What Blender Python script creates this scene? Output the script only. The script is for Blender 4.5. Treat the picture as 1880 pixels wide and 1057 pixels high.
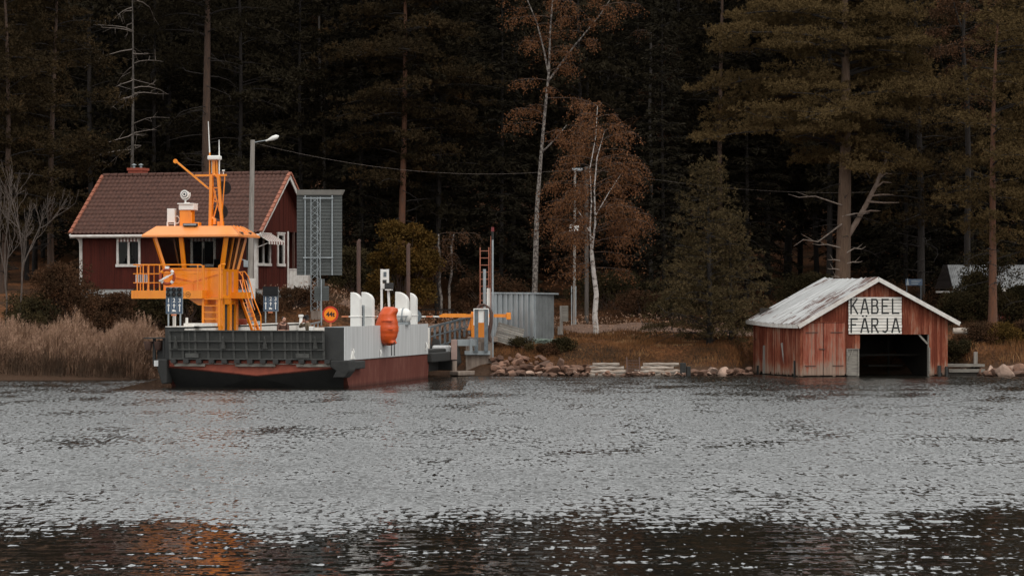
import bpy, bmesh, math, random
import numpy as np
from mathutils import Vector, Matrix
for o in list(bpy.data.objects): bpy.data.objects.remove(o)
S = bpy.context.scene
COL = S.collection
R = math.radians

# ---------------------------------------------------------------- camera
F = 5400.0            # focal length in photo pixels (photo 1880 wide)
CAMZ = 3.6; HOR = 550.0
cd = bpy.data.cameras.new('camera'); cam = bpy.data.objects.new('camera', cd); COL.objects.link(cam)
cd.sensor_width = 36; cd.lens = 36*F/1880; cd.clip_start = 1; cd.clip_end = 3000
cd.shift_y = (HOR-528.5)/1880
cam.location = (0, 0, CAMZ); cam.rotation_euler = (R(90), 0, 0)
S.camera = cam
# ---------------------------------------------------------------- sky and light: overcast
SUN_EL, SUN_AZ = R(48), R(145)      # azimuth measured clockwise from +Y: right of and behind the camera
w = bpy.data.worlds.new('World'); S.world = w; w.use_nodes = True
wt = w.node_tree; wt.nodes.clear()
wo = wt.nodes.new('ShaderNodeOutputWorld'); bg = wt.nodes.new('ShaderNodeBackground')
sk = wt.nodes.new('ShaderNodeTexSky'); sk.sky_type = 'NISHITA'; sk.sun_disc = False
sk.sun_elevation = SUN_EL; sk.sun_rotation = SUN_AZ; sk.dust_density = 3.0; sk.air_density = 1.0; sk.ozone_density = 1.0
hs = wt.nodes.new('ShaderNodeHueSaturation'); hs.inputs['Saturation'].default_value = 0.10
tint = wt.nodes.new('ShaderNodeMixRGB'); tint.blend_type = 'MULTIPLY'; tint.inputs[0].default_value = 1; tint.inputs[2].default_value = (.985, .99, .98, 1)
wt.links.new(sk.outputs[0], hs.inputs['Color']); wt.links.new(hs.outputs[0], tint.inputs[1]); deck = wt.nodes.new('ShaderNodeMixRGB'); deck.inputs[0].default_value = .85; deck.inputs[2].default_value = (6.5, 6.6, 6.55, 1)   # even cloud layer over the clear-sky model
wt.links.new(tint.outputs[0], deck.inputs[1]); wt.links.new(deck.outputs[0], bg.inputs[0])
bg.inputs[1].default_value = 0.13
wt.links.new(bg.outputs[0], wo.inputs[0])
sd = bpy.data.lights.new('sun', 'SUN'); so = bpy.data.objects.new('sun', sd); COL.objects.link(so)
sd.energy = 0.6; sd.angle = R(25); sd.color = (1, .95, .88)
dv = Vector((math.sin(SUN_AZ)*math.cos(SUN_EL), math.cos(SUN_AZ)*math.cos(SUN_EL), math.sin(SUN_EL)))
so.rotation_euler = dv.to_track_quat('Z', 'Y').to_euler()
S.view_settings.view_transform = 'Standard'; S.view_settings.look = 'None'; S.view_settings.gamma = 1
S.view_settings.use_curve_mapping = False; S.view_settings.exposure = 0.62
cy = S.cycles
cy.max_bounces = 6; cy.diffuse_bounces = 3; cy.glossy_bounces = 3; cy.transmission_bounces = 4; cy.transparent_max_bounces = 6
cy.use_denoising = True; cy.caustics_reflective = False; cy.caustics_refractive = False

# ---------------------------------------------------------------- helpers
def W(px, py, Y): return Vector(((px-940)/F*Y, Y, CAMZ+(HOR-py)/F*Y))
def X(px, Y): return (px-940)/F*Y
def Z(py, Y): return CAMZ+(HOR-py)/F*Y

class MB:
    def __init__(s): s.v = []; s.f = []
    def add(s, vs, fs):
        n = len(s.v); s.v += [tuple(v) for v in vs]; s.f += [tuple(i+n for i in f) for f in fs]; return s
    def box(s, x0, x1, y0, y1, z0, z1):
        return s.add([(x0,y0,z0),(x1,y0,z0),(x1,y1,z0),(x0,y1,z0),(x0,y0,z1),(x1,y0,z1),(x1,y1,z1),(x0,y1,z1)],
                     [(0,3,2,1),(4,5,6,7),(0,1,5,4),(1,2,6,5),(2,3,7,6),(3,0,4,7)])
    def bar(s, p, q, w, h=None, up=(0,0,1)):
        h = h or w; p = Vector(p); q = Vector(q); d = (q-p).normalized(); u = Vector(up)
        if abs(d.dot(u)) > .98: u = Vector((0,1,0))
        a = d.cross(u).normalized(); b = a.cross(d).normalized()
        vs = []
        for c in (p, q):
            for i, j in ((-1,-1),(1,-1),(1,1),(-1,1)): vs.append(c+a*(w/2*i)+b*(h/2*j))
        return s.add(vs, [(0,1,2,3),(7,6,5,4),(0,4,5,1),(1,5,6,2),(2,6,7,3),(3,7,4,0)])
    def tube(s, pts, r, n=8, cap=True):
        pts = [Vector(p) for p in pts]; m = len(pts)
        rr = r if isinstance(r, (list, tuple, np.ndarray)) else [r]*m
        base = len(s.v); prev = None
        for i, p in enumerate(pts):
            d = (pts[min(i+1, m-1)]-pts[max(i-1, 0)])
            d = d.normalized() if d.length > 1e-9 else Vector((0,0,1))
            if prev is None:
                u = Vector((1,0,0)) if abs(d.x) < .9 else Vector((0,1,0))
                a = d.cross(u).normalized()
            else:
                a = prev-d*prev.dot(d)
                a = a.normalized() if a.length > 1e-6 else d.orthogonal().normalized()
            prev = a; b = d.cross(a)
            for k in range(n):
                t = 2*math.pi*k/n
                s.v.append(tuple(p+(a*math.cos(t)+b*math.sin(t))*rr[i]))
        for i in range(m-1):
            for k in range(n):
                k2 = (k+1) % n
                s.f.append((base+i*n+k, base+i*n+k2, base+(i+1)*n+k2, base+(i+1)*n+k))
        if cap:
            s.f.append(tuple(base+k for k in reversed(range(n)))); s.f.append(tuple(base+(m-1)*n+k for k in range(n)))
        return s
    def prism(s, pts, d):            # outline of 3D points, pushed along d
        pts = [Vector(p) for p in pts]; d = Vector(d); n = len(pts)
        return s.add(pts+[p+d for p in pts], [tuple(range(n)), tuple(range(2*n-1, n-1, -1))]+[(i, i+n, (i+1) % n+n, (i+1) % n) for i in range(n)])
    def lathe(s, c, prof, n=16, axis='z'):
        c = Vector(c); base = len(s.v); m = len(prof)
        for r, h in prof:
            for k in range(n):
                t = 2*math.pi*k/n; a, b = r*math.cos(t), r*math.sin(t)
                v = {'z': (a, b, h), 'y': (a, h, b), 'x': (h, a, b)}[axis]
                s.v.append(tuple(c+Vector(v)))
        for i in range(m-1):
            for k in range(n):
                k2 = (k+1) % n; s.f.append((base+i*n+k, base+i*n+k2, base+(i+1)*n+k2, base+(i+1)*n+k))
        s.f.append(tuple(base+k for k in range(n))); s.f.append(tuple(base+(m-1)*n+k for k in range(n)))
        return s
    def torus(s, c, R0, r, n=24, m=8, axis='y', a0=0, a1=2*math.pi):
        pts = []
        for k in range(n+1):
            t = a0+(a1-a0)*k/n
            pts.append(Vector(c)+(Vector((R0*math.cos(t), 0, R0*math.sin(t))) if axis == 'y' else Vector((R0*math.cos(t), R0*math.sin(t), 0))))
        return s.tube(pts, r, m)
    def build(s, name, m, parent=None, smooth=False, loc=None, rot=None, bevel=0):
        me = bpy.data.meshes.new(name); me.from_pydata(s.v, [], s.f); me.update()
        bm = bmesh.new(); bm.from_mesh(me); bmesh.ops.recalc_face_normals(bm, faces=bm.faces); bm.to_mesh(me); bm.free()
        if smooth:
            me.polygons.foreach_set('use_smooth', [True]*len(me.polygons))
            try: me.set_sharp_from_angle(angle=R(38))
            except Exception: pass
        me.materials.append(m)
        o = bpy.data.objects.new(name, me); COL.objects.link(o)
        if parent: o.parent = parent
        if loc is not None: o.location = loc
        if rot is not None: o.rotation_euler = (0, 0, rot)
        if bevel:
            b = o.modifiers.new('bevel', 'BEVEL'); b.width = bevel; b.segments = 2; b.limit_method = 'ANGLE'
        return o

def tag(o, label=None, cat=None, group=None, kind=None):
    if label: o['label'] = label
    if cat: o['category'] = cat
    if group: o['group'] = group
    if kind: o['kind'] = kind
    return o
def empty(name, loc=(0,0,0), rz=0, **k):
    o = bpy.data.objects.new(name, None); COL.objects.link(o); o.location = loc; o.rotation_euler = (0,0,rz); o.empty_display_size = .3
    return tag(o, **k)
KIDS = {}
def copy_tree(o, parent=None):
    c = o.copy(); COL.objects.link(c); c.parent = parent
    for ch in [x for x in bpy.data.objects if x.parent == o]: copy_tree(ch, c)
    return c
def text_mesh(name, body, size, m, parent, loc, rx=R(90), rz=0, ext=.004, align='CENTER', bold=0.0):
    c = bpy.data.curves.new(name, 'FONT'); c.body = body; c.size = size; c.extrude = ext; c.align_x = align; c.align_y = 'CENTER'; c.offset = bold
    t = bpy.data.objects.new(name, c); COL.objects.link(t)
    me = bpy.data.meshes.new_from_object(t.evaluated_get(bpy.context.evaluated_depsgraph_get()))
    bpy.data.objects.remove(t)
    me.materials.clear(); me.materials.append(m)
    o = bpy.data.objects.new(name, me); COL.objects.link(o); o.parent = parent; o.location = loc; o.rotation_euler = (rx, 0, rz)
    return o

# ---------------------------------------------------------------- materials
def mat(name, c1, c2=None, rough=.6, metal=0, scale=3, stretch=(1,1,1), bump=0, lo=.35, hi=.65, island=0, spec=.4, detail=5, obj=0, c3=None):
    m = bpy.data.materials.new(name); m.use_nodes = True; nt = m.node_tree; N = nt.nodes; L = nt.links
    b = N['Principled BSDF']; b.inputs['Roughness'].default_value = rough; b.inputs['Metallic'].default_value = metal
    b.inputs['Specular IOR Level'].default_value = spec
    c2 = c2 or tuple(x*.8 for x in c1)
    tc = N.new('ShaderNodeTexCoord'); mp = N.new('ShaderNodeMapping'); mp.inputs['Scale'].default_value = stretch
    no = N.new('ShaderNodeTexNoise'); no.inputs['Scale'].default_value = scale; no.inputs['Detail'].default_value = detail; no.inputs['Roughness'].default_value = .62
    L.new(tc.outputs['Object'], mp.inputs[0]); L.new(mp.outputs[0], no.inputs['Vector'])
    rp = N.new('ShaderNodeValToRGB'); rp.color_ramp.elements[0].position = lo; rp.color_ramp.elements[1].position = hi
    rp.color_ramp.elements[0].color = (*c1, 1); rp.color_ramp.elements[1].color = (*c2, 1)
    if c3:
        e = rp.color_ramp.elements.new(min(.98, hi+.12)); e.color = (*c3, 1)
    L.new(no.outputs[0], rp.inputs[0]); out = rp.outputs[0]
    if island or obj:
        h = N.new('ShaderNodeHueSaturation'); mr = N.new('ShaderNodeMapRange')
        if island: g = N.new('ShaderNodeNewGeometry'); L.new(g.outputs['Random Per Island'], mr.inputs[0])
        else: g = N.new('ShaderNodeObjectInfo'); L.new(g.outputs['Random'], mr.inputs[0])
        a = island or obj; mr.inputs[3].default_value = 1-a; mr.inputs[4].default_value = 1+a
        L.new(mr.outputs[0], h.inputs['Value']); L.new(out, h.inputs['Color']); out = h.outputs[0]
    L.new(out, b.inputs['Base Color'])
    if bump:
        bp = N.new('ShaderNodeBump'); bp.inputs['Strength'].default_value = bump; bp.inputs['Distance'].default_value = .05
        L.new(no.outputs[0], bp.inputs['Height']); L.new(bp.outputs[0], b.inputs['Normal'])
    return m

def wood_paint(name, paint, paint2, bare, amount=.5, zlow=0.0, zhigh=1.2, zboost=.25, axis='z'):
    """flaking paint on boards: vertical streaks, more bare wood low down"""
    m = bpy.data.materials.new(name); m.use_nodes = True; nt = m.node_tree; N = nt.nodes; L = nt.links
    b = N['Principled BSDF']; b.inputs['Roughness'].default_value = .85; b.inputs['Specular IOR Level'].default_value = .2
    tc = N.new('ShaderNodeTexCoord')
    def noise(sc, st, det=5):
        mp = N.new('ShaderNodeMapping'); mp.inputs['Scale'].default_value = st; no = N.new('ShaderNodeTexNoise')
        no.inputs['Scale'].default_value = sc; no.inputs['Detail'].default_value = det; no.inputs['Roughness'].default_value = .65
        L.new(tc.outputs['Object'], mp.inputs[0]); L.new(mp.outputs[0], no.inputs['Vector']); return no.outputs[0]
    n1 = noise(7, (2.2, 2.2, .18)); n2 = noise(1.1, (1, 1, .55)); n3 = noise(16, (2.5, 2.5, .12))
    g = N.new('ShaderNodeNewGeometry')
    sep = N.new('ShaderNodeSeparateXYZ'); L.new(tc.outputs['Object'], sep.inputs[0])
    mz = N.new('ShaderNodeMapRange'); mz.inputs[1].default_value = zhigh; mz.inputs[2].default_value = zlow; mz.inputs[3].default_value = 0; mz.inputs[4].default_value = zboost
    L.new(sep.outputs[2], mz.inputs[0])
    def ma(op, a, bb):
        q = N.new('ShaderNodeMath'); q.operation = op
        for i, v in enumerate((a, bb)):
            if isinstance(v, (int, float)): q.inputs[i].default_value = v
            else: L.new(v, q.inputs[i])
        return q.outputs[0]
    isl = ma('MULTIPLY', g.outputs['Random Per Island'], .12)
    f = ma('ADD', ma('ADD', ma('MULTIPLY', n1, .55), ma('MULTIPLY', n2, .45)), ma('ADD', mz.outputs[0], isl))
    rp = N.new('ShaderNodeValToRGB'); cr = rp.color_ramp
    cr.elements[0].position = amount; cr.elements[0].color = (*paint, 1)
    cr.elements[1].position = amount+.22; cr.elements[1].color = (*bare, 1)
    e = cr.elements.new(amount+.09); e.color = (*paint2, 1)
    L.new(f, rp.inputs[0])
    hv = N.new('ShaderNodeHueSaturation'); L.new(rp.outputs[0], hv.inputs['Color'])
    L.new(ma('ADD', ma('MULTIPLY', n3, .9), ma('ADD', ma('MULTIPLY', g.outputs['Random Per Island'], .3), .4)), hv.inputs['Value'])
    L.new(hv.outputs[0], b.inputs['Base Color'])
    return m

def foliage_mat(name, c1, c2, scale=.9, obj=.25, c3=None):
    m = mat(name, c1, c2, rough=1, scale=scale, lo=.38, hi=.62, obj=obj, spec=.0, detail=6, c3=c3)
    return m

M = {}
M['orange'] = mat('orange_paint', (.84,.265,.006), (.76,.225,.006), rough=.24, scale=2.6, stretch=(1.6,1.6,.3), spec=.6, lo=.3, hi=.62, c3=(.60,.17,.02))
M['orange_lit'] = mat('orange_lit_roof', (.84,.30,.09), (.76,.26,.07), rough=.22, scale=1.0)  # paler, pinker orange: sky light on the roof put into its colour
M['orange_dull'] = mat('faded_orange_paint', (.62,.22,.10), (.45,.15,.07), rough=.6, scale=4)
M['buoy'] = mat('buoy_orange', (.33,.06,.02), (.28,.05,.018), rough=.6)
M['raft'] = mat('rescue_boat_plastic', (.62,.088,.014), (.52,.072,.012), rough=.38, scale=2)
M['white'] = mat('white_paint', (.80,.78,.74), (.72,.70,.66), rough=.5, scale=2)
M['white_worn'] = mat('worn_white_paint', (.78,.75,.70), (.62,.56,.50), rough=.6, scale=3, stretch=(2,2,.3))
M['plate'] = mat('grey_white_hull_paint', (.60,.60,.595), (.42,.42,.415), rough=.5, scale=3.2, stretch=(2.5,2.5,.10), lo=.32, hi=.62, c3=(.50,.44,.39), detail=7)
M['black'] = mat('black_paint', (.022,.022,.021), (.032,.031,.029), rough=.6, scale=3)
M['ramp'] = mat('dark_ramp_steel', (.030,.031,.028), (.045,.044,.040), rough=.6, scale=3)
M['ramp_edge'] = mat('worn_ramp_edge', (.075,.074,.068), (.045,.044,.04), rough=.6, scale=5)
M['rubber'] = mat('black_rubber', (.018,.018,.017), (.03,.029,.027), rough=.8, scale=8, bump=.2)
M['red_hull'] = wood_paint('red_oxide_hull', (.105,.030,.021), (.13,.042,.030), (.19,.095,.07), amount=.55, zlow=-.1, zhigh=.35, zboost=.06)
M['red_bright'] = mat('red_oxide_bow', (.34,.075,.04), (.25,.055,.03), rough=.6, scale=4, stretch=(1,1,1))
M['glass'] = bpy.data.materials.new('window_glass'); M['glass'].use_nodes = True
_b = M['glass'].node_tree.nodes['Principled BSDF']; _b.inputs['Base Color'].default_value = (.42,.42,.41,1); _b.inputs['Transmission Weight'].default_value = 1
_b.inputs['Roughness'].default_value = 0; _b.inputs['IOR'].default_value = 1.12; _b.inputs['Specular IOR Level'].default_value = .5
M['glass_dark'] = mat('dark_window_glass', (.012,.012,.012), (.02,.02,.019), rough=.08, scale=1.2, spec=.5)
M['glass_house'] = M['glass'].copy(); M['glass_house'].node_tree.nodes['Principled BSDF'].inputs['Base Color'].default_value = (.85,.85,.84,1)
M['house_red'] = mat('falu_red_boards', (.072,.0145,.009), (.050,.011,.0075), rough=.8, scale=3, stretch=(3,3,.3), island=.16, spec=.15)
M['tiles'] = mat('clay_roof_tiles', (.115,.056,.042), (.075,.039,.031), rough=.85, scale=5, lo=.3, hi=.62, c3=(.030,.020,.017), spec=.2)
M['tile_edge'] = mat('verge_tiles', (.34,.12,.07), (.26,.09,.055), rough=.7)
M['brick'] = mat('chimney_brick', (.30,.065,.035), (.24,.05,.03), rough=.8, scale=8)
M['concrete'] = mat('concrete', (.27,.215,.175), (.14,.10,.078), rough=.9, scale=3, stretch=(2.5,2.5,.45), bump=.3, lo=.35, hi=.72)
M['plinth'] = mat('plinth_render', (.42,.42,.41), (.32,.32,.31), rough=.9)
M['galv_sheet'] = mat('corrugated_galvanised_sheet', (.42,.45,.46), (.32,.35,.36), rough=.42, metal=.75, scale=2, stretch=(1,1,.5))
M['galv'] = mat('galvanised_steel', (.34,.37,.38), (.25,.27,.28), rough=.48, metal=.35, scale=4, stretch=(1,1,.5))
M['galv_dark'] = mat('grey_blue_steel', (.14,.165,.18), (.085,.10,.11), rough=.6, scale=6, c3=(.2,.12,.08))
M['sign_back'] = mat('sign_back_aluminium', (.088,.094,.090), (.072,.077,.074), rough=.6, scale=1.5)
M['cap'] = mat('sign_cap', (.42,.40,.36), (.34,.32,.29), rough=.6)
M['pole_wood'] = mat('weathered_pole', (.30,.27,.24), (.18,.16,.14), rough=.9, scale=5, stretch=(3,3,.25))
M['timber'] = mat('weathered_grey_timber', (.23,.21,.18), (.13,.115,.10), rough=.9, scale=5, stretch=(.4,3,3), island=.3)
M['log'] = mat('bleached_log', (.42,.37,.32), (.24,.18,.14), rough=.9, scale=3.5, stretch=(.6,3,3), lo=.38, hi=.58, c3=(.15,.08,.05), obj=.3)
M['rust'] = mat('rusty_brown_steel', (.10,.052,.038), (.065,.038,.03), rough=.8, scale=5, stretch=(2,2,.4), c3=(.16,.11,.09))
M['sign_red'] = mat('sign_red', (.55,.035,.012), (.5,.03,.01), rough=.5)
M['blue'] = mat('blue_sign', (.055,.085,.135), (.045,.072,.115), rough=.5, scale=3)
M['ink'] = mat('black_lettering', (.014,.014,.014), (.035,.033,.03), rough=.7, scale=9, lo=.5, hi=.8)
M['lens'] = mat('unlit_lamp_lens', (.03,.012,.008), (.02,.012,.009), rough=.25)
M['boat_red'] = wood_paint('flaking_falu_paint', (.135,.030,.015), (.22,.066,.035), (.25,.17,.125), amount=.52, zlow=0, zhigh=.75, zboost=.22)
M['boat_door'] = wood_paint('flaking_door_paint', (.19,.044,.026), (.27,.085,.052), (.24,.165,.125), amount=.50, zlow=0, zhigh=.8, zboost=.22)
M['board_white'] = mat('white_sign_boards', (.74,.71,.66), (.60,.55,.49), rough=.8, scale=4, stretch=(.6,3,3), island=.08)
M['trim'] = mat('white_trim', (.66,.63,.59), (.50,.45,.41), rough=.8, scale=4)
M['dirt'] = mat('interior_shade', (.02,.017,.014), (.035,.028,.022), rough=.9)  # near-black, no dirt: stands in for the shade inside buildings
M['skin'] = mat('skin', (.50,.27,.19), (.45,.23,.16), rough=.55)
M['skin_hi'] = M['skin']
M['brown_shirt'] = mat('brown_shirt', (.085,.038,.024), (.065,.03,.02), rough=.7)
M['khaki'] = mat('khaki_jacket', (.16,.115,.07), (.11,.08,.05), rough=.85)
M['trousers'] = mat('dark_trousers', (.03,.03,.034), (.02,.02,.024), rough=.85)
M['hair'] = mat('dark_hair', (.015,.010,.008), (.03,.018,.012), rough=.5, scale=20)
M['hat'] = mat('black_felt', (.008,.008,.009), (.012,.012,.013), rough=.9)
M['bark_pine'] = mat('pine_bark', (.045,.030,.022), (.08,.045,.03), rough=.95, scale=4, stretch=(3,3,.6), bump=.6, c3=(.16,.10,.07))
M['bark_hero'] = mat('grey_brown_pine_bark', (.085,.052,.034), (.135,.086,.058), rough=.95, scale=4, stretch=(3,3,.5), bump=.6, c3=(.19,.095,.05))
M['bark_orange'] = mat('orange_pine_bark', (.13,.052,.026), (.085,.042,.026), rough=.9, scale=3, stretch=(3,3,.6), bump=.4, c3=(.19,.13,.10))
M['bark_dark'] = mat('dark_bark', (.022,.016,.013), (.014,.011,.009), rough=.95, scale=5, stretch=(3,3,.6))
M['bark_dim'] = mat('dim_birch_bark', (.10,.085,.073), (.04,.033,.028), rough=.9, scale=4)
M['bark_bare'] = mat('bare_tree_bark', (.105,.08,.066), (.062,.048,.04), rough=.9, scale=4)
M['bark_grey'] = mat('grey_lichen_bark', (.20,.165,.14), (.12,.095,.08), rough=.9, scale=5, stretch=(3,3,.6))
M['dead'] = mat('dead_grey_wood', (.26,.21,.175), (.16,.12,.095), rough=.9, scale=4, stretch=(2,2,.6))
M['birch'] = mat('birch_bark', (.56,.51,.47), (.44,.38,.34), rough=.7, scale=2.6, stretch=(1.2,1.2,2.2), lo=.45, hi=.56, c3=(.02,.016,.014))
M['birch_old'] = mat('old_birch_bark', (.23,.20,.175), (.07,.055,.048), rough=.85, scale=6, stretch=(1.5,1.5,1.2), lo=.46, hi=.54, c3=(.05,.04,.035))
M['twig'] = mat('brown_twigs', (.10,.062,.045), (.07,.045,.034), rough=.9)
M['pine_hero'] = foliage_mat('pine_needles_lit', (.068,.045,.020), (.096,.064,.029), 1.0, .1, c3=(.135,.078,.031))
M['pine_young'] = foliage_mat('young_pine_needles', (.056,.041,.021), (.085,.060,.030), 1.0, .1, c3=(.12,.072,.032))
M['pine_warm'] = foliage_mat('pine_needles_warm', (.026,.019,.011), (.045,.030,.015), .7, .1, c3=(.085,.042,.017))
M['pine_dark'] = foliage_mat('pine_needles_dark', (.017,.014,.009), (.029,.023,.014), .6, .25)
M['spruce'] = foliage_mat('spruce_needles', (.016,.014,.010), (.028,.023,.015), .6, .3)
M['birch_leaf'] = foliage_mat('autumn_birch_leaves', (.092,.042,.020), (.145,.065,.031), 1.2, .1, c3=(.20,.10,.05))
M['rowan_leaf'] = foliage_mat('turning_leaves', (.060,.038,.012), (.105,.058,.016), 1.4, .1, c3=(.19,.075,.016))
M['bush_brown'] = foliage_mat('brown_bush_leaves', (.045,.027,.016), (.08,.040,.022), 1.2, .15, c3=(.12,.055,.028))
M['bush_green'] = foliage_mat('dull_green_leaves', (.028,.024,.013), (.055,.040,.019), 1.2, .15)
M['stone'] = mat('pink_granite', (.235,.125,.082), (.13,.078,.056), rough=.9, scale=2.2, bump=.5, obj=.45, c3=(.34,.22,.165))
M['stone_pale'] = mat('pale_granite', (.38,.26,.20), (.34,.23,.175), rough=.9, scale=2.2, bump=.4, obj=.2)

# ---------------------------------------------------------------- terrain
def smooth(a, b, x): t = np.clip((x-a)/(b-a), 0, 1); return t*t*(3-2*t)
PL = ([100,132,138,142,147,155,175,200,260,360,700], [.3,.3,.9,2.0,3.4,3.9,4.5,7,14,24,40])
PM = ([100,138,141,143,150,162,175,200,260,360,700], [.75,.75,.95,1.4,1.85,2.3,3.1,6,14,24,40])
SH = ([-400,-40,-17.2,-15.2,-13,-3.2,-1.4,10,10.9,11.6,21.6,22.3,24,60,400], [130,131.5,132.6,139.5,141.5,141.5,140.0,140.2,140.8,143.6,142.5,140.3,139.6,139,136])
def H(x, y):
    x = np.asarray(x, float); y = np.asarray(y, float)
    wl = 1-smooth(-11.5, -4, x)
    p = np.interp(y, *PL)*wl+np.interp(y, *PM)*(1-wl)
    d = y-np.interp(x, *SH)
    n = .12*np.sin(x*.9+1.3*np.sin(y*.35))*np.sin(y*.5+x*.21)+.06*np.sin(x*2.3+y*1.1)
    n = n*np.clip((y-143)/10, 0, 1)+.03*np.sin(x*3.1)*np.sin(y*2.3)
    return np.minimum(p, .55*d)+n
def h1(x, y): return float(H(x, y))

def np_mesh(name, verts, faces, m, smooth_=False, parent=None):
    me = bpy.data.meshes.new(name)
    k = faces.shape[1]
    me.vertices.add(len(verts)); me.vertices.foreach_set('co', verts.astype(np.float32).ravel())
    me.loops.add(faces.size); me.loops.foreach_set('vertex_index', faces.astype(np.int32).ravel())
    me.polygons.add(len(faces)); me.polygons.foreach_set('loop_start', np.arange(0, faces.size, k, dtype=np.int32))
    me.polygons.foreach_set('loop_total', np.full(len(faces), k, dtype=np.int32))
    if smooth_: me.polygons.foreach_set('use_smooth', np.ones(len(faces), bool))
    me.update(calc_edges=True); me.materials.append(m)
    o = bpy.data.objects.new(name, me); COL.objects.link(o)
    if parent: o.parent = parent
    return o
def grid_faces(nr, nc):
    i = np.arange(nr-1)[:, None]*nc+np.arange(nc-1)[None, :]
    return np.stack([i, i+1, i+nc+1, i+nc], -1).reshape(-1, 4)

def ground_mat():
    m = bpy.data.materials.new('autumn_grass_ground'); m.use_nodes = True; nt = m.node_tree; N = nt.nodes; L = nt.links
    b = N['Principled BSDF']; b.inputs['Roughness'].default_value = .95; b.inputs['Specular IOR Level'].default_value = .1
    tc = N.new('ShaderNodeTexCoord')
    def nz(s, d=5):
        n = N.new('ShaderNodeTexNoise'); n.inputs['Scale'].default_value = s; n.inputs['Detail'].default_value = d; L.new(tc.outputs['Object'], n.inputs['Vector']); return n.outputs[0]
    a = N.new('ShaderNodeValToRGB'); a.color_ramp.elements[0].position = .38; a.color_ramp.elements[1].position = .62
    a.color_ramp.elements[0].color = (.055,.030,.016, 1); a.color_ramp.elements[1].color = (.15,.062,.026, 1)
    L.new(nz(.35), a.inputs[0])
    c = N.new('ShaderNodeValToRGB'); c.color_ramp.elements[0].position = .4; c.color_ramp.elements[1].position = .7
    c.color_ramp.elements[0].color = (.45,.45,.45,1); c.color_ramp.elements[1].color = (1.25,1.2,1.1,1); L.new(nz(7), c.inputs[0])
    mx = N.new('ShaderNodeMixRGB'); mx.blend_type = 'MULTIPLY'; mx.inputs[0].default_value = 1
    L.new(a.outputs[0], mx.inputs[1]); L.new(c.outputs[0], mx.inputs[2])
    # damp mud close to the water
    sep = N.new('ShaderNodeSeparateXYZ'); L.new(tc.outputs['Object'], sep.inputs[0])
    mr = N.new('ShaderNodeMapRange'); mr.inputs[1].default_value = .1; mr.inputs[2].default_value = .75; L.new(sep.outputs[2], mr.inputs[0])
    mx2 = N.new('ShaderNodeMixRGB'); mx2.inputs[1].default_value = (.07,.042,.028,1); L.new(mr.outputs[0], mx2.inputs[0]); L.new(mx.outputs[0], mx2.inputs[2])
    L.new(mx2.outputs[0], b.inputs['Base Color'])
    bp = N.new('ShaderNodeBump'); bp.inputs['Distance'].default_value = .12; bp.inputs['Strength'].default_value = .7; L.new(nz(5), bp.inputs['Height']); L.new(bp.outputs[0], b.inputs['Normal'])
    return m
xs = np.concatenate([np.linspace(-300, -45, 18), np.linspace(-44, 44, 260), np.linspace(45, 300, 18)])
ys = np.concatenate([np.linspace(120, 128, 3), np.linspace(129, 176, 150), np.linspace(178, 300, 45), np.linspace(320, 600, 8)])
XX, YY = np.meshgrid(xs, ys); ZZ = H(XX, YY)
g = np_mesh('ground', np.stack([XX, YY, ZZ], -1).reshape(-1, 3), grid_faces(len(ys), len(xs)), ground_mat(), True); tag(g, kind='structure')

# wooded hillside closing the view behind the trees
hx = np.linspace(-260, 260, 90); hy = np.linspace(262, 420, 30); HX, HY = np.meshgrid(hx, hy)
HZ = H(HX, HY)+.05+(HY-262)*.62*(1-.25*(HY-262)/160)+1.5*np.sin(HX*.13)*np.sin(HY*.1)*np.clip((HY-265)/20, 0, 1)
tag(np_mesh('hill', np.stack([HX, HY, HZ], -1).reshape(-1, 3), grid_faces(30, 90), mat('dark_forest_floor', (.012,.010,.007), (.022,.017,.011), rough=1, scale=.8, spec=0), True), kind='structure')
# dirt road draped on the ground
M['road'] = mat('gravel_road', (.18,.112,.082), (.13,.080,.058), rough=.95, scale=.8, stretch=(.5,1.6,1), bump=.3, lo=.3, hi=.65, c3=(.20,.135,.10), spec=.1)
rx = np.linspace(-9, 20.5, 160); rc = np.interp(rx, [-9,2,8,14,22,60], [156.5,156.5,154.5,150.5,148.6,150]); rw = np.interp(rx, [-9,2,8,14,60], [4.6,4.6,4.4,3.4,2.4])
tt = np.linspace(-1, 1, 14); RX = np.repeat(rx[:, None], 14, 1); RY = rc[:, None]+tt[None, :]*(rw[:, None]+.35*np.sin(rx[:, None]*1.7)*np.abs(tt)[None, :])
rz = H(RX, RY)+.06-.12*(np.abs(tt)[None, :] > .95)
tag(np_mesh('road', np.stack([RX, RY, rz], -1).reshape(-1, 3), grid_faces(160, 14), M['road'], True), kind='structure')

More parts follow.
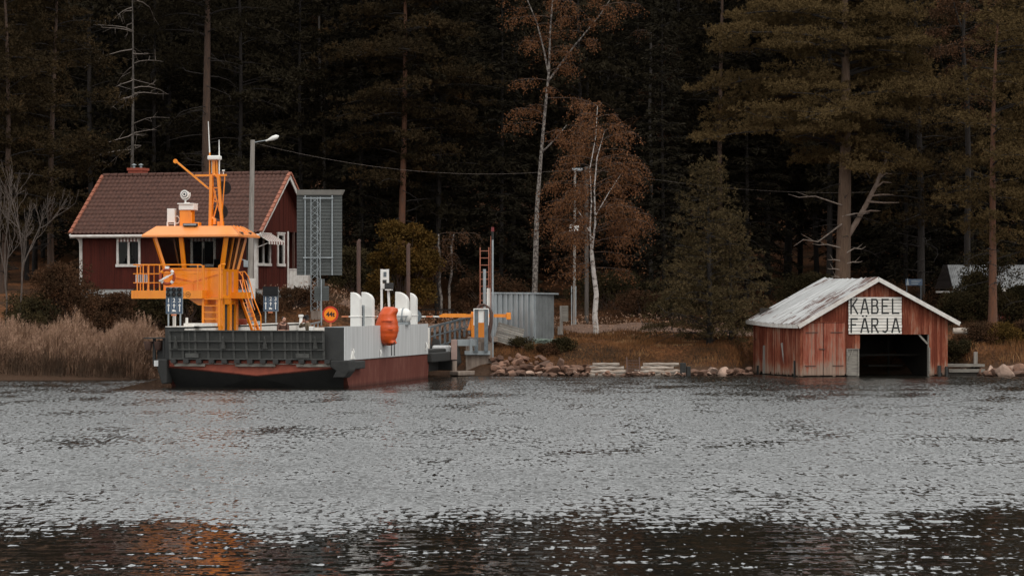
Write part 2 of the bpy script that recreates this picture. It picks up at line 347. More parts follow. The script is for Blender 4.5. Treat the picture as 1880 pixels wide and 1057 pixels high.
# ---------------------------------------------------------------- water
rng = np.random.default_rng(7)
def rough_at(x, y):
    py = HOR+CAMZ*F/y
    px = 940+x/y*F
    wob = 10*np.sin(px*.006+1)+6*np.sin(px*.017+2.2)+3*np.sin(px*.045+.4)
    r = np.ones_like(x)
    r -= .84*smooth(885, 995, py+wob*.9+ (px-900)*.010)                  # the calm, dark water nearest the camera
    r -= .40*np.exp(-((py-802-wob*.7)/11)**2)*(1-smooth(650, 1100, px))  # thin calm lane
    r -= .30*np.exp(-((py-812-wob*.7)/22)**2)*smooth(600, 1000, px)
    r -= .22*smooth(820, 900, py)*smooth(1100, 1700, px)*(1-smooth(905, 985, py))
    r -= .25*(1-smooth(700, 760, py))
    r -= .10*smooth(.2, .9, np.sin(px*.004+py*.02)*np.sin(py*.05+px*.002+1))
    d = np.interp(x, *SH)-y
    ferry = (x > -16) & (x < -2)
    d = np.where(ferry, np.minimum(d, np.where(y > 117, 1.0, 120.2-y)), d)
    r *= .15+.85*smooth(.0, 3.2, d)
    return np.clip(r, .04, 1)
yr = [34.0]
while yr[-1] < 150: yr.append(yr[-1]*1.0024)
yr = np.array([-120, -40, 5, 20, 28, 32]+yr+[170.0]); nc = 620
u = np.linspace(-1, 1, nc)
UX = u[None, :]*(.19*np.maximum(yr, 34)[:, None]+4)
UX = np.concatenate([np.full((len(yr), 1), -400.), UX, np.full((len(yr), 1), 400.)], 1); WY = np.repeat(yr[:, None], nc+2, 1)
RO = rough_at(UX, np.maximum(WY, 30))
WZ = np.zeros_like(UX)
for i in range(90):
    lam = .30*(7.0**(rng.random()**1.3)); k = 2*np.pi/lam
    th = rng.normal(0, .34)+R(5); kx, ky = k*math.sin(th), k*math.cos(th)
    slope = .015*(1 if lam < 1.1 else .28)
    att = np.clip((lam/(.0024*np.maximum(WY, 30)*2.6)-1), 0, 1)
    ph = rng.random()*6.28
    mod = .5+.5*np.sin(UX*.6*rng.random()+WY*.5*rng.random()+rng.random()*6)
    WZ += slope/k*np.sin(kx*UX+ky*WY+ph+.8*np.sin(UX*.9*rng.random()+rng.random()*6))*att*(.4+1.1*mod)
ff = np.clip((WY-32)/4, 0, 1); ff[:, 0] = 0; ff[:, -1] = 0
WZ *= (.50+.50*RO)*ff*smooth(0, 4, np.interp(UX, *SH)-WY+.5)
def water_mat():
    m = bpy.data.materials.new('lake_water'); m.use_nodes = True; nt = m.node_tree; N = nt.nodes; L = nt.links
    b = N['Principled BSDF']; b.inputs['Base Color'].default_value = (.012,.011,.009,1); b.inputs['IOR'].default_value = 1.95; b.inputs['Specular IOR Level'].default_value = .5
    at = N.new('ShaderNodeAttribute'); at.attribute_name = 'rough'
    tc = N.new('ShaderNodeTexCoord')
    def nz(s, st, d=3):
        mp = N.new('ShaderNodeMapping'); mp.inputs['Scale'].default_value = st; n = N.new('ShaderNodeTexNoise'); n.inputs['Scale'].default_value = s; n.inputs['Detail'].default_value = d
        L.new(tc.outputs['Object'], mp.inputs[0]); L.new(mp.outputs[0], n.inputs['Vector']); return n
    def ma(op, a, c, cl=False):
        q = N.new('ShaderNodeMath'); q.operation = op; q.use_clamp = cl
        for i, v in enumerate((a, c)):
            if isinstance(v, (int, float)): q.inputs[i].default_value = v
            else: L.new(v, q.inputs[i])
        return q.outputs[0]
    ng = nz(.42, (1, .42, 1), 6)        # gusts: patches of smoother and rougher water
    grp = N.new('ShaderNodeMapRange'); grp.inputs[1].default_value = .36; grp.inputs[2].default_value = .54; grp.inputs[3].default_value = .5; L.new(ng.outputs[0], grp.inputs[0])
    rr = ma('MULTIPLY', at.outputs['Fac'], grp.outputs[0])
    L.new(ma('ADD', ma('MULTIPLY', rr, .12), .06, True), b.inputs['Roughness'])
    # three families of ripples: short crests, longer ones and wave groups running towards the shore
    na, nb_, ncc = nz(7.5, (.34, 1.35, 1), 4), nz(10.0, (.8, .42, 1), 4), nz(9.0, (1, .15, 1), 4)
    def cen(n_, k_): return ma('MULTIPLY', ma('SUBTRACT', n_.outputs[0], .5), k_)
    slope = ma('ADD', ma('ADD', cen(na, .80), cen(nb_, .80)), cen(ncc, .85))
    ny = ma('SUBTRACT', ma('MULTIPLY', slope, ma('ADD', ma('MULTIPLY', rr, 1.22), .17)), ma('MULTIPLY', ma('SUBTRACT', rr, .14), .31))
    sx = ma('MULTIPLY', cen(nz(3.0, (1, 1, 1), 3), .8), ma('ADD', rr, .2))
    sc = N.new('ShaderNodeCombineXYZ'); L.new(sx, sc.inputs[0]); L.new(ny, sc.inputs[1])
    ge = N.new('ShaderNodeNewGeometry'); ad = N.new('ShaderNodeVectorMath'); ad.operation = 'ADD'; L.new(ge.outputs['Normal'], ad.inputs[0]); L.new(sc.outputs[0], ad.inputs[1])
    nn = N.new('ShaderNodeVectorMath'); nn.operation = 'NORMALIZE'; L.new(ad.outputs[0], nn.inputs[0]); L.new(nn.outputs[0], b.inputs['Normal'])
    return m
wv = np_mesh('water', np.stack([UX, WY, WZ], -1).reshape(-1, 3), grid_faces(len(yr), nc+2), water_mat(), True); tag(wv, kind='structure')
a = wv.data.attributes.new('rough', 'FLOAT', 'POINT'); a.data.foreach_set('value', RO.astype(np.float32).ravel())

# ---------------------------------------------------------------- foliage
def unit(v): return v/np.maximum(np.linalg.norm(v, axis=-1, keepdims=True), 1e-9)
def leaf_arrays(P, D, Ln, Wd, rg, quad=True):
    n = len(P); D = unit(D); rnd = unit(rg.normal(size=(n, 3))); s = unit(np.cross(D, rnd))
    Ln = np.broadcast_to(Ln, (n,))[:, None]; Wd = np.broadcast_to(Wd, (n,))[:, None]
    if quad:
        mid = P+D*Ln*.45
        V = np.stack([P, mid+s*Wd/2, P+D*Ln, mid-s*Wd/2], 1)
    else:
        V = np.stack([P-s*Wd/2, P+s*Wd/2, P+D*Ln], 1)
    k = V.shape[1]
    return V.reshape(-1, 3), np.arange(n*k).reshape(n, k)
def leaves(name, P, D, Ln, Wd, m, parent, rg, quad=True):
    V, Fc = leaf_arrays(np.asarray(P), np.asarray(D), Ln, Wd, rg, quad)
    return np_mesh(name, V, Fc, m, False, parent)

def limb_path(p0, az, L, rise, droop, rg, n=6, wig=.06):
    pts = []; d = np.array([math.cos(az), math.sin(az), 0]); sd_ = np.array([-d[1], d[0], 0]); a = rg.normal(0, wig); bb = rg.normal(0, wig)
    for i in range(n):
        t = i/(n-1)
        pts.append(np.array(p0)+d*L*t+np.array([0, 0, 1])*(L*(rise*t-droop*t*t))+sd_*L*(a*math.sin(t*3)+bb*math.sin(t*6)))
    return np.array(pts)

def trunk_curve(Ht, lean, bend, rg, n=9):
    t = np.linspace(0, 1, n); ph = rg.random()*6
    return np.stack([lean[0]*t*Ht+bend*np.sin(t*4+ph)-bend*math.sin(ph), lean[1]*t*Ht+bend*.5*np.sin(t*3+ph)-bend*.5*math.sin(ph), t*Ht], 1)
def at_t(curve, t):
    n = len(curve)-1; f = min(max(t, 0), .9999)*n; i = int(f); return curve[i]*(1-(f-i))+curve[i+1]*(f-i)

def tree_root(name, x, y, label, cat, group=None, dz=-.25, rz=0, sc=1):
    o = empty(name, (x, y, h1(x, y)+dz), rz, label=label, cat=cat, group=group); o.scale = (sc, sc, sc); return o

def make_pine(root, Ht, c0, Rm, seed, nbm=2.4, r0=.3, lean=(0,0), nl=46, tufts=60, leafm='pine_dark', barkm='bark_pine', size=(.20,.055), shape='round', dead=8, bend=.25, zs=1.0, pad=(.42,.85), sectors=None, dl=(1,2.2), rise=.35):
    rg = np.random.default_rng(seed); tc = trunk_curve(Ht, lean, bend, rg)
    mt_ = MB(); mb = MB(); mt_.tube([tuple(p) for p in tc], [r0*(1-.8*i/8)*(1.18 if i == 0 else 1) for i in range(9)], 10, False)
    Ps, Ds = [], []
    for i in range(nl):
        u_ = (i+rg.random()*.8)/nl
        h = c0+(Ht-c0)*u_
        if shape == 'round': prof = math.sqrt(max(0, 1-(max(0, u_-.25)/.78)**2))*(.7+.3*min(1, u_/.25))
        elif shape == 'cone': prof = (1-u_)**.8*.95+.06
        else: prof = .45+.5*math.sin(u_*3.0)
        az = rg.random()*2*math.pi
        L = Rm*prof*rg.uniform(.6, 1.15)
        if sectors: L *= sectors(az, u_)
        if L < .3: continue
        p0 = at_t(tc, h/Ht); pa = limb_path(p0, az, L, rise*rg.uniform(.3, 1.3), .30*rg.uniform(.5, 1.4), rg)
        mb.tube([tuple(p) for p in pa], [max(.012, r0*.20*(1-.85*k/5)*min(1, L/3)) for k in range(6)], 5, False)
        nb = max(3, int(L*nbm))
        for j in range(nb):
            t = rg.uniform(.10, 1.0) if j else 1.0
            c = at_t(pa, t); side = (az+math.pi/2*rg.choice([-1, 1]))*1.0; off = rg.uniform(0, .34)*L*(1.1-t*.6)
            e = c+np.array([math.cos(side)*off, math.sin(side)*off, rg.uniform(-.25, .45)])
            if off > .5: mb.tube([tuple(c), tuple(e)], [.02, .01], 4, False)
            pr = rg.uniform(*pad); n = int(tufts*(pr/.6)**2*rg.uniform(.6, 1.2))
            rho = np.sqrt(rg.random(n))*pr; ph = rg.random(n)*6.283
            # pads are made of separate little shoots
            q = np.stack([rho*np.cos(ph)*1.15, rho*np.sin(ph), (rg.random(n)*.9-.2)*pr*.55*zs*(1-(rho/pr)**2*.6)+.10*np.sin(rho*9+ph*4)*pr], 1)
            k_ = 9; q = q[::k_]; m_ = len(q); q = np.repeat(q, k_, 0); out_ = np.repeat(np.stack([np.cos(ph)*.6*(rho/pr), np.sin(ph)*.6*(rho/pr), np.full(n, .5)], 1)[::k_], k_, 0)
            dd_ = out_+rg.normal(0, .55, q.shape); Ps.append(e+q+dd_*.02); Ds.append(dd_)
    for i in range(dead):
        h = c0*rg.uniform(.45, 1.05); az = rg.random()*6.28; L = rg.uniform(*dl)
        pa = limb_path(at_t(tc, h/Ht), az, L, rg.uniform(-.3, .4), rg.uniform(-.1, .5), rg, 5, .12)
        mb.tube([tuple(p) for p in pa], [.035, .028, .02, .013, .006], 4, False)
        for j in range(3):
            c = at_t(pa, rg.uniform(.4, .9)); mb.tube([tuple(c), tuple(c+rg.normal(0, .3, 3))], [.012, .004], 3, False)
    mt_.build('trunk', M[barkm], root, True); mb.build('branches', M['bark_grey' if barkm == 'bark_dim' else 'bark_dark'], root, True)
    P = np.concatenate(Ps); D = np.concatenate(Ds)
    leaves('crown', P, D, rg.uniform(.7, 1.3, len(P))*size[0], size[1], M[leafm], root, rg, quad=True)
    return tc

def make_spruce(root, Ht, c0, Rm, seed, r0=.15, n_wh=34, dens=70, leafm='spruce', barkm='bark_dark', size=(.26,.07), droop=.5, lean=(0,0)):
    rg = np.random.default_rng(seed); tc = trunk_curve(Ht, lean, .08, rg); mb = MB()
    mb.tube([tuple(p) for p in tc], [r0*(1-.93*i/8) for i in range(9)], 8, False)
    Ps, Ds = [], []
    for i in range(n_wh):
        u_ = i/n_wh; h = c0+(Ht-c0)*u_
        for az in rg.random()*6.28+np.arange(6)*1.047+rg.normal(0, .25, 6):
            L = Rm*((1-u_)**.85)*rg.uniform(.6, 1.15)+.15
            pa = limb_path(at_t(tc, (h+rg.uniform(-.2, .2))/Ht), az, L, .12+.5*u_, droop*rg.uniform(.5, 1.2)*(1-u_*.8), rg, 5)
            if i % 2 == 0: mb.tube([tuple(p) for p in pa], [.03, .024, .017, .01, .005], 3, False)
            n = int(dens*L/1.6)+12; t = .12+.88*rg.random(n)**.8; f = t*4; k = np.minimum(f.astype(int), 3); c = pa[k]*(1-(f-k))[:, None]+pa[k+1]*(f-k)[:, None]
            wd = .26*L*(1-t*.75)+.06; s = rg.uniform(-1, 1, n)*wd; sd_ = np.array([-math.sin(az), math.cos(az), 0]); out = np.array([math.cos(az), math.sin(az), 0])
            Ps.append(c+sd_*s[:, None]+np.stack([np.zeros(n), np.zeros(n), -.22*rg.random(n)*(.5+np.abs(s))], 1))
            Ds.append(out*.6+sd_*np.sign(s)[:, None]*.7+rg.normal(0, .3, (n, 3))+np.array([0, 0, -.25]))
    mb.build('trunk', M[barkm], root, True); P = np.concatenate(Ps); D = np.concatenate(Ds)
    leaves('crown', P, D, rg.uniform(.6, 1.4, len(P))*size[0], size[1], M[leafm], root, rg, True)

def make_birch(root, stems, limbs, seed, leafm='birch_leaf', barkm='birch', leaf=(.085,.06), per=70, droop=.5, twl=(.5,1.3)):
    """stems: list of (points, radii); limbs: list of (stem, t, azimuth, length, rise)"""
    rg = np.random.default_rng(seed); mb = MB(); tw = MB()
    for pts, rad in stems: mb.tube(pts, rad, 9, False)
    Ps, Ds = [], []
    for (si, t, az, L, rise) in limbs:
        pts = np.array(stems[si][0], float); pa = limb_path(at_t(pts, t), az, L, rise, rise*.45+.15, rg, 6, .07)
        tw.tube([tuple(p) for p in pa], [max(.008, .028*L/2.5*(1-.8*k/5)) for k in range(6)], 5, False)
        for j in range(max(3, int(L*5))):
            c = at_t(pa, rg.uniform(.25, 1)); a2 = az+rg.normal(0, .9); l2 = rg.uniform(*twl)*.8
            q = limb_path(c, a2, l2, .25, droop+.45, rg, 5, .05)
            tw.tube([tuple(p) for p in q], [.008, .007, .005, .004, .003], 3, False)
            n = int(per*rg.uniform(.5, 1.2)); tt_ = rg.random(n)*3.999; k = tt_.astype(int); cc = q[k]*(1-(tt_-k))[:, None]+q[k+1]*(tt_-k)[:, None]
            sp = rg.normal(0, .10, (n, 3)); sp[:, 2] -= np.abs(rg.normal(0, .16, n))
            Ps.append(cc+sp); Ds.append(rg.normal(0, .6, (n, 3))+np.array([0, 0, -.5]))
    mb.build('trunk', M[barkm], root, True); tw.build('branches', M['twig'] if barkm != 'bark_dark' else M['bark_dark'], root, True)
    P = np.concatenate(Ps); D = np.concatenate(Ds)
    leaves('crown', P, D, rg.uniform(.7, 1.3, len(P))*leaf[0], leaf[1], M[leafm], root, rg, True)

def make_bush(root, rx, ry, hz, seed, n=9000, leafm='bush_brown', leaf=(.11,.06), clumps=26, stems=9, barkm='twig', up=.3, z0=.15):
    rg = np.random.default_rng(seed); mb = MB(); Ps, Ds = [], []
    for i in range(clumps):
        a = rg.random()*6.28; r = math.sqrt(rg.random()); z = hz*(z0+(1-z0)*rg.random()**.8)
        lim = math.sqrt(max(.08, 1-(z/hz)**2*.85)); c = np.array([rx*r*lim*math.cos(a), ry*r*lim*math.sin(a), z])
        rad = rg.uniform(.28, .55)*min(1.3, .25+.22*(rx+hz)); m_ = int(n/clumps*rg.uniform(.6, 1.3))
        dd = unit(rg.normal(size=(m_, 3))); rr = rad*rg.random(m_)**.42
        Ps.append(c+dd*rr[:, None]*np.array([1.1, 1.1, .8])); Ds.append(dd*.5+rg.normal(0, .5, (m_, 3))+np.array([0, 0, up]))
        b0 = (rg.normal(0, rx*.12), rg.normal(0, ry*.12), 0)
        mb.tube([b0, (c[0]*.5, c[1]*.5, z*.55), tuple(c)], [.03, .018, .006], 4, False)
    mb.build('stems', M[barkm], root, True); P = np.concatenate(Ps); D = np.concatenate(Ds)
    leaves('foliage', P, D, rg.uniform(.6, 1.4, len(P))*leaf[0], leaf[1], M[leafm], root, rg, True)


def wet_foot(m, z0=.02, z1=.22, k=.42):      # stone is darker where the lake keeps it wet
    nt = m.node_tree; N = nt.nodes; L = nt.links; bs = N['Principled BSDF']; src = bs.inputs['Base Color'].links[0].from_socket
    ge = N.new('ShaderNodeNewGeometry'); sp = N.new('ShaderNodeSeparateXYZ'); L.new(ge.outputs['Position'], sp.inputs[0])
    mr = N.new('ShaderNodeMapRange'); mr.inputs[1].default_value = z0; mr.inputs[2].default_value = z1; mr.inputs[3].default_value = k; mr.inputs[4].default_value = 1
    L.new(sp.outputs[2], mr.inputs[0]); mx = N.new('ShaderNodeMixRGB'); mx.blend_type = 'MULTIPLY'; mx.inputs[0].default_value = 1
    L.new(src, mx.inputs[1]); L.new(mr.outputs[0], mx.inputs[2]); L.new(mx.outputs[0], bs.inputs['Base Color'])
for k_ in ('stone', 'stone_pale', 'concrete', 'log', 'red_hull', 'boat_red', 'boat_door'): wet_foot(M[k_], .0, .16 if k_ != 'stone' else .2, .45)

# ================================================================ CABLE FERRY
FX, FY, FA = -6.82, 120.0, math.atan2(.1925, .9813)
FC, FS = math.cos(FA), math.sin(FA)
def FL(px, py, ly):          # ferry-local x, z of a photo pixel at local depth ly
    k = (px-940)/F; lx = (k*(FY+FC*ly)-FX-FS*ly)/(FC+k*FS); wy = FY-FS*lx+FC*ly
    return lx, CAMZ+(HOR-py)/F*wy
def FP(px, py, ly): a, b = FL(px, py, ly); return Vector((a, ly, b))
def FLs(px, py, lx):         # ferry-local y, z of a pixel on the plane x = lx
    k = (px-940)/F; ly = (k*(FY-FS*lx)-FX-FC*lx)/(FS-FC*k); wy = FY-FS*lx+FC*ly
    return ly, CAMZ+(HOR-py)/F*wy
ferry = empty('cable_ferry', (FX, FY, 0), -FA, label='open deck cable ferry with orange wheelhouse moored at the landing', cat='ferry')
DZ = 1.15                    # deck level
LP = -7.65                   # port side
# hull with raked ends and a shallow V knuckle at the bow
hb = MB()
def ring(y, zt, zl, kn): return [(-7.6, y, zt), (0-.03, y, zt), (0-.03, y, zl+kn), (-3.8, y, zl), (-7.6, y, zl+kn)]
hb.add([(-7.62,.0,1.12),(-.03,.0,1.12),(-.03,.0,.83),(-3.75,.0,.47),(-7.62,.0,.83),
        (-7.3,1.25,-.5),(-.35,1.25,-.5),(-7.3,15.3,-.5),(-.35,15.3,-.5),
        (-7.62,15.7,1.12),(-.03,15.7,1.12),(-.03,15.7,.7),(-7.62,15.7,.7),
        (-.03,1.0,.3),(-.03,15.6,.3),(-7.62,1.0,.3),(-7.62,15.6,.3),
        (-.03,1.3,-.5),(-7.62,1.3,-.5),(-.03,15.35,-.5),(-7.62,15.35,-.5)],
       [(0,1,2,3,4),(3,2,17),(4,3,18),(3,17,18),(1,10,11,14,13,2),(2,13,17),(13,14,19,17),(14,11,19),
        (9,0,4,15,16,12),(4,18,15),(15,18,20,16),(16,20,12),(10,9,12,11),(11,12,20,19),(0,9,10,1),(17,19,20,18)])
hull = hb.build('hull', M['red_hull'], ferry)
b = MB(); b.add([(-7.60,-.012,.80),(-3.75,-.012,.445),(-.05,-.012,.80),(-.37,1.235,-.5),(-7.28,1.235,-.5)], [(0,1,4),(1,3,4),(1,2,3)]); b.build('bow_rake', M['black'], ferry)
b = MB(); b.prism([(-7.45,-.015,.86),(-3.75,-.015,.50),(-.2,-.015,.86),(-.2,-.015,1.10),(-7.45,-.015,1.10)], (0,.012,0)); b.build('bow_plate', M['red_bright'], ferry)
b = MB()
for x0, x1 in ((-7.2,-5.9),(-4.6,-2.9),(-2.0,-.3)): b.box(x0, x1, -.16, -.02, .86, .95)
b.box(-7.3, -.3, -.10, -.02, .955, .985)
b.build('rubbing_strip', M['timber'], ferry)
b = MB()
for i in range(13): x = -7.2+i*.545; b.box(x-.12, x+.10, -.32, -.02, 1.0, 1.16)
b.box(-7.35, -.8, -.20, -.03, 1.13, 1.175); b.build('ramp_hinges', M['black'], ferry)
MB().box(-7.3,-.5,15.75,19.8,.25,1.10).build('stern_pontoon', M['black'], ferry)
b = MB().box(-7.45, -.2, .0, 20, 1.125, DZ); b.build('deck', M['ramp'], ferry)
# bow ramp, raised
rp = MB(); yb, yt, zb, zt = -.20, -.34, 1.17, 2.33
x0, x1 = -7.36, -.83
rp.add([(x0,yb+.05,zb),(x1,yb+.05,zb),(x1,yt+.05,zt),(x0,yt+.05,zt),(x0,yb+.10,zb),(x1,yb+.10,zb),(x1,yt+.10,zt),(x0,yt+.10,zt)], [(0,1,2,3),(7,6,5,4),(0,4,5,1),(1,5,6,2),(2,6,7,3),(3,7,4,0)])
ramp = rp.build('bow_ramp', M['ramp'], ferry)
b = MB()
for i in range(13):
    x = x0+(x1-x0)*i/12; b.bar((x,yb+.02,zb), (x,yt+.02,zt), .035, .10, up=(1,0,0))
for i in (1.5, 2.0, 9.5, 10.5):
    x = x0+(x1-x0)*i/12; b.bar((x,yb+.03,zb), (x,yt+.03,zt), .02, .06, up=(1,0,0))
for t in (0, .33, .62, 1):
    y = yb+(yt-yb)*t; z = zb+(zt-zb)*t; b.box(x0-.02, x1+.02, y-.06, y+.045, z-.018, z+.018)
b.build('ramp_ribs', M['ramp_edge'], ramp)
for i in (.5, 4.25, 7.5, 11.4):
    x = x0+(x1-x0)*i/12; b = MB(); b.prism([(x-.10,-.36,zb+.42),(x+.09,-.36,zb+.42),(x+.03,-.45,zt-.30),(x-.01,-.45,zt-.30)], (0,.09,0)); b.tube([(x,-.42,zt-.31),(x,-.42,zt-.22)], .03, 6); b.build('ramp_bracket', M['ramp_edge'], ramp)
for px in (352, 555):
    lx, _ = FL(px, 650, -.3); b = MB().box(lx-.28, lx+.28, -.30, -.20, 1.22, 1.40); b.build('ramp_step', M['ramp_edge'], ramp)
# side casings
pc = MB().box(LP, -6.85, .0, 20, DZ-.05, 2.44).box(LP-.02, -6.83, -.02, 20.02, 2.44, 2.47)
port = pc.build('port_casing', M['black'], ferry)
b = MB().box(-6.848, -6.82, .1, 19.9, DZ, 2.40); b.build('casing_inner_wall', M['white_worn'], port)
b = MB().box(LP+.02, -6.84, -.03, 19.9, 2.472, 2.50); b.build('casing_top', M['white_worn'], port)
sc_ = MB().box(-.86, 0, 0, 15.3, DZ-.05, 2.46); stb = sc_.build('starboard_casing', M['black'], ferry)
b = MB().add([(.012,-.02,1.12),(.012,15.35,1.12),(.012,15.35,2.50),(.012,-.02,2.50),(-.03,-.02,1.12),(-.03,15.35,1.12),(-.03,15.35,2.50),(-.03,-.02,2.50)],[(0,1,2,3),(7,6,5,4),(0,4,5,1),(1,5,6,2),(2,6,7,3),(3,7,4,0)])
b.build('side_plate', M['plate'], stb)
b = MB().box(-.88, -.035, -.02, 15.3, 2.462, 2.485); b.build('casing_top', M['galv'], stb)
b = MB()
for px in (637, 640): pass
for px, py in ((647,646), (697,648)):
    ly, z = FLs(px, py, .02); MB().tube([(.05,ly,z+.14),(.09,ly,z),(.05,ly,z-.12)], .035, 6).build('mooring_eye', M['white'], stb)
ly, z = FLs(649, 650, .02); MB().prism([(.02,ly-.5,1.16),(.02,ly+.15,1.16),(.02,ly-.3,1.5)], (.05,0,0)).build('white_mark', M['white'], stb)
ly, z = FLs(781, 636, .02); b.tube([(.05,ly,z+.2),(.11,ly,z),(.05,ly,z-.15)], .04, 6)
b.build('mooring_eye', M['white'], stb)
# corner fenders
b = MB(); b.prism([(-.55,-.30,1.13),(.28,-.30,1.13),(.28,-.30,.70),(.05,-.30,.42),(-.45,-.30,.42),(-.30,-.30,.70),(-.55,-.30,.86)], (0,.95,0)); b.box(.02,.22,.60,2.6,.74,1.08); b.build('corner_fender', M['rubber'], ferry, bevel=.05)
b = MB(); b.prism([(-7.98,-.25,1.15),(-7.5,-.25,1.15),(-7.5,-.25,.15),(-7.72,-.25,.12),(-7.92,-.25,.75)], (0,.8,0)); b.build('corner_fender', M['rubber'], ferry, bevel=.05)
b = MB().box(-8.03,-7.86,-.30,-.25,.86,1.10); b.build('fender_pad', M['plate'], ferry)
b = MB(); b.box(-.75,-.1,15.6,20.1,1.12,1.3); b.prism([(-.9,19.9,1.35),(.35,19.9,1.35),(.45,19.9,.6),(.1,19.9,.25),(-.9,19.9,.25)], (0,.8,0)); b.box(-.1,.2,15.4,19.8,.72,1.15); b.build('stern_fender', M['rubber'], ferry, bevel=.05)
# cable guide with two sheaves outside the port quarter
cg = MB(); cg.box(-8.75,-7.66,.5,1.3,1.98,2.03).box(-8.45,-8.33,.8,.9,.9,2.0).box(-7.95,-7.86,.6,.7,.3,2.0).bar((-8.4,.85,.95),(-7.7,.85,1.15),.09).box(-8.3,-7.7,.95,1.05,1.1,1.9)
cgo = cg.build('cable_guide', M['black'], ferry)
for lx in (-8.62, -8.18):
    b = MB().lathe((lx,.75,1.62), [(.10,-.12),(.15,-.05),(.17,.12),(.20,.2),(.20,.25)], 14); b.build('cable_sheave', M['rust'], cgo, True)


# ---- wheelhouse
wh = []
YF, YB = 5.0, 7.35
def P(px, py, ly=YF): return FP(px, py, ly)
xL, zB = FL(300, 548, YF); xR, _ = FL(409, 548, YF); _, zW = FL(300, 494, YF); _, zT = FL(300, 436, YF); xTL, _ = FL(284, 436, YF); xTR, _ = FL(421, 436, YF)
_, zE = FL(300, 434, 4.5)
cabin = MB(); cabin.box(xL, xR, YF, YB, zB, zW); wh_o = cabin.build('wheelhouse', M['orange'], ferry)
# V shaped stiffener on the front of the cabin
b = MB(); zf = lambda py: FL(350, py, YF)[1]
b.bar((FL(318,505,YF)[0],YF-.02,zf(507)), (FL(355,516,YF)[0],YF-.02,zf(516)), .06,.05).bar((FL(355,516,YF)[0],YF-.02,zf(516)), (FL(406,501,YF)[0],YF-.02,zf(501)), .04)
b.bar((FL(355,516,YF)[0],YF-.02,zf(517)),(FL(355,516,YF)[0],YF-.02,zf(533)),.03); b.build('stiffener', M['orange'], wh_o)
slope = .30
# window posts, outward sloping
fr = MB(); yT0, yT1 = YF-slope, YB+slope
for a_, c_, wd in (((xL+.05,YF+.04,zW),(xTL+.08,yT0+.04,zT),.20), ((xR-.05,YF+.04,zW),(xTR-.06,yT0+.04,zT),.17), ((xL+.05,YB-.04,zW),(xTL+.08,yT1-.04,zT),.14), ((xR-.05,YB-.04,zW),(xTR-.06,yT1-.04,zT),.16)):
    MB().bar(a_, c_, wd, .12).build('window_post', M['orange'], wh_o)
mx = FL(336, 460, YF)[0]; MB().bar((mx+.05,YF+.02,zW),(mx,yT0+.03,zT),.19,.08).build('window_post', M['orange'], wh_o)
for t in (.36, .68): MB().bar((xR-.02,YF+(YB-YF)*t,zW),(xTR-.04,yT0+(yT1-yT0)*t,zT),.06,.08).build('window_post', M['orange'], wh_o)
fr.box(xL-.02, xR+.02, YF-.03, YF+.06, zW-.02, zW+.05)
fr.build('window_sill', M['orange'], wh_o)
def pane(pts, th):
    b = MB(); b.prism(pts, th); b.build('window_pane', M['glass'], wh_o)
pane([(xL+.08,YF+.06,zW+.02),(mx,YF+.06,zW+.02),(mx-.02,yT0+.07,zT),(xTL+.1,yT0+.07,zT)], (0,.012,0))
pane([(mx+.08,YF+.06,zW+.02),(xR-.06,YF+.06,zW+.02),(xTR-.08,yT0+.07,zT),(mx+.05,yT0+.07,zT)], (0,.012,0))
pane([(xR-.06,YF+.1,zW+.02),(xR-.06,YB-.1,zW+.02),(xTR-.08,yT1-.1,zT),(xTR-.08,yT0+.1,zT)], (-.012,0,0))
pane([(xL+.08,YB-.06,zW+.02),(xR-.06,YB-.06,zW+.02),(xTR-.08,yT1-.07,zT),(xTL+.1,yT1-.07,zT)], (0,-.012,0))
pane([(xL+.06,YF+.1,zW+.02),(xL+.06,YB-.1,zW+.02),(xTL+.1,yT1-.1,zT),(xTL+.1,yT0+.1,zT)], (.012,0,0))
b = MB().box(xL+.3, xR-.5, YF+.4, YF+.9, zW-.1, zW+.06).box(mx+.5, mx+.56, YF+1.2, YF+1.3, zW, zW+.9); b.build('console', M['black'], wh_o)
# dashboard chair inside
b = MB().box(mx+1.0, mx+1.5, YF+1.2, YF+1.35, zW-.2, zW+.45).box(mx+1.0, mx+1.5, YF+.9, YF+1.35, zW-.2, zW-.1); b.build('helm_chair', M['rubber'], wh_o, bevel=.04)
# roof: sloping brim and flat top
yE0, yE1 = 4.45, 7.75
eL = FL(260,435,yE0)[0]; eR = FL(438,435,yE0)[0]; tL = FL(287,415,5.1)[0]; tR = FL(424,415,5.1)[0]; zTop = FL(300,415,5.1)[1]
b = MB(); z0 = zE-.02; z1 = zE+.06
b.add([(eL,yE0,z0),(eR,yE0,z0),(eR,yE1,z0),(eL,yE1,z0),(eL,yE0,z1),(eR,yE0,z1),(eR,yE1,z1),(eL,yE1,z1),(tL,5.1,zTop),(tR,5.1,zTop),(tR,7.1,zTop),(tL,7.1,zTop)],
      [(0,3,2,1),(0,1,5,4),(1,2,6,5),(2,3,7,6),(3,0,4,7),(4,5,9,8),(5,6,10,9),(6,7,11,10),(7,4,8,11),(8,9,10,11)])
rf = b.build('roof', M['orange_lit'], wh_o)
b = MB()
for t in (.2, .45, .7): b.bar((eR-.02,yE0+(yE1-yE0)*t,z1+.02),(tR,5.1+2*t,zTop+.02),.03)
b.build('roof_rib', M['orange'], rf)
for px, py, ly in ((441,430,5.2),(456,431,6.6)):
    p = FP(px, py, ly); b = MB().box(p.x-.12,p.x+.12,p.y-.1,p.y+.1,p.z-.04,p.z+.10).tube([(p.x-.1,p.y,p.z),(p.x+.15,p.y-.1,p.z-.03)],.03,6); b.build('deck_light', M['black'], rf, bevel=.02)
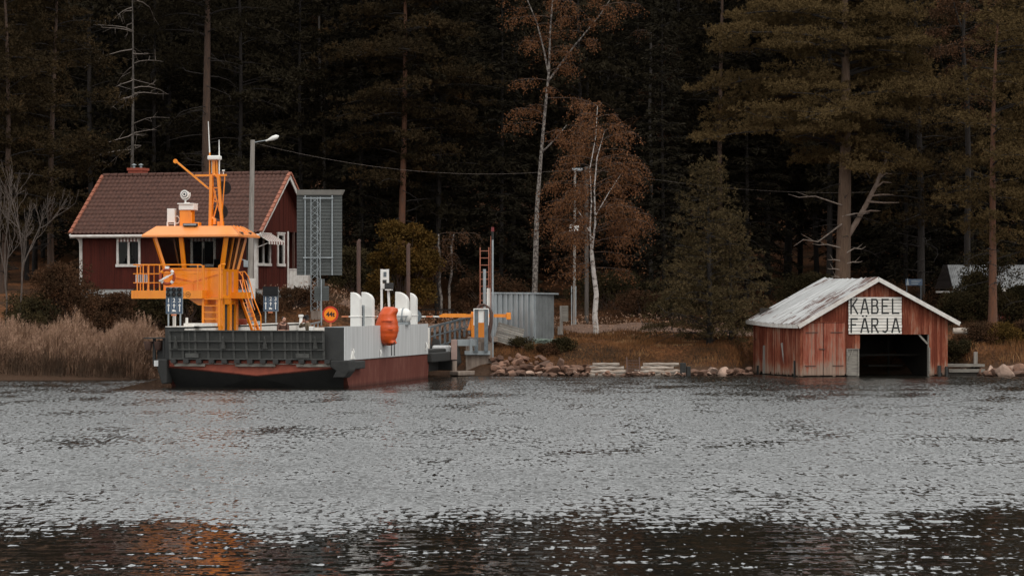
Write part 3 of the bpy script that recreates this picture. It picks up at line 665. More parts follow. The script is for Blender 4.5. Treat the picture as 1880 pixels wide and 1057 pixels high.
p = FP(350, 413, 5.05); b = MB().box(p.x-.32,p.x+.32,p.y-.12,p.y+.05,p.z-.05,p.z+.07); fl = b.build('flood_light', M['black'], rf, bevel=.015)
b = MB().box(p.x-.28,p.x+.28,p.y-.135,p.y-.121,p.z-.02,p.z+.05); b.build('lens', M['galv'], fl)
# platform under the cabin
bx0, bz0 = FL(241, 548, 4.2); bx1, bz1 = FL(371, 533, 4.2); b = MB(); b.box(bx0, bx1, 4.2, YB, bz0, bz1); b.box(bx1, xR+.02, YF-.001-.1, YB, bz0, bz0+.1)
pl = b.build('platform', M['orange'], ferry)
b = MB().prism([(bx1-.75,4.6,bz0),(bx1,4.6,bz0),(bx1,4.6,bz0-.30),(bx1-.30,4.6,bz0-.28)], (0,2.6,0)); b.build('platform_bracket', M['orange'], pl)
b = MB()
for px in (335, 345, 352): pass
for px in (333.5, 345.2): 
    lx, lz = FL(px, 540.5, 4.18); b.torus((lx, 4.19, lz), .105, .008, 20, 4)
b.build('number_ring', M['ink'], pl)
lx, lz = FL(345.2, 540.5, 4.18); text_mesh('number', '441', .10, M['ink'], pl, (lx, 4.188, lz))
lx, lz = FL(333.5, 540.5, 4.18); text_mesh('number', '44', .10, M['ink'], pl, (lx, 4.188, lz))
# column from the casing up to the cabin
cx0, cx1 = FL(371,600,YF)[0], FL(409,600,YF)[0]
b = MB(); zc = 2.50; b.box(cx0, cx1-.25, YF+.35, YB-.1, zc, bz0); b.box(cx1-.30, cx1, YF-.02, YF+.30, DZ+.6, zB+.1); b.box(cx1-.2, cx1, YB-.35, YB, DZ+.6, zB); b.box(cx1-.2, cx1+.01, YF+1.0, YF+1.35, DZ+.6, zB)
b.box(cx1-.22, cx1, YF, YB, zB-.25, zB+.02)
clm = b.build('column', M['orange'], ferry)
b = MB(); b.box(cx1-.16, cx1-.10, YF+.3, YB-.3, zc-.4, zB-.25); b.build('door', M['rubber'], clm)
for dy in (.55, 1.35): MB().box(cx1+.0, cx1+.02, YF+dy, YF+dy+.2, zB+.15, zB+1.15).build('side_locker', M['orange_dull'], wh_o)
# front ladder
b = MB(); la, lb = FL(373,600,4.55)[0], FL(403,600,4.55)[0]; lt = FL(373,487,4.55)[1]
for x in (la, lb): b.box(x-.045, x+.045, 4.5, 4.62, 2.3, lt)
ladder_o = b.build('ladder', M['orange'], ferry)
for i, py in enumerate((549, 561, 573, 585, 598)):
    z = FL(380, py, 4.55)[1]; q = MB().box(la, lb, 4.49, 4.66, z-.02, z+.02); q.build('rung', M['orange'], ladder_o)
# railing
b = MB(); r_ = .028
xa = FL(245,486,4.25)[0]; xb = FL(368,486,4.25)[0]; zr = [FL(300,py,4.25)[1] for py in (486, 502.5, 519)]
for z in zr: b.tube([(xa,YB-.2,z),(xa,4.25,z),(xb,4.25,z)], r_ if z == zr[0] else .02, 6)
for px in (252, 263, 273, 293, 363): x = FL(px,500,4.25)[0]; b.tube([(x,4.25,bz1),(x,4.25,zr[0])], r_, 6)
b.tube([(xb,4.25,zr[0]),(xb+.12,4.25,zr[0]-.06),(xb+.14,4.3,bz1)], r_, 6)
for y in (5.2, 6.2, 7.1): b.tube([(xa,y,bz1),(xa,y,zr[0])], r_, 6)
x = FL(403,486,4.4)[0]; b.tube([(x,4.5,bz0),(x,4.5,zr[0]),(x+.2,4.6,zr[0]+.02)], .05, 6)
x2 = FL(410,486,4.9)[0]
for z in zr[:2]: b.tube([(x,4.5,z),(x2,4.9,z)], .02, 5)
b.build('railing', M['orange'], pl)
bs = MB(); xs0, zs0 = FL(249,519,4.5); xs1, zs1 = FL(272,504,4.5)
for i in range(6): xx = xs0+(xs1-xs0)*i/6; bs.box(xx, xx+(xs1-xs0)/6*.6, 4.5, 4.53, zs0, zs1)
bs.build('slatted_panel', M['plate'], pl)
# side stairs
st = MB(); s0 = FP(436, 535, 6.9); s1 = FP(455, 609, 5.9); s2 = FP(438, 540, 7.4); s3 = FP(459, 609, 6.9)
xo = s0.x
A = [Vector((xR+.12, 7.2, bz0+.1)), Vector((xR+.95, 6.6, 2.0))]
B = [Vector((xR+.18, 7.9, bz0+.1)), Vector((xR+1.0, 7.4, 2.0))]
for p_, q_ in (A, B): st.bar(p_, q_, .06, .14)
for i in range(9):
    t = (i+.5)/9; st.bar(A[0].lerp(A[1], t), B[0].lerp(B[1], t), .14, .03)
sto = st.build('side_stair', M['orange'], ferry)
b = MB(); up = Vector((0,0,1.0))
for (p_, q_) in (A, B):
    b.tube([p_+Vector((-.35,0,1.05)), p_+Vector((-.05,0,1.08)), p_+Vector((.12,0,.85)), p_.lerp(q_,.6)+up*.85, q_+up*.9, q_+Vector((.02,0,-.2))], .028, 6)
    b.tube([p_+Vector((-.35,0,.7)), p_+Vector((.0,0,.7)), p_.lerp(q_,.6)+up*.45], .02, 5)
    b.tube([p_+Vector((-.15,0,0)), p_+Vector((-.15,0,1.05))], .028, 6)
b.build('handrail', M['orange'], sto)
b = MB().box(xR, xR+.45, YF+1.2, YB+.5, bz0, bz0+.28); b.build('side_platform', M['orange'], pl)
# lifebuoy on the railing: hangs there, its own thing
lbx, lbz = FL(307, 508, 4.15)
lo = empty('lifebuoy', (FX+FC*lbx+FS*4.15, FY-FS*lbx+FC*4.15, lbz), -FA, label='orange lifebuoy with a white throwing line hanging on the wheelhouse railing', cat='lifebuoy')
b = MB().torus((0,0,0), .31, .065, 28, 8); b.build('ring', M['buoy'], lo, True)
for k in range(4):
    a_ = R(45+90*k); b = MB().torus((0,0,0), .31, .072, 5, 8, a0=a_-.18, a1=a_+.18); b.build('band', M['white'] if k != 1 else M['orange'], lo, True)
b = MB().bar((-.33,-.09,-.18),(.30,-.09,.14),.05).prism([(-.22,-.09,-.17),(-.17,-.09,-.06),(.05,-.09,.06),(.1,-.09,-.02)], (0,-.06,0)).box(-.08,.08,-.05,.05,.34,.45); b.build('throwing_line', M['white'], lo)

# roof equipment
rz_ = zTop
b = MB(); p0 = FP(332,415,6.0); p1 = FP(356,386,6.0); b.box(p0.x, p1.x-.08, 5.8, 6.4, rz_-.02, p1.z); b.box(p1.x-.08, p1.x+.25, 5.9, 6.3, rz_-.02, rz_+.18); b.box(p1.x-.10, p1.x-.02, 5.78, 5.84, rz_, p1.z-.1); eb = b.build('equipment_box', M['orange'], rf, bevel=.02)
q0 = FP(330,386,5.9); q1 = FP(357,374,5.9); b = MB().box(q0.x, q1.x, 5.75, 6.4, q0.z+.01, q1.z-.03).box(q0.x-.05, q1.x, 5.7, 6.45, q1.z-.03, q1.z+.02).tube([((q0.x+q1.x)/2,5.9,q1.z),((q0.x+q1.x)/2,5.9,q1.z+.05)],.13,12); b.build('box_lid', M['white'], eb, bevel=.01)
cxx, czz = FL(340.5, 357, 5.9); slo = MB()
slo.torus((cxx,5.9,czz-.02), .21, .022, 14, 6, a0=math.pi*1.0, a1=math.pi*2.0).tube([(cxx,5.9,czz-.38),(cxx,5.9,czz-.20)], .04, 8).tube([(cxx-.21,5.9,czz-.02),(cxx-.21,5.9,czz+.08)],.022,6).tube([(cxx+.21,5.9,czz-.02),(cxx+.21,5.9,czz+.08)],.022,6)
slo.lathe((cxx,5.9,czz), [(.10,.2),(.15,.15),(.17,-.12),(.19,-.14),(.16,-.145)], 18, 'y'); sl = slo.build('search_light', M['white'], rf, True)
b = MB().lathe((cxx,5.9,czz), [(.13,-.150),(.13,-.155)], 16, 'y'); b.build('lens', M['glass_dark'], sl)
b = MB().torus((cxx,5.9-.16,czz),.075,.025,14,6); b.build('reflector', M['white'], sl, True)
p0 = FP(308,412,6.0); p1 = FP(322,383,6.0); b = MB().box(p0.x,p1.x,5.9,6.15,rz_+.18,p1.z).box(p0.x-.02,p0.x+.03,5.9,6.1,rz_,rz_+.2).box(p1.x-.03,p1.x+.02,5.9,6.1,rz_,rz_+.2).box(p0.x,p1.x,5.95,6.0,rz_+.1,rz_+.13)
b.tube([(p1.x,6.0,rz_+.12),(p1.x+.15,6.0,rz_+.16),(p1.x+.20,6.0,rz_+.32),(p1.x+.10,6.0,rz_+.45),(p1.x,6.0,rz_+.42)], .028, 6); b.build('horn_box', M['white'], rf, bevel=.01)
# mast
ma_ = MB(); yM = 6.3
def MP(px, py, ly=yM): return FP(px, py, ly)
zf_ = rz_-.02
def leg(px0, px1, y0, y1, wd=.09): a_ = MP(px0,415,y0); a_.z = zf_; ma_.bar(a_, MP(px1,322,y1), wd)
leg(386,388,6.2,6.25,.13); leg(408,401,6.2,6.25,.12); leg(390,391,6.9,6.45,.06); leg(406,404,6.9,6.45,.06)
ma_.bar(MP(391,405),MP(403,360),.05).bar(MP(403,388),MP(392,345),.05).bar(MP(390,368),MP(403,372),.05).bar(MP(391,345),MP(402,345),.05).bar(MP(388,390),MP(396,350),.04)
ma_.bar(MP(358,322.5),MP(416,321.5),.09).bar(MP(393,320,6.1),MP(404,330,6.4),.08)
ma_.bar(MP(322,295),MP(384,347),.075); ma_.tube([MP(322,296,6.22),MP(322,296,6.38)],.10,10)
ma_.bar(MP(393,322),MP(393,294),.13).bar(MP(399,322),MP(398,294),.06).bar(MP(385,322),MP(385,280),.05).bar(MP(391,322),MP(391,342),.05)
ma_.bar(MP(406,415),MP(413,322),.04)
mo = ma_.build('mast', M['orange'], ferry)
b = MB(); b.tube([MP(388,404),MP(389,400),MP(393,403),MP(393,412)], .1, 8).box(MP(400,0).x,MP(409,0).x,6.2,6.5,rz_-.01,rz_+.22); b.build('mast_foot', M['orange'], mo, True)
q0 = MP(383.5,294); q1 = MP(404.5,286); b = MB().box(q0.x,q1.x,6.05,6.55,q0.z,q1.z); b.build('radar', M['white'], mo, bevel=.04)
text_mesh('radar_lettering', 'KABEL', .10, M['blue'], mo, ((q0.x+q1.x)/2, 6.045, (q0.z+q1.z)/2-.02)) if False else None
b = MB().tube([MP(385,282),MP(382.3,223)], [.028,.016], 6).tube([MP(402.5,330),MP(402.5,285),MP(402.2,257)], [.03,.03,.015], 6).tube([MP(389,318),MP(389,294)],.02,5); b.build('whip_antenna', M['white'], mo)
p = MP(410,314); b = MB().tube([p+Vector((0,0,-.18)),p],.02,5).lathe(p, [(.05,-.02),(.07,.02),(.06,.05)], 10); b.build('gps_antenna', M['white'], mo)
for px, py, rr in ((412,345,.30),(405,389,.33)):
    p = MP(px,py,7.2); b = MB().lathe(p, [(rr*.7,.06),(rr,.03),(rr,-.02)], 24, 'y'); b.build('black_day_shape', M['hat'], mo)

# ---- starboard casing equipment
def vent(px0, px1, pyt, pyb=600, lx=-.62, name='vent_cowl'):
    ly, z1_ = FLs(px0, pyt, lx); a0 = FL(px0, pyt, ly)[0]; a1 = FL(px1, pyt, ly)[0]; r = (a1-a0)*.62; pts = [(a0,ly,2.47),(a1,ly,2.47)]
    for k in range(9):
        t = R(90*k/8); pts.append((a1-(a1-a0)*.98+(a1-a0)*.98*math.cos(t), ly, z1_-r*1.25+r*1.25*math.sin(t)))
    b = MB().prism(pts, (0,.42,0)); b.box(a0-.03,a1+.03,ly-.03,ly+.45,2.47+.40,2.47+.44)
    return b.build(name, M['white'], stb, bevel=.015), ly
vent(643, 660, 536.5); vent(663, 683.5, 536); vent(725, 748, 535.5); vent(746, 763, 537)
for px0, px1, py in ((660,666,560),(749,758,558)):
    ly, z1_ = FLs(px0, py, -.55); a0 = FL(px0,py,ly)[0]; a1 = FL(px1,py,ly)[0]; b = MB().box(a0,a1,ly+.05,ly+.35,2.48,z1_)
    lv = b.build('vent_grille', M['galv'], stb); q = MB()
    n = int((z1_-2.5)/.09)
    for i in range(n): q.box(a0-.01,a1+.01,ly+.02,ly+.05,2.52+i*.09,2.55+i*.09)
    q.build('louvre', M['ramp_edge'], lv)
for px, py, pb in ((659,440,545),(750,447,566)):
    ly, _ = FLs(px, 560, -.5 if px < 700 else -.25); x = FL(px,500,ly)[0]; z1_ = FL(px,py,ly)[1]
    b = MB().tube([(x,ly-.05,2.48),(x,ly-.05,z1_-.25),(x-.0,ly-.05,z1_-.10),(x+.06,ly-.05,z1_)], [.085,.085,.08,.06], 10); b.build('exhaust_pipe', M['rust'], stb, True)
# small signal frame with a black lamp
ly, _ = FLs(700, 560, -.45); fx0, fz0 = FL(698.5, 563, ly); fx1, fz1 = FL(716, 494, ly)
b = MB().box(fx0,fx0+.09,ly,ly+.08,2.48,fz1).box(fx0,fx1-.06,ly+.005,ly+.06,fz1-.46,fz1-.01).box(fx1-.15,fx1-.06,ly,ly+.08,fz1-.60,fz1).box(fx0+.02,fx0+.20,ly-.02,ly+.02,fz1-.85,fz1-.62)
b.bar((fx1-.10,ly+.1,fz1-.85),(fx1-.02,ly+.1,2.48),.09).box(fx1-.2,fx1+.08,ly-.1,ly+.2,fz1-.92,fz1-.87); sf = b.build('signal_frame', M['white'], stb)
b = MB().box(fx0+.14,fx1-.16,ly-.02,ly-.001,fz1-.33,fz1-.12); b.build('frame_plate', M['galv_dark'], sf)
b = MB().box(fx1-.22,fx1+.14,ly-.12,ly+.12,fz1-.86,fz1-.60).box(fx0+.1,fx1-.15,ly-.02,ly+.05,fz1-.58,fz1-.47); b.build('signal_lamp', M['black'], sf, bevel=.03)
# notice with a number circle and a stay
# life raft canister
ly, z = FLs(740, 579, -.35); ly -= .85; c0 = FL(727,580,ly)[0]; c1 = FL(755,580,ly)[0]; zc_ = FL(740,579.5,ly)[1]; cr = .33
prof = [(0.02,-(c1-c0)/2-.02),(.2,-(c1-c0)/2),(.30,-(c1-c0)/2+.1),(cr,-.12),(cr,.0),(cr,.12),(.30,(c1-c0)/2-.12),(.18,(c1-c0)/2-.02),(.02,(c1-c0)/2)]
b = MB().lathe(((c0+c1)/2,ly,zc_), prof, 20, 'x'); lr = b.build('life_raft_canister', M['white'], stb, True)
b = MB().lathe(((c0+c1)/2,ly,zc_), [(cr+.02,-.03),(cr+.025,0),(cr+.02,.03)], 20, 'x')
b.box(c0+.05,c1-.05,ly-.36,ly-.33,zc_-.03,zc_+.0); b.bar(((c0+c1)/2-.1,ly-.3,zc_-.25),((c0+c1)/2+.0,ly-.35,zc_+.0),.03).bar(((c0+c1)/2+.12,ly-.3,zc_-.28),((c0+c1)/2+.22,ly-.35,zc_+.0),.03).box(c0+.1,c1-.1,ly-.3,ly+.3,2.48,zc_-.28)
b.build('canister_strap', M['galv'], lr)
# orange rescue boat hanging upright on the side plate
yC = 6.7; kpx = lambda px, ly: FL(px, 600, ly)[0]
rows = [(563,706,722,.1),(566,703,729,.3),(571,700,730,.36),(577,697,727,.44),(584,695,727,.48),(592,692,729,.52),(600,690,730,.55),(608,689.5,730,.55),(616,691,728,.52),(624,695,725,.46),(629,698,728,.36),(632,701,725,.22),(634,705,718,.1)]
V = []; n = 22
zz = []; 
for i in range(len(rows)-1):
    for s_ in range(4):
        t = s_/4; a_ = rows[i]; c_ = rows[i+1]; zz.append(tuple(a_[k]*(1-t)+c_[k]*t for k in range(4)))
zz.append(rows[-1])
for j, (py, pl_, pr_, dp) in enumerate(zz):
    x0_ = kpx(pl_, yC); x1_ = kpx(pr_, yC); z = FL(700, py, yC)[1]; cxm = (x0_+x1_)/2; hw = (x1_-x0_)/2; st_ = 1-.025*(math.sin((py-563)*.42) > .3)*(575 < py < 628)
    for k in range(n):
        t = 2*math.pi*k/n; c_, s_ = math.cos(t), math.sin(t); f = .72
        x = cxm+hw*(abs(c_)**f)*math.copysign(1, c_)*(st_ if c_ > 0 else 1); y = yC+dp*1.15*(abs(s_)**f)*math.copysign(1, s_)*(st_ if s_ < 0 and c_ > -.2 else 1)
        V.append((x, y, z))
fc = [(j*n+k, j*n+(k+1) % n, (j+1)*n+(k+1) % n, (j+1)*n+k) for j in range(len(zz)-1) for k in range(n)]+[tuple(range(n)), tuple(range((len(zz)-1)*n, len(zz)*n))]
rbm = MB(); rbm.add(V, fc); rb = rbm.build('rescue_boat', M['raft'], None, True)
tag(rb, 'orange plastic rescue boat hanging upright on the grey side plate', 'rescue boat'); rb.location = (FX, FY, 0); rb.rotation_euler = (0,0,-FA)
kx = []
b = MB(); b.torus((0,0,0), 1, .001, 3, 3) if False else None
for py in (588, 603):
    z = FL(700,py,yC)[1]; b.box(kpx(706,yC),kpx(728,yC),yC-.625,yC-.5,z-.03,z+.0)
b.build('fender_rib', M['raft'], rb, bevel=.02)
for pts_ in ([(kpx(712,yC),yC-.1,FL(700,563,yC)[1]-.1),(kpx(704,yC),yC+.1,2.9),(-.3,yC+.1,2.85)],[(kpx(722,yC),yC-.3,1.7),(kpx(722,yC),yC-.3,1.2)],[(kpx(727,yC),yC-.3,1.8),(kpx(727,yC),yC-.3,1.2)]): MB().tube(pts_,.022,5).build('lashing', M['rubber'], rb)
# weight limit sign 44t
lx, lz = FL(606.5, 577, .5); sg = empty('weight_limit_sign', (FX+FC*lx+FS*.5, FY-FS*lx+FC*.5, 2.49), -FA, label='round orange weight limit sign with red border reading 44t', cat='road sign')
dz_ = lz-2.49
b = MB().lathe((0,0,dz_), [(.335,.012),(.335,-.012)], 32, 'y'); b.build('rim', M['sign_red'] if 'sign_red' in M else mat('sign_red', (.55,.035,.012), rough=.5), sg)
b = MB().lathe((0,-.014,dz_), [(.262,.0),(.262,-.006)], 32, 'y'); b.build('face', mat('sign_orange', (.95,.26,.006), (.92,.24,.006), rough=.5), sg)
text_mesh('lettering', '44t', .27, M['ink'], sg, (.01, -.026, dz_), bold=.008)
b = MB().box(-.035,.035,.013,.06,0,dz_); b.build('post', M['orange_dull'], sg)
# lane signals
def lane_signal(name, px0, px1, py0, pym, py1, ly, zbase, label, lamps):
    x0_, z0_ = FL(px0,py1,ly); x1_, z1_ = FL(px1,py0,ly); zm = FL(px0,pym,ly)[1]; wd = x1_-x0_; xc = (x0_+x1_)/2
    wx_, wy_ = FX+FC*xc+FS*ly, FY-FS*xc+FC*ly
    o = empty(name, (wx_, wy_, zbase), -FA, label=label, cat='lane signal', group='lane signals on the ferry')
    a_ = z0_-zbase; m_ = zm-zbase; t_ = z1_-zbase
    MB().box(-wd/2,wd/2,0,.07,a_,t_).build('panel_frame', M['galv'], o)
    MB().box(-wd/2+.02,wd/2-.02,-.02,-.001,m_,t_-.02).build('lamp_board', M['galv_dark'] if lamps else M['hat'], o)
    if not lamps: MB().box(-wd/2-.01,wd/2+.01,-.10,-.021,m_+.01,t_).build('hood', M['hat'], o)
    cw = wd/3
    for i in range(3):
        c_ = -wd/2+cw*(i+.5); MB().box(c_-cw/2+.012,c_+cw/2-.012,-.012,-.001,a_+.02,m_-.01).build('lane_panel', M['blue'], o)
        if lamps:
            for j in range(2):
                z = m_+(t_-m_)*(.27+.48*j); q = MB().lathe((c_,-.02,z), [(.085,0),(.095,-.06),(.085,-.065),(.075,-.03)], 14, 'y').build('lamp', M['hat'], o)
                MB().lathe((c_,-.031,z), [(.07,0),(.05,-.02),(.01,-.028)], 12, 'y').build('lens', M['lens'], q)
        hgt = m_-a_; text_mesh('lane_number', str(i+1), hgt*.36, M['white'], o, (c_, -.014, a_+hgt*.80), bold=.004)
        q = MB(); at = a_+hgt*.62; ab = a_+(.13*hgt if i != 1 else .36*hgt)
        q.box(c_-.022,c_+.022,-.018,-.0125,ab,at-.06).prism([(c_-.07,-.018,at-.09),(c_+.07,-.018,at-.09),(c_,-.018,at)], (0,.005,0)); q.build('arrow', M['white'], o)
        if i == 1:
            q = MB(); zt_ = a_+hgt*.15; q.box(c_-.075,c_+.02,-.018,-.0125,zt_,zt_+.08).box(c_+.025,c_+.075,-.018,-.0125,zt_,zt_+.05)
            for xx in (-.045, .045): q.lathe((c_+xx,-.0155,zt_-.005), [(.022,-.003),(.022,.003)], 8, 'y')
            q.build('truck_symbol', M['white'], o)
    for s_ in (-1, 1): MB().tube([(s_*wd*.36,.03,0),(s_*wd*.36,.03,a_)], .035, 8).build('post', M['galv'], o)
    MB().box(-.12,.10,-.02,.02,a_-.08,a_-.01).build('small_plate', M['orange_dull'], o)
lane_signal('lane_signal', 304.5, 335, 527, 545.5, 576, .7, 2.50, 'lane signal with six dark lamps standing in front of the wheelhouse', True)
lane_signal('lane_signal', 483.5, 510.5, 526, 543, 571.5, 18.5, 2.50, 'lane signal with a solid black hood standing on the white wall', False)
# small deck things on the port casing
def fworld(lx, ly, z): return (FX+FC*lx+FS*ly, FY-FS*lx+FC*ly, z)
xx = FL(320,600,1.2)[0]; tag(MB().box(-.06,.06,-.05,.05,0,.62).box(-.08,.08,-.07,.07,.62,.66).build('bollard', M['white_worn'], None, loc=fworld(xx,1.2,2.50), rot=-FA, bevel=.01), 'square white bollard between the posts of the front lane signal', 'bollard')
b = MB(); p = FL(342,600,1.6)[0]; b.box(p-.05,p+1.2,1.4,2.1,2.50,2.62).tube([(p+.05,1.5,2.6),(p+.05,1.5,2.85)],.06,8); b.build('deck_locker', M['white_worn'], port)
b = MB().lathe((FL(445,600,8)[0],8,2.50), [(.2,0),(.22,.1),(.22,.22),(.18,.26)], 14); b.build('drum', M['brick'], port)
for px in (467, 475): b = MB().lathe((FL(px,597,12)[0],12,2.50), [(.11,0),(.11,.1),(.08,.13)], 10); b.build('vent_cap', M['galv'], port)
b = MB(); p = FL(532,600,17.5); b.lathe((-6.85+.25,17.5,2.3), [(.11,0),(.09,.3),(.07,.45),(.12,.5),(.12,.6)], 10); b.build('mooring_post', M['white'], port)
b = MB().box(-6.8,-.9,19.6,19.75,DZ,2.28); b.build('stern_ramp', M['white_worn'], ferry)
p = FL(572,601,1.0); tag(MB().box(-.09,.09,-.09,.09,0,1.35).build('bollard', M['white'], None, loc=fworld(p[0],1.0,DZ), rot=-FA, bevel=.015), 'short white post behind the right end of the raised bow ramp', 'bollard')

# ================================================================ PEOPLE
def skin_obj(name, nodes, edges, m, parent, sub=2):
    me = bpy.data.meshes.new(name); me.from_pydata([n[0] for n in nodes], edges, []); me.update(); me.materials.append(m)
    o = bpy.data.objects.new(name, me); COL.objects.link(o); o.parent = parent
    md = o.modifiers.new('skin', 'SKIN'); md.use_smooth_shade = True
    sv = me.skin_vertices[0].data
    for i, n in enumerate(nodes):
        r = n[1]; sv[i].radius = (r, r) if isinstance(r, (int, float)) else r; sv[i].use_root = (i == 0)
    s_ = o.modifiers.new('sub', 'SUBSURF'); s_.levels = sub; s_.render_levels = sub
    return o
def chain(nodes, edges, start, pts):
    prev = start
    for p, r in pts: nodes.append((p, r)); edges.append((prev, len(nodes)-1)); prev = len(nodes)-1
    return prev
def make_person(root, pose, top, hair, hat=False, female=False):
    """local: faces -y; pose gives joint positions"""
    P_ = pose; N_ = [(P_['pelvis'], (.155,.115))]; E = []
    sp = chain(N_, E, 0, [(P_['waist'], (.13,.10)), (P_['chest'], (.165,.12)), (P_['neckb'], .075)])
    hd = chain(N_, E, sp, [(P_['neck'], .055), (P_['jaw'], (.07,.082)), (P_['head'], (.085,.105)), (P_['crown'], (.06,.075))])
    # nose
    chain(N_, E, hd-1, [(tuple(Vector(P_['head'])+P_['fwd']*.098+Vector((0,0,-.03))), .016)])
    for s_ in ('l', 'r'):
        e = chain(N_, E, sp, [(P_['sh'+s_], .062), (P_['el'+s_], .044), (P_['wr'+s_], .029)])
        wv_ = Vector(P_['wr'+s_]); hv = (P_['hd'+s_]).normalized(); sd_ = hv.cross(Vector((0,0,1))).normalized()
        if sd_.length < .1: sd_ = Vector((1,0,0))
        pm = chain(N_, E, e, [(tuple(wv_+hv*.05), (.040,.020))])
        for k, ln in enumerate((.062,.072,.068,.052)):
            o_ = sd_*(k-1.5)*.021; chain(N_, E, pm, [(tuple(wv_+hv*.085+o_), .010), (tuple(wv_+hv*(.085+ln*.55)+o_+Vector((0,0,-.010))), .009), (tuple(wv_+hv*(.085+ln*.8)+o_+Vector((0,0,-.035))), .008)])
        chain(N_, E, pm, [(tuple(wv_+hv*.06-sd_*.045), .011), (tuple(wv_+hv*.09-sd_*.06+Vector((0,0,-.012))), .009)])
        lg = chain(N_, E, 0, [(P_['hip'+s_], .095), (P_['kn'+s_], .062), (P_['an'+s_], .042), (tuple(Vector(P_['an'+s_])+P_['bfwd']*.15+Vector((0,0,-.045))), .035)])
    body = skin_obj('body', N_, E, M['skin'], root)
    # clothes
    N2 = [(P_['pelvis'], (.175,.135))]; E2 = []
    sp = chain(N2, E2, 0, [(P_['waist'], (.155,.125)), (P_['chest'], (.19,.15) if female else (.19,.14)), (tuple(Vector(P_['neckb'])+Vector((0,0,-.02))), (.10,.085))])
    for s_ in ('l', 'r'):
        el = Vector(P_['el'+s_]); wr = Vector(P_['wr'+s_]); end = el.lerp(wr, .12 if female else .88)
        chain(N2, E2, sp, [(P_['sh'+s_], .082), (tuple(el), .062), (tuple(end), .052)])
    if female:
        for s_ in (-1, 1): chain(N2, E2, 2, [(tuple(Vector(P_['chest'])+P_['bfwd']*.12+P_['bfwd'].cross(Vector((0,0,1)))*s_*.07+Vector((0,0,-.02))), .085)])
    skin_obj('shirt' if female else 'jacket', N2, E2, M[top], root)
    N3 = [(P_['pelvis'], (.17,.13))]; E3 = []
    for s_ in ('l', 'r'): chain(N3, E3, 0, [(P_['hip'+s_], .11), (P_['kn'+s_], .08), (tuple(Vector(P_['an'+s_])+Vector((0,0,.03))), .06)])
    skin_obj('trousers', N3, E3, M['trousers'], root)
    for s_ in ('l', 'r'):
        a_ = Vector(P_['an'+s_]); f = P_['bfwd']; skin_obj('shoe', [(tuple(a_+Vector((0,0,.0))-f*.03), .05), (tuple(a_+f*.09+Vector((0,0,-.045))), (.045,.04)), (tuple(a_+f*.2+Vector((0,0,-.055))), (.042,.03))], [(0,1),(1,2)], M['rubber'], root)
    h = Vector(P_['head']); c_ = Vector(P_['crown']); f = P_['fwd']
    hn = [(tuple(h-f*.05+Vector((0,0,.03))), (.095,.10)), (tuple(c_-f*.01+Vector((0,0,.02))), (.088,.10)), (tuple(h-f*.085+Vector((0,0,-.06))), .065)]
    he = [(0,1),(0,2)]
    if female: hn.append((tuple(h-f*.13+Vector((0,0,.03))), .06)); he.append((0,3))
    skin_obj('hair', hn, he, M['hair'], root)
    side = f.cross(Vector((0,0,1)))
    for s_ in (-1, 1):
        MB().lathe(h+f*.088+side*s_*.033+Vector((0,0,.005)), [(.002,-.012),(.012,-.006),(.012,.006),(.002,.012)], 8).build('eye', M['hat'], root)
    MB().lathe(h+f*.093+Vector((0,0,-.072)), [(.002,-.008),(.026,-.003),(.026,.003),(.002,.008)], 8).build('mouth', M['brick'], root)
    if hat:
        q = MB().lathe((0,0,0), [(.155,0),(.165,.01),(.105,.02),(.10,.08),(.08,.11),(.01,.12)], 20).build('hat', M['hat'], root, True)
        q.location = c_+Vector((0,0,-.02))-f*.02; q.rotation_euler = (0, 0, 0); q.rotation_mode = 'QUATERNION'; q.rotation_quaternion = Vector((0,0,1)).rotation_difference((Vector((0,0,1))+f*.35).normalized())
V3 = Vector
lx, _ = FL(519, 600, 4.0)
pr = empty('person', fworld(lx, 4.0, DZ), -FA, label='person in a brown T-shirt facing right, dark hair tied back, holding a dark rod', cat='person', group='people on the ferry deck')
pose = dict(pelvis=(0,0,.93), waist=(0,0,1.08), chest=(.01,-.01,1.30), neckb=(.01,0,1.45), neck=(.03,0,1.50), jaw=(.075,-.02,1.55), head=(.07,-.02,1.63), crown=(.06,-.02,1.70), fwd=V3((.85,-.52,0)), bfwd=V3((.75,-.66,0)),
            shl=(-.15,-.14,1.40), ell=(-.14,-.25,1.14), wrl=(.12,-.30,1.16), hdl=V3((1,.05,.05)), shr=(.17,.12,1.40), elr=(.24,.0,1.14), wrr=(.26,-.25,1.13), hdr=V3((.2,-1,0)),
            hipl=(-.08,-.07,.88), knl=(-.05,-.12,.48), anl=(-.09,-.07,.08), hipr=(.08,.07,.88), knr=(.12,.03,.48), anr=(.08,.07,.08))
make_person(pr, pose, 'brown_shirt', 'hair', female=True)
b = MB().tube([(.10,-.33,1.13),(.75,-.30,1.155)], .014, 6); rod = b.build('rod', M['hat'], None, loc=fworld(lx,4.0,DZ), rot=-FA); tag(rod, 'thin dark rod held level by the person in brown', 'rod')
lx, _ = FL(566, 600, 3.6)
pr = empty('person', fworld(lx, 3.6, DZ), -FA, label='person in a khaki jacket and black hat with head bowed, facing left', cat='person', group='people on the ferry deck')
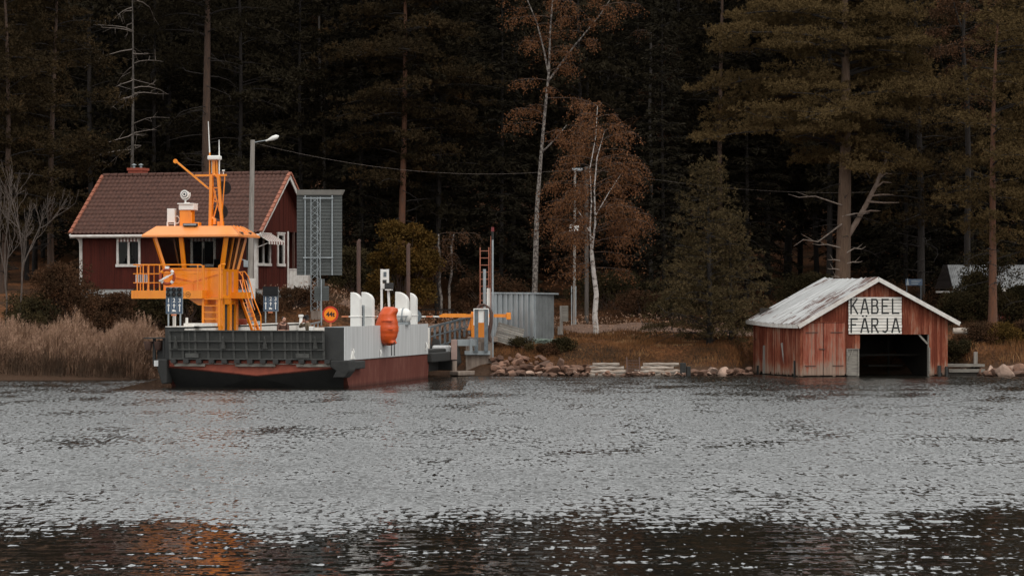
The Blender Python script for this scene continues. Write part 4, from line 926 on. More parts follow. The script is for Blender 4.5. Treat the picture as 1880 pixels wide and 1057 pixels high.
pose = dict(pelvis=(.06,0,.93), waist=(.04,0,1.08), chest=(-.03,-.01,1.32), neckb=(-.05,0,1.47), neck=(-.07,0,1.52), jaw=(-.14,-.02,1.56), head=(-.12,-.02,1.64), crown=(-.10,-.02,1.71), fwd=V3((-.88,-.38,-.28)), bfwd=V3((-.9,-.43,0)),
            shl=(.08,-.19,1.42), ell=(.14,-.24,1.14), wrl=(-.06,-.30,1.05), hdl=V3((-.6,-.2,-.75)), shr=(-.14,.16,1.41), elr=(-.38,-.02,1.30), wrr=(-.22,-.12,1.50), hdr=V3((.15,.1,.95)),
            hipl=(.10,-.08,.88), knl=(.08,-.12,.48), anl=(.12,-.08,.08), hipr=(.02,.08,.88), knr=(-.03,.06,.48), anr=(.02,.08,.08))
make_person(pr, pose, 'khaki', 'hair', hat=True)

# ================================================================ RED HOUSE
HA = R(-18); HO = Vector((X(470,150), 150.0, 3.55)); hc, hs_ = math.cos(HA), math.sin(HA)
house = empty('red_house', HO, HA, label='red wooden house with brown tiled roof and white corners behind the ferry', cat='house')
# local: x from -9.77 (left) to 0 (right corner), y depth 0..7 ; z from local 0 = 3.55
HL, HD = 9.9, 6.9
def HLf(px, py, ly):         # house local x,z at local depth ly
    k = (px-940)/F; lx = (k*(HO.y+hc*ly)-HO.x+hs_*ly)/(hc-k*hs_); wy = HO.y+hs_*lx+hc*ly
    return lx, CAMZ+(HOR-py)/F*wy-HO.z
def HLg(px, py, lx=0):       # on the gable plane
    k = (px-940)/F; ly = (k*(HO.y+hs_*lx)-HO.x-hc*lx)/(-hs_-k*hc); wy = HO.y+hs_*lx+hc*ly
    return ly, CAMZ+(HOR-py)/F*wy-HO.z
zfd = .60; zev = 3.62; zrd = 6.42; ov = .45
MB().box(-HL+.05,-.05,.05,HD-.05,-1.6,zfd).build('foundation', M['plinth'], house)
def boards(mb, x0, x1, z0, z1f, y, axis='x', bw=.14, holes=(), jit=.006, th=.03, seed=1, bot=None):
    rr = random.Random(seed); n = max(1, round((x1-x0)/bw)); bw = (x1-x0)/n
    for i in range(n):
        a_ = x0+i*bw; c_ = a_+bw-.006; z1_ = z1f((a_+c_)/2) if callable(z1f) else z1f; j = rr.uniform(-jit, jit); zb_ = z0+(bot(i, rr) if bot else 0)
        segs = [(zb_, z1_)]
        for (h0, h1_, g0, g1) in holes:
            if h0 < (a_+c_)/2 < h1_:
                ns = []
                for (p_, q_) in segs:
                    if g0 > p_: ns.append((p_, min(q_, g0)))
                    if g1 < q_: ns.append((max(p_, g1), q_))
                segs = ns
        for (p_, q_) in segs:
            if q_-p_ < .02: continue
            if axis == 'x': mb.box(a_, c_, y+j, y+j+th, p_, q_)
            else: mb.box(y+j-th, y+j, a_, c_, p_, q_)
w1 = HLf(216,487,0); w2 = HLf(257,428,0); wA = (w1[0], w2[0], w1[1], w2[1])
w1 = HLf(352,487,0); w2 = HLf(395,428,0); wB = (w1[0], w2[0], w1[1], w2[1])
b = MB(); boards(b, -HL, 0, zfd, zev+.1, 0, holes=(wA, wB), seed=2); b.box(-HL+.02,-.02,.04,.10,zfd,wA[2]).box(-HL+.02,wA[0],.04,.10,wA[2],zev).box(wA[1],wB[0],.04,.10,wA[2],zev).box(wB[1],-.02,.04,.10,wA[2],zev).box(-HL+.02,-.02,.04,.10,wA[3],zev)
b.build('wall', M['house_red'], house)
zg = lambda y: zev+.05+(zrd-zev-.15)*(1-abs(y-HD/2)/(HD/2))
g1 = HLg(471.5,485); g2 = HLg(495,430); gA = (g1[0], g2[0], g1[1], g2[1]); g1 = HLg(509,486); g2 = HLg(520.5,429); gB = (g1[0], g2[0], g1[1], g2[1]); ycorn = HLg(527,500)[0]
b = MB(); boards(b, 0, HD, zfd, zg, 0, axis='y', holes=(gA, gB, (ycorn+.1, HD, zfd, zev-.0)), seed=3)
b.prism([(-.05,.1,zfd),(-.05,gA[0],zfd),(-.05,gA[0],zev),(-.05,.1,zev)], (-.03,0,0)).box(-.08,-.05,gA[1],gB[0],zfd,zev).box(-.08,-.05,gB[1],ycorn,zfd,zev).box(-.08,-.05,gA[0],gB[1],zfd,gA[2]).box(-.08,-.05,gA[0],gB[1],gA[3],zev).prism([(-.05,.05,zev),(-.05,HD-.05,zev),(-.05,HD/2,zrd-.15)], (-.03,0,0)); b.box(-.0,.025,.0,HD,zev-.03,zev+.02)
b.build('gable_wall', M['house_red'], house)
b = MB(); boards(b, 0, HD, zfd, zg, -HL, axis='y', seed=4); b.build('far_gable_wall', M['house_red'], house)
MB().box(-HL+.03,-.08,HD-.05,HD,zfd,zev).box(-1.9,-1.8,ycorn,HD,zfd,zev).box(-1.9,-.05,ycorn-.06,ycorn,zfd,zev).build('rear_wall', M['house_red'], house)
MB().box(.031,.055,-.03,.16,zfd,zev).box(-.10,.055,-.055,-.031,zfd,zev).box(-HL-.02,-HL+.14,-.055,-.031,zfd,zev).box(.031,.055,ycorn-.06,ycorn+.12,zfd,zev).build('corner_board', M['trim'], house)
# porch: white parapet and post
MB().box(-.04,.03,ycorn+.25,HD+.4,zfd+.02,zfd+1.02).box(.0,.06,ycorn+.15,HD+.4,zfd+1.02,zfd+1.08).build('porch_parapet', M['trim'], house)
MB().box(-.08,.03,ycorn+.9,ycorn+1.0,zfd+1.08,zev).box(-.08,.03,HD+.2,HD+.3,zfd,zev).build('porch_post', M['rust'], house)
MB().bar((.0,ycorn+1.2,zfd-.05),(1.1,ycorn+2.3,-.9),.10,.16).bar((.0,ycorn+2.2,zfd-.05),(.9,ycorn+3.3,-.9),.10,.16).box(-1.8,.05,ycorn+.1,HD+.3,zfd-.18,zfd-.02).build('porch_steps', M['timber'], house)
def window(x0, x1, z0, z1, wall, n=2, curtain=True, awn=None):
    o = MB()
    if wall == 'front':
        fr_ = lambda a0,a1,b0,b1,d0,d1: o.box(a0,a1,d0,d1,b0,b1)
    else:
        fr_ = lambda a0,a1,b0,b1,d0,d1: o.box(-d1,-d0,a0,a1,b0,b1)
    t = .10
    fr_(x0-t*.4,x0+t*.7,z0,z1,-.065,.02); fr_(x1-t*.7,x1+t*.4,z0,z1,-.065,.02); fr_(x0+t*.7,x1-t*.7,z1-t,z1,-.06,.02); fr_(x0-t*.8,x1+t*.8,z0-.08,z0+.06,-.10,.02)
    fr_(x0-t*.8,x1+t*.8,z1,z1+.06,-.09,.02)
    if n == 2: m_ = (x0+x1)/2; fr_(m_-.055,m_+.055,z0+.06,z1-t,-.045,.02)
    w_ = o.build('window', M['trim'], house)
    q = MB(); q.box(x0,x1,.025,.035,z0,z1) if wall == 'front' else q.box(-.035,-.025,x0,x1,z0,z1)
    q.build('pane', M['glass_house'], w_)
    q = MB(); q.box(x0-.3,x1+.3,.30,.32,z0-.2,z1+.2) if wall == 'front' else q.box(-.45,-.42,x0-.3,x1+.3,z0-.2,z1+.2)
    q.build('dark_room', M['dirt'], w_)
    if curtain:
        q = MB(); ww = x1-x0
        for s_, (a0, a1) in ((1,(x0+.05,x0+ww*.42)),(-1,(x1-.05,x1-ww*.42))):
            for k in range(6):
                t0 = k/6; t1 = (k+1)/6; xa_ = a0+(a1-a0)*t0; xb_ = a0+(a1-a0)*t1; sw = (.35+.5*t0) if True else 1
                zb_ = z0+.08+(z1-z0)*(.0 if k < 3 else .25*(k-2)/3)
                dp = .045+.02*(k % 2)
                if wall == 'front': q.add([(xa_,dp,zb_),(xb_,dp+.03,zb_),(xb_,dp+.03,z1-.08),(xa_,dp,z1-.08)], [(0,1,2,3)])
                else: q.add([(-dp,xa_,zb_),(-dp-.03,xb_,zb_),(-dp-.03,xb_,z1-.08),(-dp,xa_,z1-.08)], [(0,1,2,3)])
        q.build('curtain', M['white'], w_)
    return w_
stripe_a, stripe_b = M['board_white'], mat('awning_red', (.20,.07,.06), (.16,.055,.05), rough=.8)
def awning(parent, x0, x1, z, wall, out, drop, val=.16):
    for mi, mm in ((0, stripe_a), (1, stripe_b)):
        q = MB(); n = 13; wd = (x1-x0)/n
        for i in range(n):
            if i % 2 != mi: continue
            a0 = x0+i*wd; a1 = a0+wd
            pr_ = [(a0,0,z),(a1,0,z),(a1,-out,z-drop),(a0,-out,z-drop),(a0,-out,z-drop-val),(a1,-out,z-drop-val)]
            if wall == 'gable': pr_ = [(-y, x, zz_) for x, y, zz_ in pr_]
            q.add(pr_, [(0,1,2,3),(3,2,5,4)])
            pr2 = [(v[0], v[1], v[2]-.012) for v in pr_]; q.add(pr2, [(3,2,1,0)])
        q.build('awning_stripe', mm, parent)
wo_ = window(*wA, 'front'); awning(wo_, wA[0]+.02, wA[1]-.02, wA[3]-.02, 'front', .12, .10, .32)
wo_ = window(*wB, 'front'); awning(wo_, wB[0]+.02, wB[1]-.02, wB[3]-.02, 'front', .12, .10, .30)
wo_ = window(*gA, 'gable', 2, False); awning(wo_, gA[0]-.2, gA[1]+.25, gA[3]+.02, 'gable', .75, .42, .15)
MB().bar((.03,gA[0]-.1,gA[2]+.85),(.75,gA[0]-.1,gA[3]-.45),.03).build('awning_arm', M['trim'], wo_)
window(*gB, 'gable', 1, False)
# roof planes of wavy tiles
def tile_roof(x0, x1, y0, z0, y1, z1, name, flip=False):
    nx = int((x1-x0)/.055); rows_ = 15; ns = 4
    u_ = np.linspace(x0, x1, nx); V_ = []; L_ = math.hypot(y1-y0, z1-z0); nyv = -(z1-z0)/L_; nzv = (y1-y0)/L_
    if nzv < 0: nyv, nzv = -nyv, -nzv
    ts = []
    for r_i in range(rows_):
        for s_ in (0, .5, .97): ts.append((r_i, s_))
    for (r_i, s_) in ts:
        t = (r_i+s_)/rows_; h = .055*(1-s_)+.032*np.sin(u_*2*np.pi/.24)**1; h = h-.014*math.sin(r_i*1.9)*np.sin(u_*.8+r_i)
        V_.append(np.stack([u_, y0+(y1-y0)*t+nyv*h, z0+(z1-z0)*t+nzv*h], 1))
    V_ = np.concatenate(V_)
    return np_mesh(name, V_, grid_faces(len(ts), nx), M['tiles'], True, house)
sl = (zrd-zev)/(HD/2)
ro = tile_roof(-HL-.35, .42, -ov, zev-ov*sl+.2, HD/2, zrd+.2, 'roof')
tile_roof(-HL-.35, .42, HD+ov, zev-ov*sl+.2, HD/2, zrd+.2, 'rear_roof')
b = MB(); b.prism([(-HL-.33,-ov,zev-ov*sl+.15),(-HL-.33,HD/2,zrd+.15),(-HL-.33,HD+ov,zev-ov*sl+.15),(-HL-.33,HD+ov,zev-ov*sl+.05),(-HL-.33,HD/2,zrd+.05),(-HL-.33,-ov,zev-ov*sl+.05)], (HL+.73,0,0)); b.build('roof_deck', M['house_red'], ro)
b = MB()
for i in range(24): x = -HL-.35+i*(HL+.78)/24; b.lathe((x,HD/2,zrd+.22), [(.11,0),(.12,(HL+.78)/24*.9)], 8, 'x')
b.build('ridge_tile', M['tiles'], ro)
b = MB(); n = 13
for (ya, za, yb_, zb_) in ((-ov,zev-ov*sl+.22,HD/2,zrd+.22),(HD+ov,zev-ov*sl+.22,HD/2,zrd+.22)):
    for x in (.40, -HL-.42):
        b = MB()
        for i in range(n):
            t0 = i/n; t1 = (i+.96)/n; b.bar((x+.05,ya+(yb_-ya)*t0,za+(zb_-za)*t0+.05),(x+.05,ya+(yb_-ya)*t1,za+(zb_-za)*t1+.02),.16,.10)
        b.build('verge_tile', M['tile_edge'], ro)
b = MB()
for (ya, za, yb_, zb_) in ((-ov-.02,zev-ov*sl+.05,HD/2,zrd+.05),(HD+ov+.02,zev-ov*sl+.05,HD/2,zrd+.05)):
    MB().bar((.43,ya,za),(.43,yb_,zb_),.05,.20).build('barge_board', M['trim'], ro); MB().bar((-HL-.36,ya,za),(-HL-.36,yb_,zb_),.05,.20).build('barge_board', M['trim'], ro)
b = MB(); b.tube([(-HL-.3,-ov-.06,zev-ov*sl+.08),(.42,-ov-.06,zev-ov*sl+.06)],.075,8); b.box(-HL-.3,.4,-ov+.02,-ov+.05,zev-ov*sl-.02,zev-ov*sl+.14); gt = b.build('gutter', M['trim'], ro, True)
b = MB().tube([(-HL+.02,-ov-.05,zev-ov*sl+.05),(-HL+.05,-.25,zev-.45),(-HL+.05,-.10,zev-.65),(-HL+.05,-.10,zfd)],.05,8).tube([(-.3,-ov-.05,zev-ov*sl+.05),(-.18,-.15,zev-.6),(-.18,-.1,zfd)],.045,8); b.build('down_pipe', M['trim'], ro, True)
ch = HLf(240.5, 320, 3.2); b = MB().box(ch[0]-.38,ch[0]+.38,3.65,4.5,zrd-1.0,zrd+.62).box(ch[0]-.43,ch[0]+.43,3.6,4.55,zrd+.48,zrd+.62); co = b.build('chimney', M['brick'], ro)
for dx in (-.2, .2): MB().tube([(ch[0]+dx,4.0,zrd+.62),(ch[0]+dx,4.0,zrd+.76)],.07,8).lathe((ch[0]+dx,4.0,zrd+.78), [(.15,0),(.04,.07)], 10).build('chimney_cap', M['galv'], co)

# ================================================================ BOATHOUSE
BA = R(16); BO = Vector((X(1470,137), 137.0, 0)); bc, bs_ = math.cos(BA), math.sin(BA)
bh = empty('boathouse', BO, BA, label='weathered red boathouse with whitish tin roof standing at the water edge', cat='boathouse')
def BL(px, py, ly=0):
    k = (px-940)/F; lx = (k*(BO.y+bc*ly)-BO.x+bs_*ly)/(bc-k*bs_); wy = BO.y+bs_*lx+bc*ly
    return lx, CAMZ+(HOR-py)/F*wy
BW = BL(1740, 640)[0]; BD = 6.2; xr = BL(1608, 505)[0]; zA = BL(1608,510)[1]; zEL = BL(1462,597)[1]; zER = BL(1756,592)[1]; xEL = BL(1462,597)[0]; xER = BL(1757,590)[0]
def zroof(x): return zEL+(zA-zEL)*(x-xEL)/(xr-xEL) if x < xr else zA+(zER-zA)*(x-xr)/(xER-xr)
op0, opz = BL(1577, 614); op1, _ = BL(1704, 614); d0 = BL(1474, 0)[0]; d1 = BL(1551, 0)[0]; dm = BL(1511,0)[0]; dzt = BL(1511,592)[1]; pw0 = BL(1553,640); 
rr_b = lambda i, rr: rr.uniform(-.05, .12)*(rr.random() < .5)
b = MB(); boards(b, 0, BW, .04, lambda x: zroof(x)-.10, 0, holes=((op0,op1,-1,opz),(d0,d1,-1,dzt),(pw0[0],op0,-1,pw0[1])), bw=.135, jit=.010, seed=11, bot=rr_b)
b.build('front_wall', M['boat_red'], bh)
b = MB(); boards(b, 0, BD, .06, zEL-.05, 0, axis='y', bw=.135, jit=.010, seed=12, bot=rr_b); lw = b.build('side_wall', M['boat_red'], bh)
b = MB(); boards(b, 0, BD, .06, zroof(BW)-.08, BW, axis='y', bw=.14, jit=.008, seed=13, bot=rr_b); b.build('side_wall', M['boat_red'], bh)
b = MB(); boards(b, 0, BW, .1, lambda x: zroof(x)-.1, BD, bw=.16, jit=.006, seed=14); b.build('rear_wall', M['boat_red'], bh)
MB().box(.05,BW-.05,.05,BD-.05,-.4,.0).build('floor_sill', M['dirt'], bh) if False else None
# interior framing: beams and inside faces coloured dark as shade, brace, dock plank
b = MB(); b.box(op0-.02,op1+.02,.04,.14,opz+.0,opz+.14).box(op0-.10,op0-.01,.04,.14,-.2,opz).box(op1+.01,op1+.10,.04,.14,-.2,opz).bar((op1-.45,.10,opz),(op1,.10,opz-.45),.08)
b.build('frame', M['timber'], bh)
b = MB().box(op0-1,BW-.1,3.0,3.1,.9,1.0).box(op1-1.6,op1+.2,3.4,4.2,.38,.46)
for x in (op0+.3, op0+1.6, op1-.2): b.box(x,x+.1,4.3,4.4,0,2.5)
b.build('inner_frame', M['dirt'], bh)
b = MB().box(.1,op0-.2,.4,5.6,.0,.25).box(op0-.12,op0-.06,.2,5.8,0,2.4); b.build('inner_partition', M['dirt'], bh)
MB().box(BW-.09,BW-.045,.15,BD-.1,0,2.3).box(.3,BW-.1,BD-.12,BD-.06,.1,3.2).build('shade_lining', M['dirt'], bh)  # added dark sheets that paint the unlit inside of the boathouse
MB().box(op1+.01,op1+.09,-.05,.0,.12,1.35).build('door_jamb', M['timber'], bh)
# double door
for i, (a_, c_) in enumerate(((d0+.01, dm-.015), (dm+.015, d1-.01))):
    b = MB(); boards(b, a_, c_, .07, dzt-.02, -.035, bw=.15, jit=.006, th=.03, seed=20+i, bot=rr_b); dr = b.build('door', M['boat_door'], bh)
    q = MB(); z1_, z2_ = (.62, 1.95) 
    for hz_, l0, l1 in (((dzt-.48), .12, .72), (.50, .08, .62)):
        x0_, x1_ = (a_+l0, a_+l1) if i == 0 else (c_-l1, c_-l0)
        MB().box(x0_,x1_,-.065,-.045,hz_,hz_+.04).build('strap_hinge', M['rust'], dr)
q = MB().box(dm-.22,dm+.08,-.075,-.05,1.28,1.32); q.build('door_latch', M['rust'], bh)
MB().box(d0-.02,d1+.02,-.05,-.02,dzt,dzt+.045).build('door_lintel', M['boat_red'], bh)
MB().box(dm-.012,dm+.012,-.01,.02,.05,dzt).build('door_gap', M['ink'], bh)
# small framed hatch between door and opening
b = MB(); hx0, hz = pw0; hx1 = op0; b.box(hx0+.02,hx1-.01,-.05,-.01,hz-.05,hz+.01).box(hx0+.02,hx0+.07,-.05,-.01,.1,hz-.05).box(hx1-.07,hx1-.01,-.05,-.01,.04,hz-.05).bar((hx0+.06,-.03,.62),(hx0+.32,-.03,hz-.06),.12,.03).box(hx0+.07,hx1-.07,-.04,-.0,.04,.12).box(hx0+.02,hx1,-.004,.02,.05,hz-.05)
b.build('hatch', M['timber'], bh)
# loose bits at the foot
b = MB().bar((-.02+.03,1.9,.1),(-.05,2.3,1.55),.04,.13).build('loose_plank', M['pole_wood'], bh)
b = MB(); 
for px, y in ((1401, 3.9),): 
    b.bar((-.06,4.6,.05),(-.04,4.6,1.4),.14,.05)
b.build('batten', M['pole_wood'], bh)
b = MB().box(-.10,-.03,5.4,5.5,-.1,.42).box(-.10,-.03,.55,.66,-.1,.75).box(BW-.55,BW-.40,-.16,-.06,-.1,.5).box(BW-.16,BW-.04,-.14,-.05,-.1,.45); b.build('pile', M['rubber'], bh)
# roof: tin sheets, warped, rust streaked
def tin_mat():
    m = bpy.data.materials.new('rusting_painted_tin'); m.use_nodes = True; nt = m.node_tree; N = nt.nodes; L = nt.links; bb = N['Principled BSDF']; bb.inputs['Roughness'].default_value = .55
    tc = N.new('ShaderNodeTexCoord')
    def nz(s, st, d=4):
        mp = N.new('ShaderNodeMapping'); mp.inputs['Scale'].default_value = st; n_ = N.new('ShaderNodeTexNoise'); n_.inputs['Scale'].default_value = s; n_.inputs['Detail'].default_value = d; n_.inputs['Roughness'].default_value = .6
        L.new(tc.outputs['Object'], mp.inputs[0]); L.new(mp.outputs[0], n_.inputs['Vector']); return n_.outputs[0]
    a_ = N.new('ShaderNodeMath'); a_.operation = 'MULTIPLY'; L.new(nz(2.2, (.55,3.4,.55)), a_.inputs[0]); a_.inputs[1].default_value = .62
    c_ = N.new('ShaderNodeMath'); c_.operation = 'MULTIPLY'; L.new(nz(.55, (.8,1,.8)), c_.inputs[0]); c_.inputs[1].default_value = .38
    s_ = N.new('ShaderNodeMath'); s_.operation = 'ADD'; L.new(a_.outputs[0], s_.inputs[0]); L.new(c_.outputs[0], s_.inputs[1])
    # the part nearest the front gable is the most worn
    sep = N.new('ShaderNodeSeparateXYZ'); L.new(tc.outputs['Object'], sep.inputs[0]); mr = N.new('ShaderNodeMapRange'); mr.inputs[1].default_value = 3.4; mr.inputs[2].default_value = .6; mr.inputs[3].default_value = -.05; mr.inputs[4].default_value = .055
    L.new(sep.outputs[1], mr.inputs[0]); s2 = N.new('ShaderNodeMath'); s2.operation = 'ADD'; L.new(s_.outputs[0], s2.inputs[0]); L.new(mr.outputs[0], s2.inputs[1])
    rp_ = N.new('ShaderNodeValToRGB'); rp_.color_ramp.elements[0].position = .522; rp_.color_ramp.elements[0].color = (.46,.46,.455,1); rp_.color_ramp.elements[1].position = .55; rp_.color_ramp.elements[1].color = (.10,.042,.028,1)
    L.new(s2.outputs[0], rp_.inputs[0]); mx_ = N.new('ShaderNodeMixRGB'); mx_.blend_type = 'MULTIPLY'; mx_.inputs[0].default_value = 1; L.new(rp_.outputs[0], mx_.inputs[1])
    r2 = N.new('ShaderNodeValToRGB'); r2.color_ramp.elements[0].position = .3; r2.color_ramp.elements[0].color = (.72,.71,.70,1); r2.color_ramp.elements[1].color = (1,1,1,1); r2.color_ramp.elements[1].position = .6; L.new(nz(1.5, (.6,2,.6)), r2.inputs[0]); L.new(r2.outputs[0], mx_.inputs[2]); L.new(mx_.outputs[0], bb.inputs['Base Color'])
    return m
M['tin'] = tin_mat()
def roof_sheet(xe, ze, name, sag):
    ny, nx = 130, 26; V_ = []
    for j in range(ny):
        y = -.32+(BD+.64)*j/(ny-1); tY = (y+.32)/(BD+.64)
        for i in range(nx):
            t = i/(nx-1); x = xr+(xe-xr)*t; z = zA+(ze-zA)*t
            z += sag[0]*tY*t+.05*math.sin(tY*3.1)*t*(-1)+sag[1]*math.sin(tY*3.14)*(1-t)
            ph = (y*1.75) % 1
            z += .035*(1 if ph < .06 else 0)+.008*math.sin(y*7+x*2)
            V_.append((x, y, z+.05))
    m_ = MB(); m_.add(V_, [(j*nx+i, j*nx+i+1, (j+1)*nx+i+1, (j+1)*nx+i) for j in range(ny-1) for i in range(nx-1)])
    o = m_.build(name, M['tin'], bh); so_ = o.modifiers.new('solid', 'SOLIDIFY'); so_.thickness = .03; so_.offset = -1
    return o
rl = roof_sheet(xEL-.02, zEL, 'roof', (.16, -.07)); rr2 = roof_sheet(xER, zER, 'roof', (.0, -.07))
b = MB()
for xe, ze in ((xEL-.02, zEL), (xER, zER)):
    MB().bar((xr,-.34,zA-.07),(xe,-.34,ze-.06),.035,.19).build('barge_board', M['trim'], bh)
b = MB(); pts = []
for j in range(9):
    t = j/8; y = -.32+(BD+.64)*t; pts.append((xEL-.05, y, zEL+.16*t-.05*math.sin(t*3.1)-.05))
for j in range(8): b.bar(pts[j], pts[j+1], .03, .17)
b.build('eaves_board', M['trim'], bh)
# sign of white boards with the hand painted words
sx0, sz0 = BL(1559, 613.5, -.15); sx1, sz1 = BL(1656.5, 545, -.15)
sgn = empty('name_board', (BO.x+bc*((sx0+sx1)/2)+bs_*.07, BO.y+bs_*((sx0+sx1)/2)-bc*.07, sz0), BA, label='white plank sign reading KABEL FÄRJA in black hand painted capitals on the boathouse gable', cat='sign')
sw, sh = sx1-sx0, sz1-sz0; nb = 12; b = MB()
for i in range(nb):
    e0 = random.Random(i).uniform(-.012,.012); b.box(-sw/2+e0,sw/2+e0,-.012,.0,i*sh/nb+.011,(i+1)*sh/nb-.011)
b.build('board', M['board_white'], sgn); MB().box(-sw/2+.03,sw/2-.03,.001,.025,.01,sh-.01).build('backing', M['ink'], sgn)
GL = {'K': [((.08,0),(.08,1)),((.1,.42),(.85,1)),((.35,.55),(.92,0))], 'A': [((.02,0),(.45,1)),((.55,1),(.98,0)),((.2,.33),(.8,.33))],
      'B': [((.1,0),(.1,1)),((.1,.95),(.65,.95)),((.65,.95),(.8,.8)),((.8,.8),(.7,.56)),((.7,.56),(.1,.52)),((.7,.52),(.88,.3)),((.88,.3),(.78,.08)),((.78,.05),(.1,.05))],
      'E': [((.1,0),(.1,1)),((.1,.95),(.9,.95)),((.1,.52),(.75,.52)),((.1,.05),(.92,.05))], 'L': [((.1,0),(.1,1)),((.1,.05),(.95,.05))],
      'F': [((.1,0),(.1,1)),((.1,.95),(.9,.95)),((.1,.55),(.7,.55))], 'R': [((.1,0),(.1,1)),((.1,.95),(.7,.95)),((.7,.95),(.85,.8)),((.85,.8),(.75,.55)),((.75,.53),(.1,.5)),((.4,.5),(.9,0))],
      'J': [((.75,1),(.75,.2)),((.75,.2),(.5,.03)),((.5,.03),(.15,.12))]}
GL['Ä'] = GL['A']+[((.18,1.15),(.34,1.15)),((.64,1.15),(.80,1.15))]
def letters(word, x0_, x1_, z0_, z1_):
    n = len(word); cw = (x1_-x0_)/n; k_ = random.Random(5)
    for i, ch_ in enumerate(word):
        q = MB(); w_ = cw*.76; ox = x0_+i*cw+cw*.06
        for s_i, ((a0, c0_), (a1, c1_)) in enumerate(GL[ch_]):
            p_ = Vector((ox+a0*w_, 0, z0_+c0_*(z1_-z0_))); q_ = Vector((ox+a1*w_, 0, z0_+c1_*(z1_-z0_))); d_ = (q_-p_).normalized(); nn_ = Vector((-d_.z,0,d_.x))*.041; ex = d_*.012
            y0_ = -.0135-.0006*s_i
            q.prism([p_-nn_-ex+V3((0,y0_,0)), q_-nn_+ex+V3((0,y0_,0)), q_+nn_+ex+V3((0,y0_,0)), p_+nn_-ex+V3((0,y0_,0))], (0,.0012,0))
        q.build('letter', M['ink'], sgn)
letters('KABEL', -sw/2+.06, sw/2-.01, sh*.545, sh*.95); letters('FÄRJA', -sw/2+.06, sw/2-.01, sh*.04, sh*.43)

# ================================================================ BEHIND THE LANDING
# grey container shed
ca = R(-20)
cp = Vector((X(982,144), 144.0, 1.45)); cs = empty('container_shed', cp, R(-24), label='corrugated galvanised steel shed on the bank beside the birch', cat='shed')
def corr(x0_, x1_, z0_, z1_, y, per, dep, axis):
    q = MB(); n = round((x1_-x0_)/per); per = (x1_-x0_)/n; pts = [(x0_, 0)]
    for i in range(n):
        a_ = x0_+i*per; pts += [(a_+per*.5, 0), (a_+per*.6, dep), (a_+per*.9, dep), (a_+per, 0)]
    for i in range(len(pts)-1):
        (u0, v0), (u1, v1) = pts[i], pts[i+1]
        q.add([(u0,y-v0,z0_),(u1,y-v1,z0_),(u1,y-v1,z1_),(u0,y-v0,z1_)] if axis == 'x' else [(y+v0,u0,z0_),(y+v1,u1,z0_),(y+v1,u1,z1_),(y+v0,u0,z1_)], [(0,1,2,3)])
    return q
SHh = 2.42; SW_, SD_ = 2.55, 2.2
corr(-SW_, 0, .12, SHh, 0, .28, .09, 'x').build('wall', M['galv_sheet'], cs); corr(0, SD_, .12, SHh-.0, 0, .18, .08, 'y').build('side_wall', mat('shaded_fine_profile_sheet', (.24,.25,.25), (.18,.19,.19), rough=.6, metal=.4, scale=2), cs)  # side sheet coloured darker than the front to put that face in shade
MB().box(-SW_+.01,-.02,.06,SD_-.02,.1,SHh-.02).build('core', M['galv_dark'], cs)
MB().box(-.06,.045,-.05,.05,.0,SHh).box(-SW_-.03,-SW_+.04,-.04,.04,.0,SHh).box(-SW_,0,-.035,.03,.0,.12).box(-.03,.035,0,SD_,0,.12).box(.0,.05,SD_-.04,SD_+.04,0,SHh).build('frame', M['galv'], cs)
MB().add([(-SW_-.15,-.15,SHh+.02),(.12,-.15,SHh+.0),(.22,SD_+.25,SHh-.02),(-SW_-.1,SD_+.25,SHh+.0),(-SW_-.15,-.15,SHh+.10),(.12,-.15,SHh+.08),(.22,SD_+.25,SHh+.06),(-SW_-.1,SD_+.25,SHh+.08)], [(0,3,2,1),(4,5,6,7),(0,1,5,4),(1,2,6,5),(2,3,7,6),(3,0,4,7)]).build('roof', M['galv'], cs)
# big sign seen from the back
YS = 147.0; s0 = W(545,505,YS); s1 = W(628,358,YS); gz = h1(W(580,572,YS).x, YS)
bsn = empty('road_information_sign', (X(585,YS), YS, gz-.1), 0, label='tall dark grey slatted back of a road sign with a lattice mast', cat='road sign')
ox, oy, oz = bsn.location
b = MB(); n = 24
for i in range(n):
    z0_ = s0.z-oz+(s1.z-s0.z)*i/n; z1_ = z0_+(s1.z-s0.z)/n
    b.box(s0.x-ox,s1.x-ox,0,.03,z0_+.012,z1_-.0).box(s0.x-ox,s1.x-ox,-.035,-.0,z0_,z0_+.022)
b.build('panel', M['sign_back'], bsn)
MB().prism([(s0.x-ox+.02,-.12,s1.z-oz),(s1.x-ox+.0,-.12,s1.z-oz),(s1.x-ox+.14,-.30,s1.z-oz+.25),(s0.x-ox,-.30,s1.z-oz+.25)], (0,.5,0)).build('cap', M['cap'], bsn)
b = MB(); 
for px in (560.5, 610): x = X(px,YS)-ox; b.box(x-.03,x+.03,-.10,-.04,s0.z-oz+.0,s1.z-oz-.02)
for py in (364, 473): z = Z(py,YS)-oz; b.box(X(557,YS)-ox,X(612,YS)-ox,-.17,-.11,z-.03,z+.03)
b.build('rail', M['galv'], bsn)
lm = MB(); xa_, xb_, xc_ = X(572,YS)-ox, X(583,YS)-ox, X(589,YS)-ox; zt_ = Z(362,YS)-oz
cols = [(xa_,-.45),(xb_,-.18),(xc_,-.45)]
for (x, y) in cols: lm.tube([(x,y,.1),(x,y,zt_)], .022, 6)
n = 18
for i in range(n):
    z0_ = .15+(zt_-.2)*i/n; z1_ = .15+(zt_-.2)*(i+1)/n
    for (p_, q_) in ((0,1),(1,2),(2,0)):
        a_, c_ = cols[p_], cols[q_]; a_, c_ = (a_, c_) if i % 2 else (c_, a_); lm.bar((*a_, z0_), (*c_, z1_), .016)
lm.build('lattice_mast', M['galv'], bsn)
